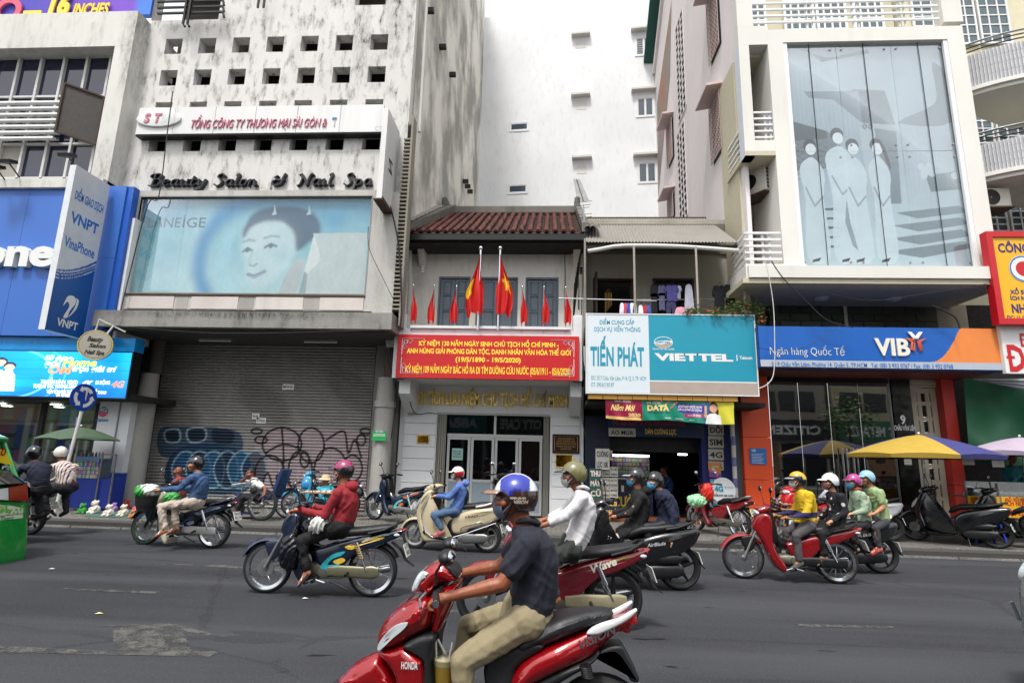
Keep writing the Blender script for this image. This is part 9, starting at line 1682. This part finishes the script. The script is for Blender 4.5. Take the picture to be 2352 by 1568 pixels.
toys=[(222,1157,'#d9551f','orange soft toy sitting behind the big white one',1),(219,1170,'#d6d0c4','big white soft toy at the left end of the mat',1.15),(245,1160,'#a8602f','brown soft toy with raised head behind the white dog',.9),(251,1176,'#cfc6bd','white soft dog with pink ears, middle of the mat',1),(263,1165,'#9a79b8','lilac soft toy between two white dogs',.8),(285,1176,'#d3cbb9','white soft dog at the right of the mat',1),(291,1160,'#a82a2a','red translucent wrapped toy at the back',.9),(318,1167,'#d9688f','pink soft toy lying near the bike wheel',1.05),(306,1180,'#b8793f','small tan soft dog lying at the right front',.7),(190,1170,'#2f8a3a','green soft toy at the far left behind the wheel',.9)]
for u,v,h,lb,k in toys:
 x,y=ground(u,v+9,PZ);y=max(y,PY+.2);t=thing('soft_toy',lb,'soft toy',(x,y,PZ),rnd.uniform(-.5,.5),'soft toys on the mat');mb=MB();k*=.95
 mb.ell((0,0,.08*k),(.085*k,.08*k,.09*k)).ell((-.02*k,-.03*k,.2*k),(.065*k,.06*k,.06*k));
 for q in(-1,1):mb.ell((q*.06*k-.02*k,-.0,.235*k),(.025*k,.018*k,.035*k)).cap((q*.06*k,-.04*k,.04*k),(q*.08*k,-.11*k,.025*k),.032*k,.03*k,8).cap((q*.06*k,-.03*k,.13*k),(q*.09*k,-.08*k,.09*k),.024*k,.022*k,8)
 local('plush',blob(mb,.012,2),mat('plush_'+h,h,.95,bump=120,bs=.8),t)
 for q in(-1,1):local('bead_eye',MB().ell((q*.022*k-.02*k,-.088*k,.21*k),.008*k,8,6),M_BLACK,t)
 local('snout',MB().ell((-.02*k,-.09*k,.188*k),(.02*k,.014*k,.014*k),10,6),mat('snout_pink','#c99a94',.8),t)
rp=PT(192,912,11.95);bx,by3=ground(166,1178,PZ);rd_=thing('roundabout_sign','round blue traffic sign with three white circulating arrows','traffic sign',(rp.x-.25,11.95,PZ));
obj('pole',MB().tube([(rp.x-.24,12.0,PZ),(rp.x-.02,12.0,rp.z-.2),(rp.x,12.0,rp.z+.2)],.035,10),M_PIPEW,rd_);Rt=Matrix.Translation(rp)@Matrix.Rotation(math.radians(78),4,'Z')
obj('disc',MB().lathe([(0,-.01),(.3,-.01),(.305,0),(.3,.01),(0,.01)],n=36).xf(Rt),mat('traffic_blue','#123f9c',.35),rd_)
for q in range(3):
 a0=PI/2+q*2*PI/3-.25;A=np.linspace(a0-.75,a0+.55,10);V=[(.225*math.cos(a),-.014,.225*math.sin(a))for a in A]+[(.15*math.cos(a),-.014,.15*math.sin(a))for a in A[::-1]];obj('arrow',MB().add(V,[tuple(range(20))]).add([(.26*math.cos(A[-1]),-.0142,.26*math.sin(A[-1])),(.19*math.cos(A[-1]+.45),-.0142,.19*math.sin(A[-1]+.45)),(.115*math.cos(A[-1]),-.0142,.115*math.sin(A[-1]))],[(0,1,2)]).xf(Rt),M_WHITE,rd_)
for q in range(3):f_=.3+.25*q;obj('sticker',MB().lathe([(.037,0),(.037,.2)],(rp.x-.24+.2*f_,12.0,PZ+f_*(rp.z-.3)),12,'z'),mat('ink_stickers','#6a6c9a',.6,var=.8,vs_=60),rd_)
def umbrella(lab,u,v,Y,R_,h,cols,rot=0,tilt=(0,0),pole_to=None,n=8):
 p=PT(u,v,Y);t=thing('umbrella',lab,'umbrella',(p.x,p.y,PZ));M=Matrix.Translation(p)@Matrix.Rotation(tilt[0],4,'Y')@Matrix.Rotation(tilt[1],4,'X')
 for g in range(n):
  a0,a1=2*PI*g/n+rot,2*PI*(g+1)/n+rot;V=[];m=6
  for i in range(m+1):
   f_=i/m;r=R_*f_;z=-h*(f_**1.35)
   for j in range(5):a=a0+(a1-a0)*j/4;sg=1-.07*math.sin(PI*j/4)*f_;V.append(M@Vector((r*sg*math.cos(a),r*sg*math.sin(a),z-.03*math.sin(PI*j/4)*f_*-1)))
  for j in range(5):a=a0+(a1-a0)*j/4;V.append(M@Vector((R_*.985*(1-.07*math.sin(PI*j/4))*math.cos(a),R_*.985*(1-.07*math.sin(PI*j/4))*math.sin(a),-h-.07*(R_>.9))))
  obj('canopy_panel',MB().add(V,[(i*5+j,i*5+j+1,(i+1)*5+j+1,(i+1)*5+j)for i in range(m+1)for j in range(4)],True),cols[g%len(cols)],t)
  e=M@Vector((R_*math.cos(a0),R_*math.sin(a0),-h-.005));mm=M@Vector((R_*.5*math.cos(a0),R_*.5*math.sin(a0),-h*.42-.02));obj('rib',MB().tube([M@Vector((0,0,-.03)),mm,e],.006,4),M_STEEL,t)
 q=pole_to or(p.x,p.y,PZ);obj('pole',MB().bar(q,M@Vector((0,0,-.02)),.018,8),M_STEEL,t);obj('finial',MB().ell(M@Vector((0,0,.03)),.025,8,6),M_WHITE,t);return t
um_y,um_b=mat('canopy_yellow','#a88c34',.8,var=.12),mat('canopy_blue','#34366e',.8,var=.12)
umbrella('large yellow and blue parasol standing among the parked scooters',2110,998,12.5,1.42,.42,[um_y,um_b,um_y,um_b,um_y,um_y,um_b,um_b],-.12,pole_to=(PT(2130,1150,12.6).x,12.6,PZ));umbrella('faded mauve parasol at the right edge over the lottery cart',2342,1004,12.9,1.05,.32,[mat('canopy_mauve','#a597a8',.8,var=.12)],.2);umbrella('dark green umbrella over the cigarette cart',186,980,12.7,.85,.3,[mat('canopy_green','#40543c',.7)],.3)
def shelf_cols(seed):
 r=np.random.RandomState(seed)
 def f(u,v):k=(np.floor(u*18)*31+np.floor(v*5)*57).astype(int)%499;c=(r.rand(499,3)*.55+.05)[k];return blend(c,'#16181c',((np.abs((v*5)%1-.5)>.4)|(np.abs((u*18)%1-.5)>.44)).astype(float))
 return f
a,b,c2,d2=rect(172,1052,228,1098,12.9);cc=thing('cigarette_cart','blue glass cigarette cart standing under the green umbrella','cart',((a+b)/2,12.9,PZ));print_on('packs',cc,a,b,c2,d2,12.9,60,shelf_cols(5),vcol('packs_print',.4));obj('base',MB().box(a-.03,b+.35,12.92,13.3,PZ+.05,c2),mat('cart_blue','#1a3190',.5),cc);obj('case',MB().box(a,b,12.91,13.25,c2+.003,d2),M_STEEL,cc)
mb=MB();
for x in(a-.03,b+.05,b+.38):mb.sbar((x,12.88,PZ),(x,12.88,d2+.1),.03)
mb.sbar((b+.05,12.88,d2+.1),(b+.38,12.88,d2+.1),.03);obj('frame',mb,M_STEEL,cc)
for k in range(7):x=a+.05+k*(b-a-.1)/6;obj('bottle',MB().lathe([(0,0),(.025,0),(.025,.09),(.01,.12),(.01,.14),(0,.14)],(x,13.0,d2+.01),10,'z'),mat('bottle_%d'%(k%3),('#7a1a1a','#1c4a2a','#8a8a8a')[k%3],.3),cc)
obj('parasol_drink_sign',MB().box(a,b,12.86,12.88,d2-.05,d2+.04),mat('sign_lightblue','#5f8ac0',.4),cc)
tc=thing('hand_tricycle','blue and chrome hand tricycle wheelchair with a big spoked wheel','wheelchair',(*PT(604,1195,12.3).xy,PZ));G=Grp2(tc,0)
w1=PT(602,1163,12.15);wheel(G,w1.x,.33,.04,'spoke',None,z=PZ+.33,y=12.15,disc=False);wheel(G,w1.x+.3,.33,.04,'spoke',None,z=PZ+.33,y=12.75,disc=False);w2=PT(543,1175,12.45);wheel(G,w2.x-.02,.2,.04,'spoke',None,z=PZ+.2,y=12.45,disc=False)
mb_b=mat('navy_vinyl','#1c2c58',.5);sx_=w1.x;local('seat',MB().bbox(sx_-.35,sx_+.2,12.2,12.65,PZ+.42,PZ+.5,.03),mb_b,G);local('backrest',MB().panel([(sx_+.12,PZ+.5),(sx_+.2,PZ+.5),(sx_+.36,PZ+1.05),(sx_+.28,PZ+1.07)],.22,.02,12.43),mb_b,G)
local('foot_plate',MB().box(w2.x-.05,w2.x+.45,12.3,12.6,PZ+.1,PZ+.13),mb_b,G);mb=MB();c0_=PT(553,1110,12.45)
for p,q in(((w2.x,PZ+.2),(w2.x+.1,PZ+.75)),((w2.x+.1,PZ+.75),(c0_.x,c0_.z)),((w2.x+.1,PZ+.3),(sx_-.3,PZ+.42)),((sx_-.3,PZ+.42),(sx_,PZ+.33))):mb.bar((p[0],12.45,p[1]),(q[0],12.45,q[1]),.016,8)
local('frame',mb,M_STEEL,G);local('hand_crank',MB().tube([(c0_.x-.15,12.35,c0_.z-.02),(c0_.x,12.45,c0_.z),(c0_.x+.12,12.45,c0_.z+.01)],.016,8),M_CHROME,G);G.done()
bag('small navy rucksack strapped to the front of the hand tricycle',546,1148,12.4,(.1,.1,.17),cloth('#1d2140'),'bag','rucksack',fold=.008);bag('black waist bag across the chest of the man in the wheelchair',583,1126,12.15,(.09,.05,.07),cloth('#0f0f11'),'bag','waist_bag',fold=.003)
def table(lab,u,v,Y,w,d,h,m,cat='table'):
 p=PT(u,v,Y);t=thing('small_table',lab,cat,(p.x,Y,PZ));obj('tabletop',MB().bbox(p.x-w/2,p.x+w/2,Y-d/2,Y+d/2,PZ+h-.03,PZ+h,.008),m,t)
 for i in(-1,1):
  for j in(-1,1):obj('leg',MB().bar((p.x+i*w*.42,Y+j*d*.4,PZ),(p.x-i*w*.1+i*w*.3,Y+j*d*.4,PZ+h-.03),.012,6),M_IRON,t)
 return t,p
tb,p=table('small folding table with lottery tickets before the woman in the sun hat',735,1140,12.3,.75,.4,.62,mat('plywood','#8a6a45',.7))
for k in range(5):tag(obj('ticket_bundle',MB().box(p.x-.3+.12*k,p.x-.22+.12*k,12.2,12.34,PZ+.621,PZ+.635+.006*k),M_PLATE),'bundle %s of lottery tickets on the folding table'%('leftmost','second from left','in the middle','second from right','rightmost')[k],'tickets')
table('low plywood table of the woman in the floral top',1797,1152,12.0,.8,.35,.6,mat('plywood','#8a6a45',.7))
x0_,x1_=PT(2222,1150,12.6).x,PT(2440,1150,12.6).x;lc=thing('lottery_cart','glass topped lottery cart with yellow painted signs at the right edge','cart',(x0_+.6,12.6,PZ));zt_=PT(2300,1108,12.6).z;zs2,zs3=PT(2300,1187,12.6).z,PT(2300,1140,12.6).z
for xa,xb_,l1,l2,l3 in((x0_,x0_+.62,'ĐẠI LÝ VÉ SỐ','VĂN ĐÀN','XỔ SỐ BÌNH PHƯỚC'),(x0_+.66,x1_,'XỔ SỐ BÌNH','ÍCH NƯỚC','LỢI NHÀ')):
 obj('yellow_panel',MB().box(xa,xb_,12.58,12.6,zs2,zs3),mat('sign_yellow','#e0a916',.4,var=.03),lc);dz_2=zs3-zs2
 for t_,f_,h_ in((l1,.82,.05),(l2,.58,.09),(l3,.1,.05)):write(lc,t_,xa+.06,min(xb_,xa+.62)-.06,zs2+dz_2*f_,h_,12.575,mat('sign_red','#b8121c',.4),.04)
obj('glass_case',MB().box(x0_,x1_,12.62,12.63,zs3,zt_),M_PANE2,lc);obj('deck',MB().box(x0_,x1_,12.62,13.1,zs3-.03,zs3-.003),M_STEEL,lc);mb=MB()
for x in(x0_,x0_+.64,x1_-.02):mb.sbar((x,12.6,PZ),(x,12.6,zt_),.03)
mb.sbar((x0_,12.6,zt_),(x1_,12.6,zt_),.03).sbar((x0_,12.6,zs2-.2),(x1_,12.6,zs2-.2),.03).sbar((x0_,12.6,zs2),(x1_,12.6,zs2),.025);obj('frame',mb,M_STEEL,lc)
for k in range(8):obj('ticket_stack',MB().box(x0_+.1+k*.13,x0_+.19+k*.13,12.75,12.85,zs3,zs3+.06+.02*(k%3)),M_PLATE,lc)
for k,u in enumerate((2222,2290)):pq=PT(u,1045+5*k,12.75);tag(obj('hanging_sheet',MB().box(pq.x-.12,pq.x+.12,12.74,12.745,pq.z-.2,pq.z+.16),M_PLATE),('white ticket price sheet hanging left over the lottery cart','bent white sheet hanging right over the lottery cart')[k],'paper notice')
p=PT(2266,1165,12.2);sl_=thing('plastic_stool','blue plastic stool beside the last parked scooter','stool',(p.x,12.2,PZ));m_st=mat('stool_blue','#1f3fb0',.4);obj('seat',MB().bbox(p.x-.15,p.x+.15,12.05,12.35,PZ+.42,PZ+.46,.015),m_st,sl_)
for i in(-1,1):
 for j in(-1,1):obj('leg',MB().sbar((p.x+i*.18,12.2+j*.16,PZ),(p.x+i*.12,12.2+j*.12,PZ+.42),.035),m_st,sl_)
TY=8.1;tq=lambda pts,Y=TY:[at(u,v,Y)for u,v in pts];tx=thing('green_taxi','green and white taxi with its tail showing at the left edge','car',(tq([(-200,1320)])[0][0],TY-.8,0));m_gr=mat('taxi_green','#0b7d30',.2,coat=.9,var=.05)
T1=[(-420,1150),(-120,1098),(-30,1088),(36,1096),(64,1116),(72,1150),(72,1200),(70,1250),(62,1290),(35,1306),(0,1315),(-60,1330),(-420,1345)]
TR=at(68,1200,TY)[0];TM=TY-.8
def rq(pts,dx=.0):return[(TR+dx,*atX(u,v,TR))for u,v in pts]
obj('body',MB().panel(smooth_poly(tq(T1),4),.8,.10,TM,6),m_gr,tx);T2=[(-420,1005),(-100,998),(-20,1004),(10,1030),(36,1075),(52,1122),(-420,1150)]
obj('cabin',MB().panel(smooth_poly(tq(T2),3),.72,.10,TM,5),M_GLASSD,tx);obj('roof_spoiler',MB().panel(smooth_poly(tq([(-300,985),(-40,985),(20,1000),(34,1008),(20,1018),(0,1008),(-60,1004),(-300,1004)]),3),.72,.03,TM),m_gr,tx)
def rpanel(nm,pts,m,th=.05):P=rq(pts);return obj(nm,MB().add([(TR-th,a,b)for _,a,b in P]+[(TR+.012,a,b)for _,a,b in P],[tuple(range(len(P)))]+[tuple(range(len(P),2*len(P)))[::-1]]+[(i,(i+1)%len(P),(i+1)%len(P)+len(P),i+len(P))for i in range(len(P))]),m,tx)
rpanel('tail_light',[(18,1120),(60,1112),(68,1120),(69,1140),(58,1150),(20,1148)],M_RED);rpanel('light_lens',[(-12,1124),(17,1120),(18,1148),(-10,1146)],M_LENS)
rpanel('chrome_strip',[(60,1104),(66,1108),(71,1150),(60,1210),(54,1212),(64,1150)],M_CHROME,.02);rpanel('white_decal',[(-60,1158),(20,1160),(52,1166),(50,1200),(36,1225),(0,1248),(-60,1262)],mat('decal_cream','#c3cbb8',.4),.0)
lv2=MB()
for k in range(50):
 u,v=(rnd.uniform(-20,50),rnd.gauss(1170,6))if k<28 else(rnd.uniform(-20,34),rnd.gauss(1240,7));y,z=atX(u,v,TR);sz=rnd.uniform(.02,.045);an=rnd.uniform(0,6.3);lv2.add([(TR+.016+.0002*k,y+sz*math.cos(an+o_)*w_,z+sz*math.sin(an+o_)*w_)for o_,w_ in((0,1),(PI/2,.45),(PI,1),(-PI/2,.45))],[(0,1,2,3)])
tag(obj('leaf_print',lv2,mat('leaf_green','#5fae2a',.4),tx,fix=False),kind='stuff')
def rt_(s_,u0,u1,v,h,m,XX=None):XX=XX or TR;a,z=atX(u0,v,XX);b=atX(u1,v,XX)[0];side_write(tx,s_,a,b,z,h,XX+.03,m)
rt_('55',-4,20,1088,.11,M_WHITE,tq([(30,1090)])[0][0]);rt_('Organic',-2,26,1196,.055,m_gr);rt_('Express.vn',-20,16,1226,.035,M_IRON);P=[(TR-.32,*atX(u,v,TR-.32))for u,v in((-30,1022),(12,1034),(30,1068),(-30,1056))];obj('yellow_band',MB().add(P,[(0,1,2,3)]),mat('taxi_yellow','#d9c21a',.3),tx);rt_('0',-4,8,1046,.1,M_RED,TR-.33)
obj('window_frame',MB().tube([(a,TY-.1,b)for a,b in tq([(-40,1000),(12,1004),(26,1025),(40,1066),(52,1100),(60,1124)])],.035,8),m_gr,tx);obj('bumper_seam',MB().box(TR+.004,TR+.012,TY-1.4,TY-.12,.62,.63),M_BLACK,tx);rpanel('reflector',[(32,1290),(52,1284),(52,1290),(32,1296)],M_RED,.02)
for y in(TM-.65,TM+.65):obj('wheel',MB().lathe([(0,-.1),(.3,-.1),(.33,-.05),(.33,.1),(0,.1)],(TR-1.0,y,.33),30),M_TYRE,tx)
CY2=4.8;cr=thing('grey_car','silver grey car nose entering at the right edge','car',(PT(2450,1500,CY2).x+1,CY2-.8,0));cq=lambda pts,Y=CY2:[at(u,v,Y)for u,v in pts];m_cg=mat('grey_green_metal','#6d7672',.25,.1,.02,coat=.9)
obj('body',MB().panel(smooth_poly(cq([(2314,1350),(2322,1318),(2334,1290),(2350,1278),(2420,1262),(2700,1240),(2900,1240),(2900,1510),(2500,1515),(2380,1505),(2345,1480),(2324,1450),(2318,1400)]),4),.8,.16,CY2-.8,6),m_cg,cr)
obj('headlight',MB().panel(smooth_poly(cq([(2330,1315),(2338,1295),(2352,1284),(2400,1280),(2400,1335),(2360,1335),(2336,1330)]),3),.79,.03,CY2-.8),M_LENS,cr);obj('chrome_trim',MB().tube([(a,CY2-.03,b)for a,b in cq([(2316,1378),(2326,1400),(2334,1420)])],.014,6),M_CHROME,cr);obj('lower_grille',MB().panel(cq([(2345,1410),(2420,1430),(2420,1470),(2352,1440)]),.79,.01,CY2-.8),M_BLACK,cr);obj('cabin',MB().panel(cq([(2700,1245),(2800,1150),(2900,1150),(2900,1245)]),.7,.1,CY2-.8),M_GLASSD,cr)
for y in(CY2-.12,CY2-1.48):obj('wheel',MB().lathe([(0,-.1),(.28,-.1),(.31,-.05),(.31,.1),(0,.1)],(PT(2520,1500,CY2).x,y,.31),30),M_TYRE,cr)
for k,(u,v)in enumerate(((804,1199),(118,1307),(226,1410),(1760,1235),(1180,1290),(700,1375),(560,1190),(1460,1250))):
 x,y=ground(u,v,0);z=PZ if y>PY else .0;tag(obj('litter',MB().add([(x-.03,y-.015,z+.008),(x+.02,y-.02,z+.014),(x+.035,y+.02,z+.006),(x-.012,y+.02,z+.016)],[(0,1,2,3)]),M_WHITE if k%2 else M_PLATEY),'tiny pale paper scrap lying on the street','litter','paper scraps')
OPP=((-60,11,12,'#b0aa9c','#20406a','','broad grey'),(-48,10,9,'#9a8f7a','#5a4a2a','','low brown'),(-37,9,13,'#c9c5bb','#2a5a34','','white green-signed'),(-9.5,5,9,'#a8b0b4','#1f7a74','ABBANK','low blue grey'),(-4,5.5,12,'#c4b9a0','#2a4a34','THE CITY CAFE','cream'),(2.2,5,11,'#b9a9a0','#8a1f1f','','pinkish'),(14.5,5,10,'#8f8a80','#15161a','CITIZEN','grey'),(20,6,14,'#a8a288','#1a5a3c','OFFSET METALIZE','tall sandy'))
for k,(xa,w,h,c_,sc,tx_s,nm)in enumerate(OPP):
 ob=thing('opposite_building',nm+' building across the street, seen mirrored in shop glass','building',(xa+w/2,-13,0));yb=-12.5;obj('wall',MB().box(xa,xa+w,-20,yb,.1,h),mat('opp_%d'%k,c_,.8),ob);obj('sign_band',MB().box(xa+.1,xa+w-.1,yb+.01,yb+.4,3.2,4.6),mat('opp_sign_%d'%k,sc,.4),ob)
 for q in range(3):obj('shop_opening',MB().box(xa+.2+q*(w-.2)/3,xa+(q+1)*(w-.2)/3,yb+.002,yb+.03,.15,3.0),M_DARK if q!=k%3 else mat('opp_goods','#7a5a3c',.7,var=.8,vs_=5),ob)
 if tx_s:v,f=text2d(tx_s,0,w-1.2,0,.6,.03);obj('lettering',MB().add([(xa+w-.6-a,yb+.41,3.6+b)for a,b in v],f),M_WHITE,ob,fix=False)
 for r_ in range(int((h-5)/2.4)):
  for q in range(3):obj('window',MB().box(xa+.5+q*(w-1)/3,xa+.3+(q+1)*(w-1)/3,yb+.002,yb+.05,5.2+r_*2.4,6.6+r_*2.4),M_GLASSD,ob)
for k,(x,h)in enumerate(((-43,7),(-34,8),(19.5,6))):
 tr_=thing('street_tree',('leafy street tree across the road, left of the pair','taller leafy street tree across the road, right of the pair','small street tree across the road beyond the bank')[k],'tree',(x,-9.5,.12));obj('trunk',MB().tube([(x,-9.5,.1),(x+.1,-9.5,h*.4),(x,-9.4,h*.7)],[.16,.12,.06],8),mat('bark','#4a4036',.9),tr_);lf=MB()
 for q in range(900):
  d=Vector((rnd.gauss(0,1),rnd.gauss(0,1),rnd.gauss(0,.8))).normalized()*rnd.uniform(.5,1)*(1.7+.4*math.sin(q*1.7));p=Vector((x,-9.5,h*.75))+d;M=Matrix.Translation(p)@Matrix.Rotation(rnd.uniform(0,6),4,'Z')@Matrix.Rotation(rnd.uniform(-1,1),4,'X');lf.add([M@Vector(c)for c in((-.14,0,0),(0,-.07,0),(.14,0,0),(0,.07,0))],[(0,1,2,3)])
 tag(obj('crown',lf,M_LEAF,tr_,fix=False),kind='stuff')
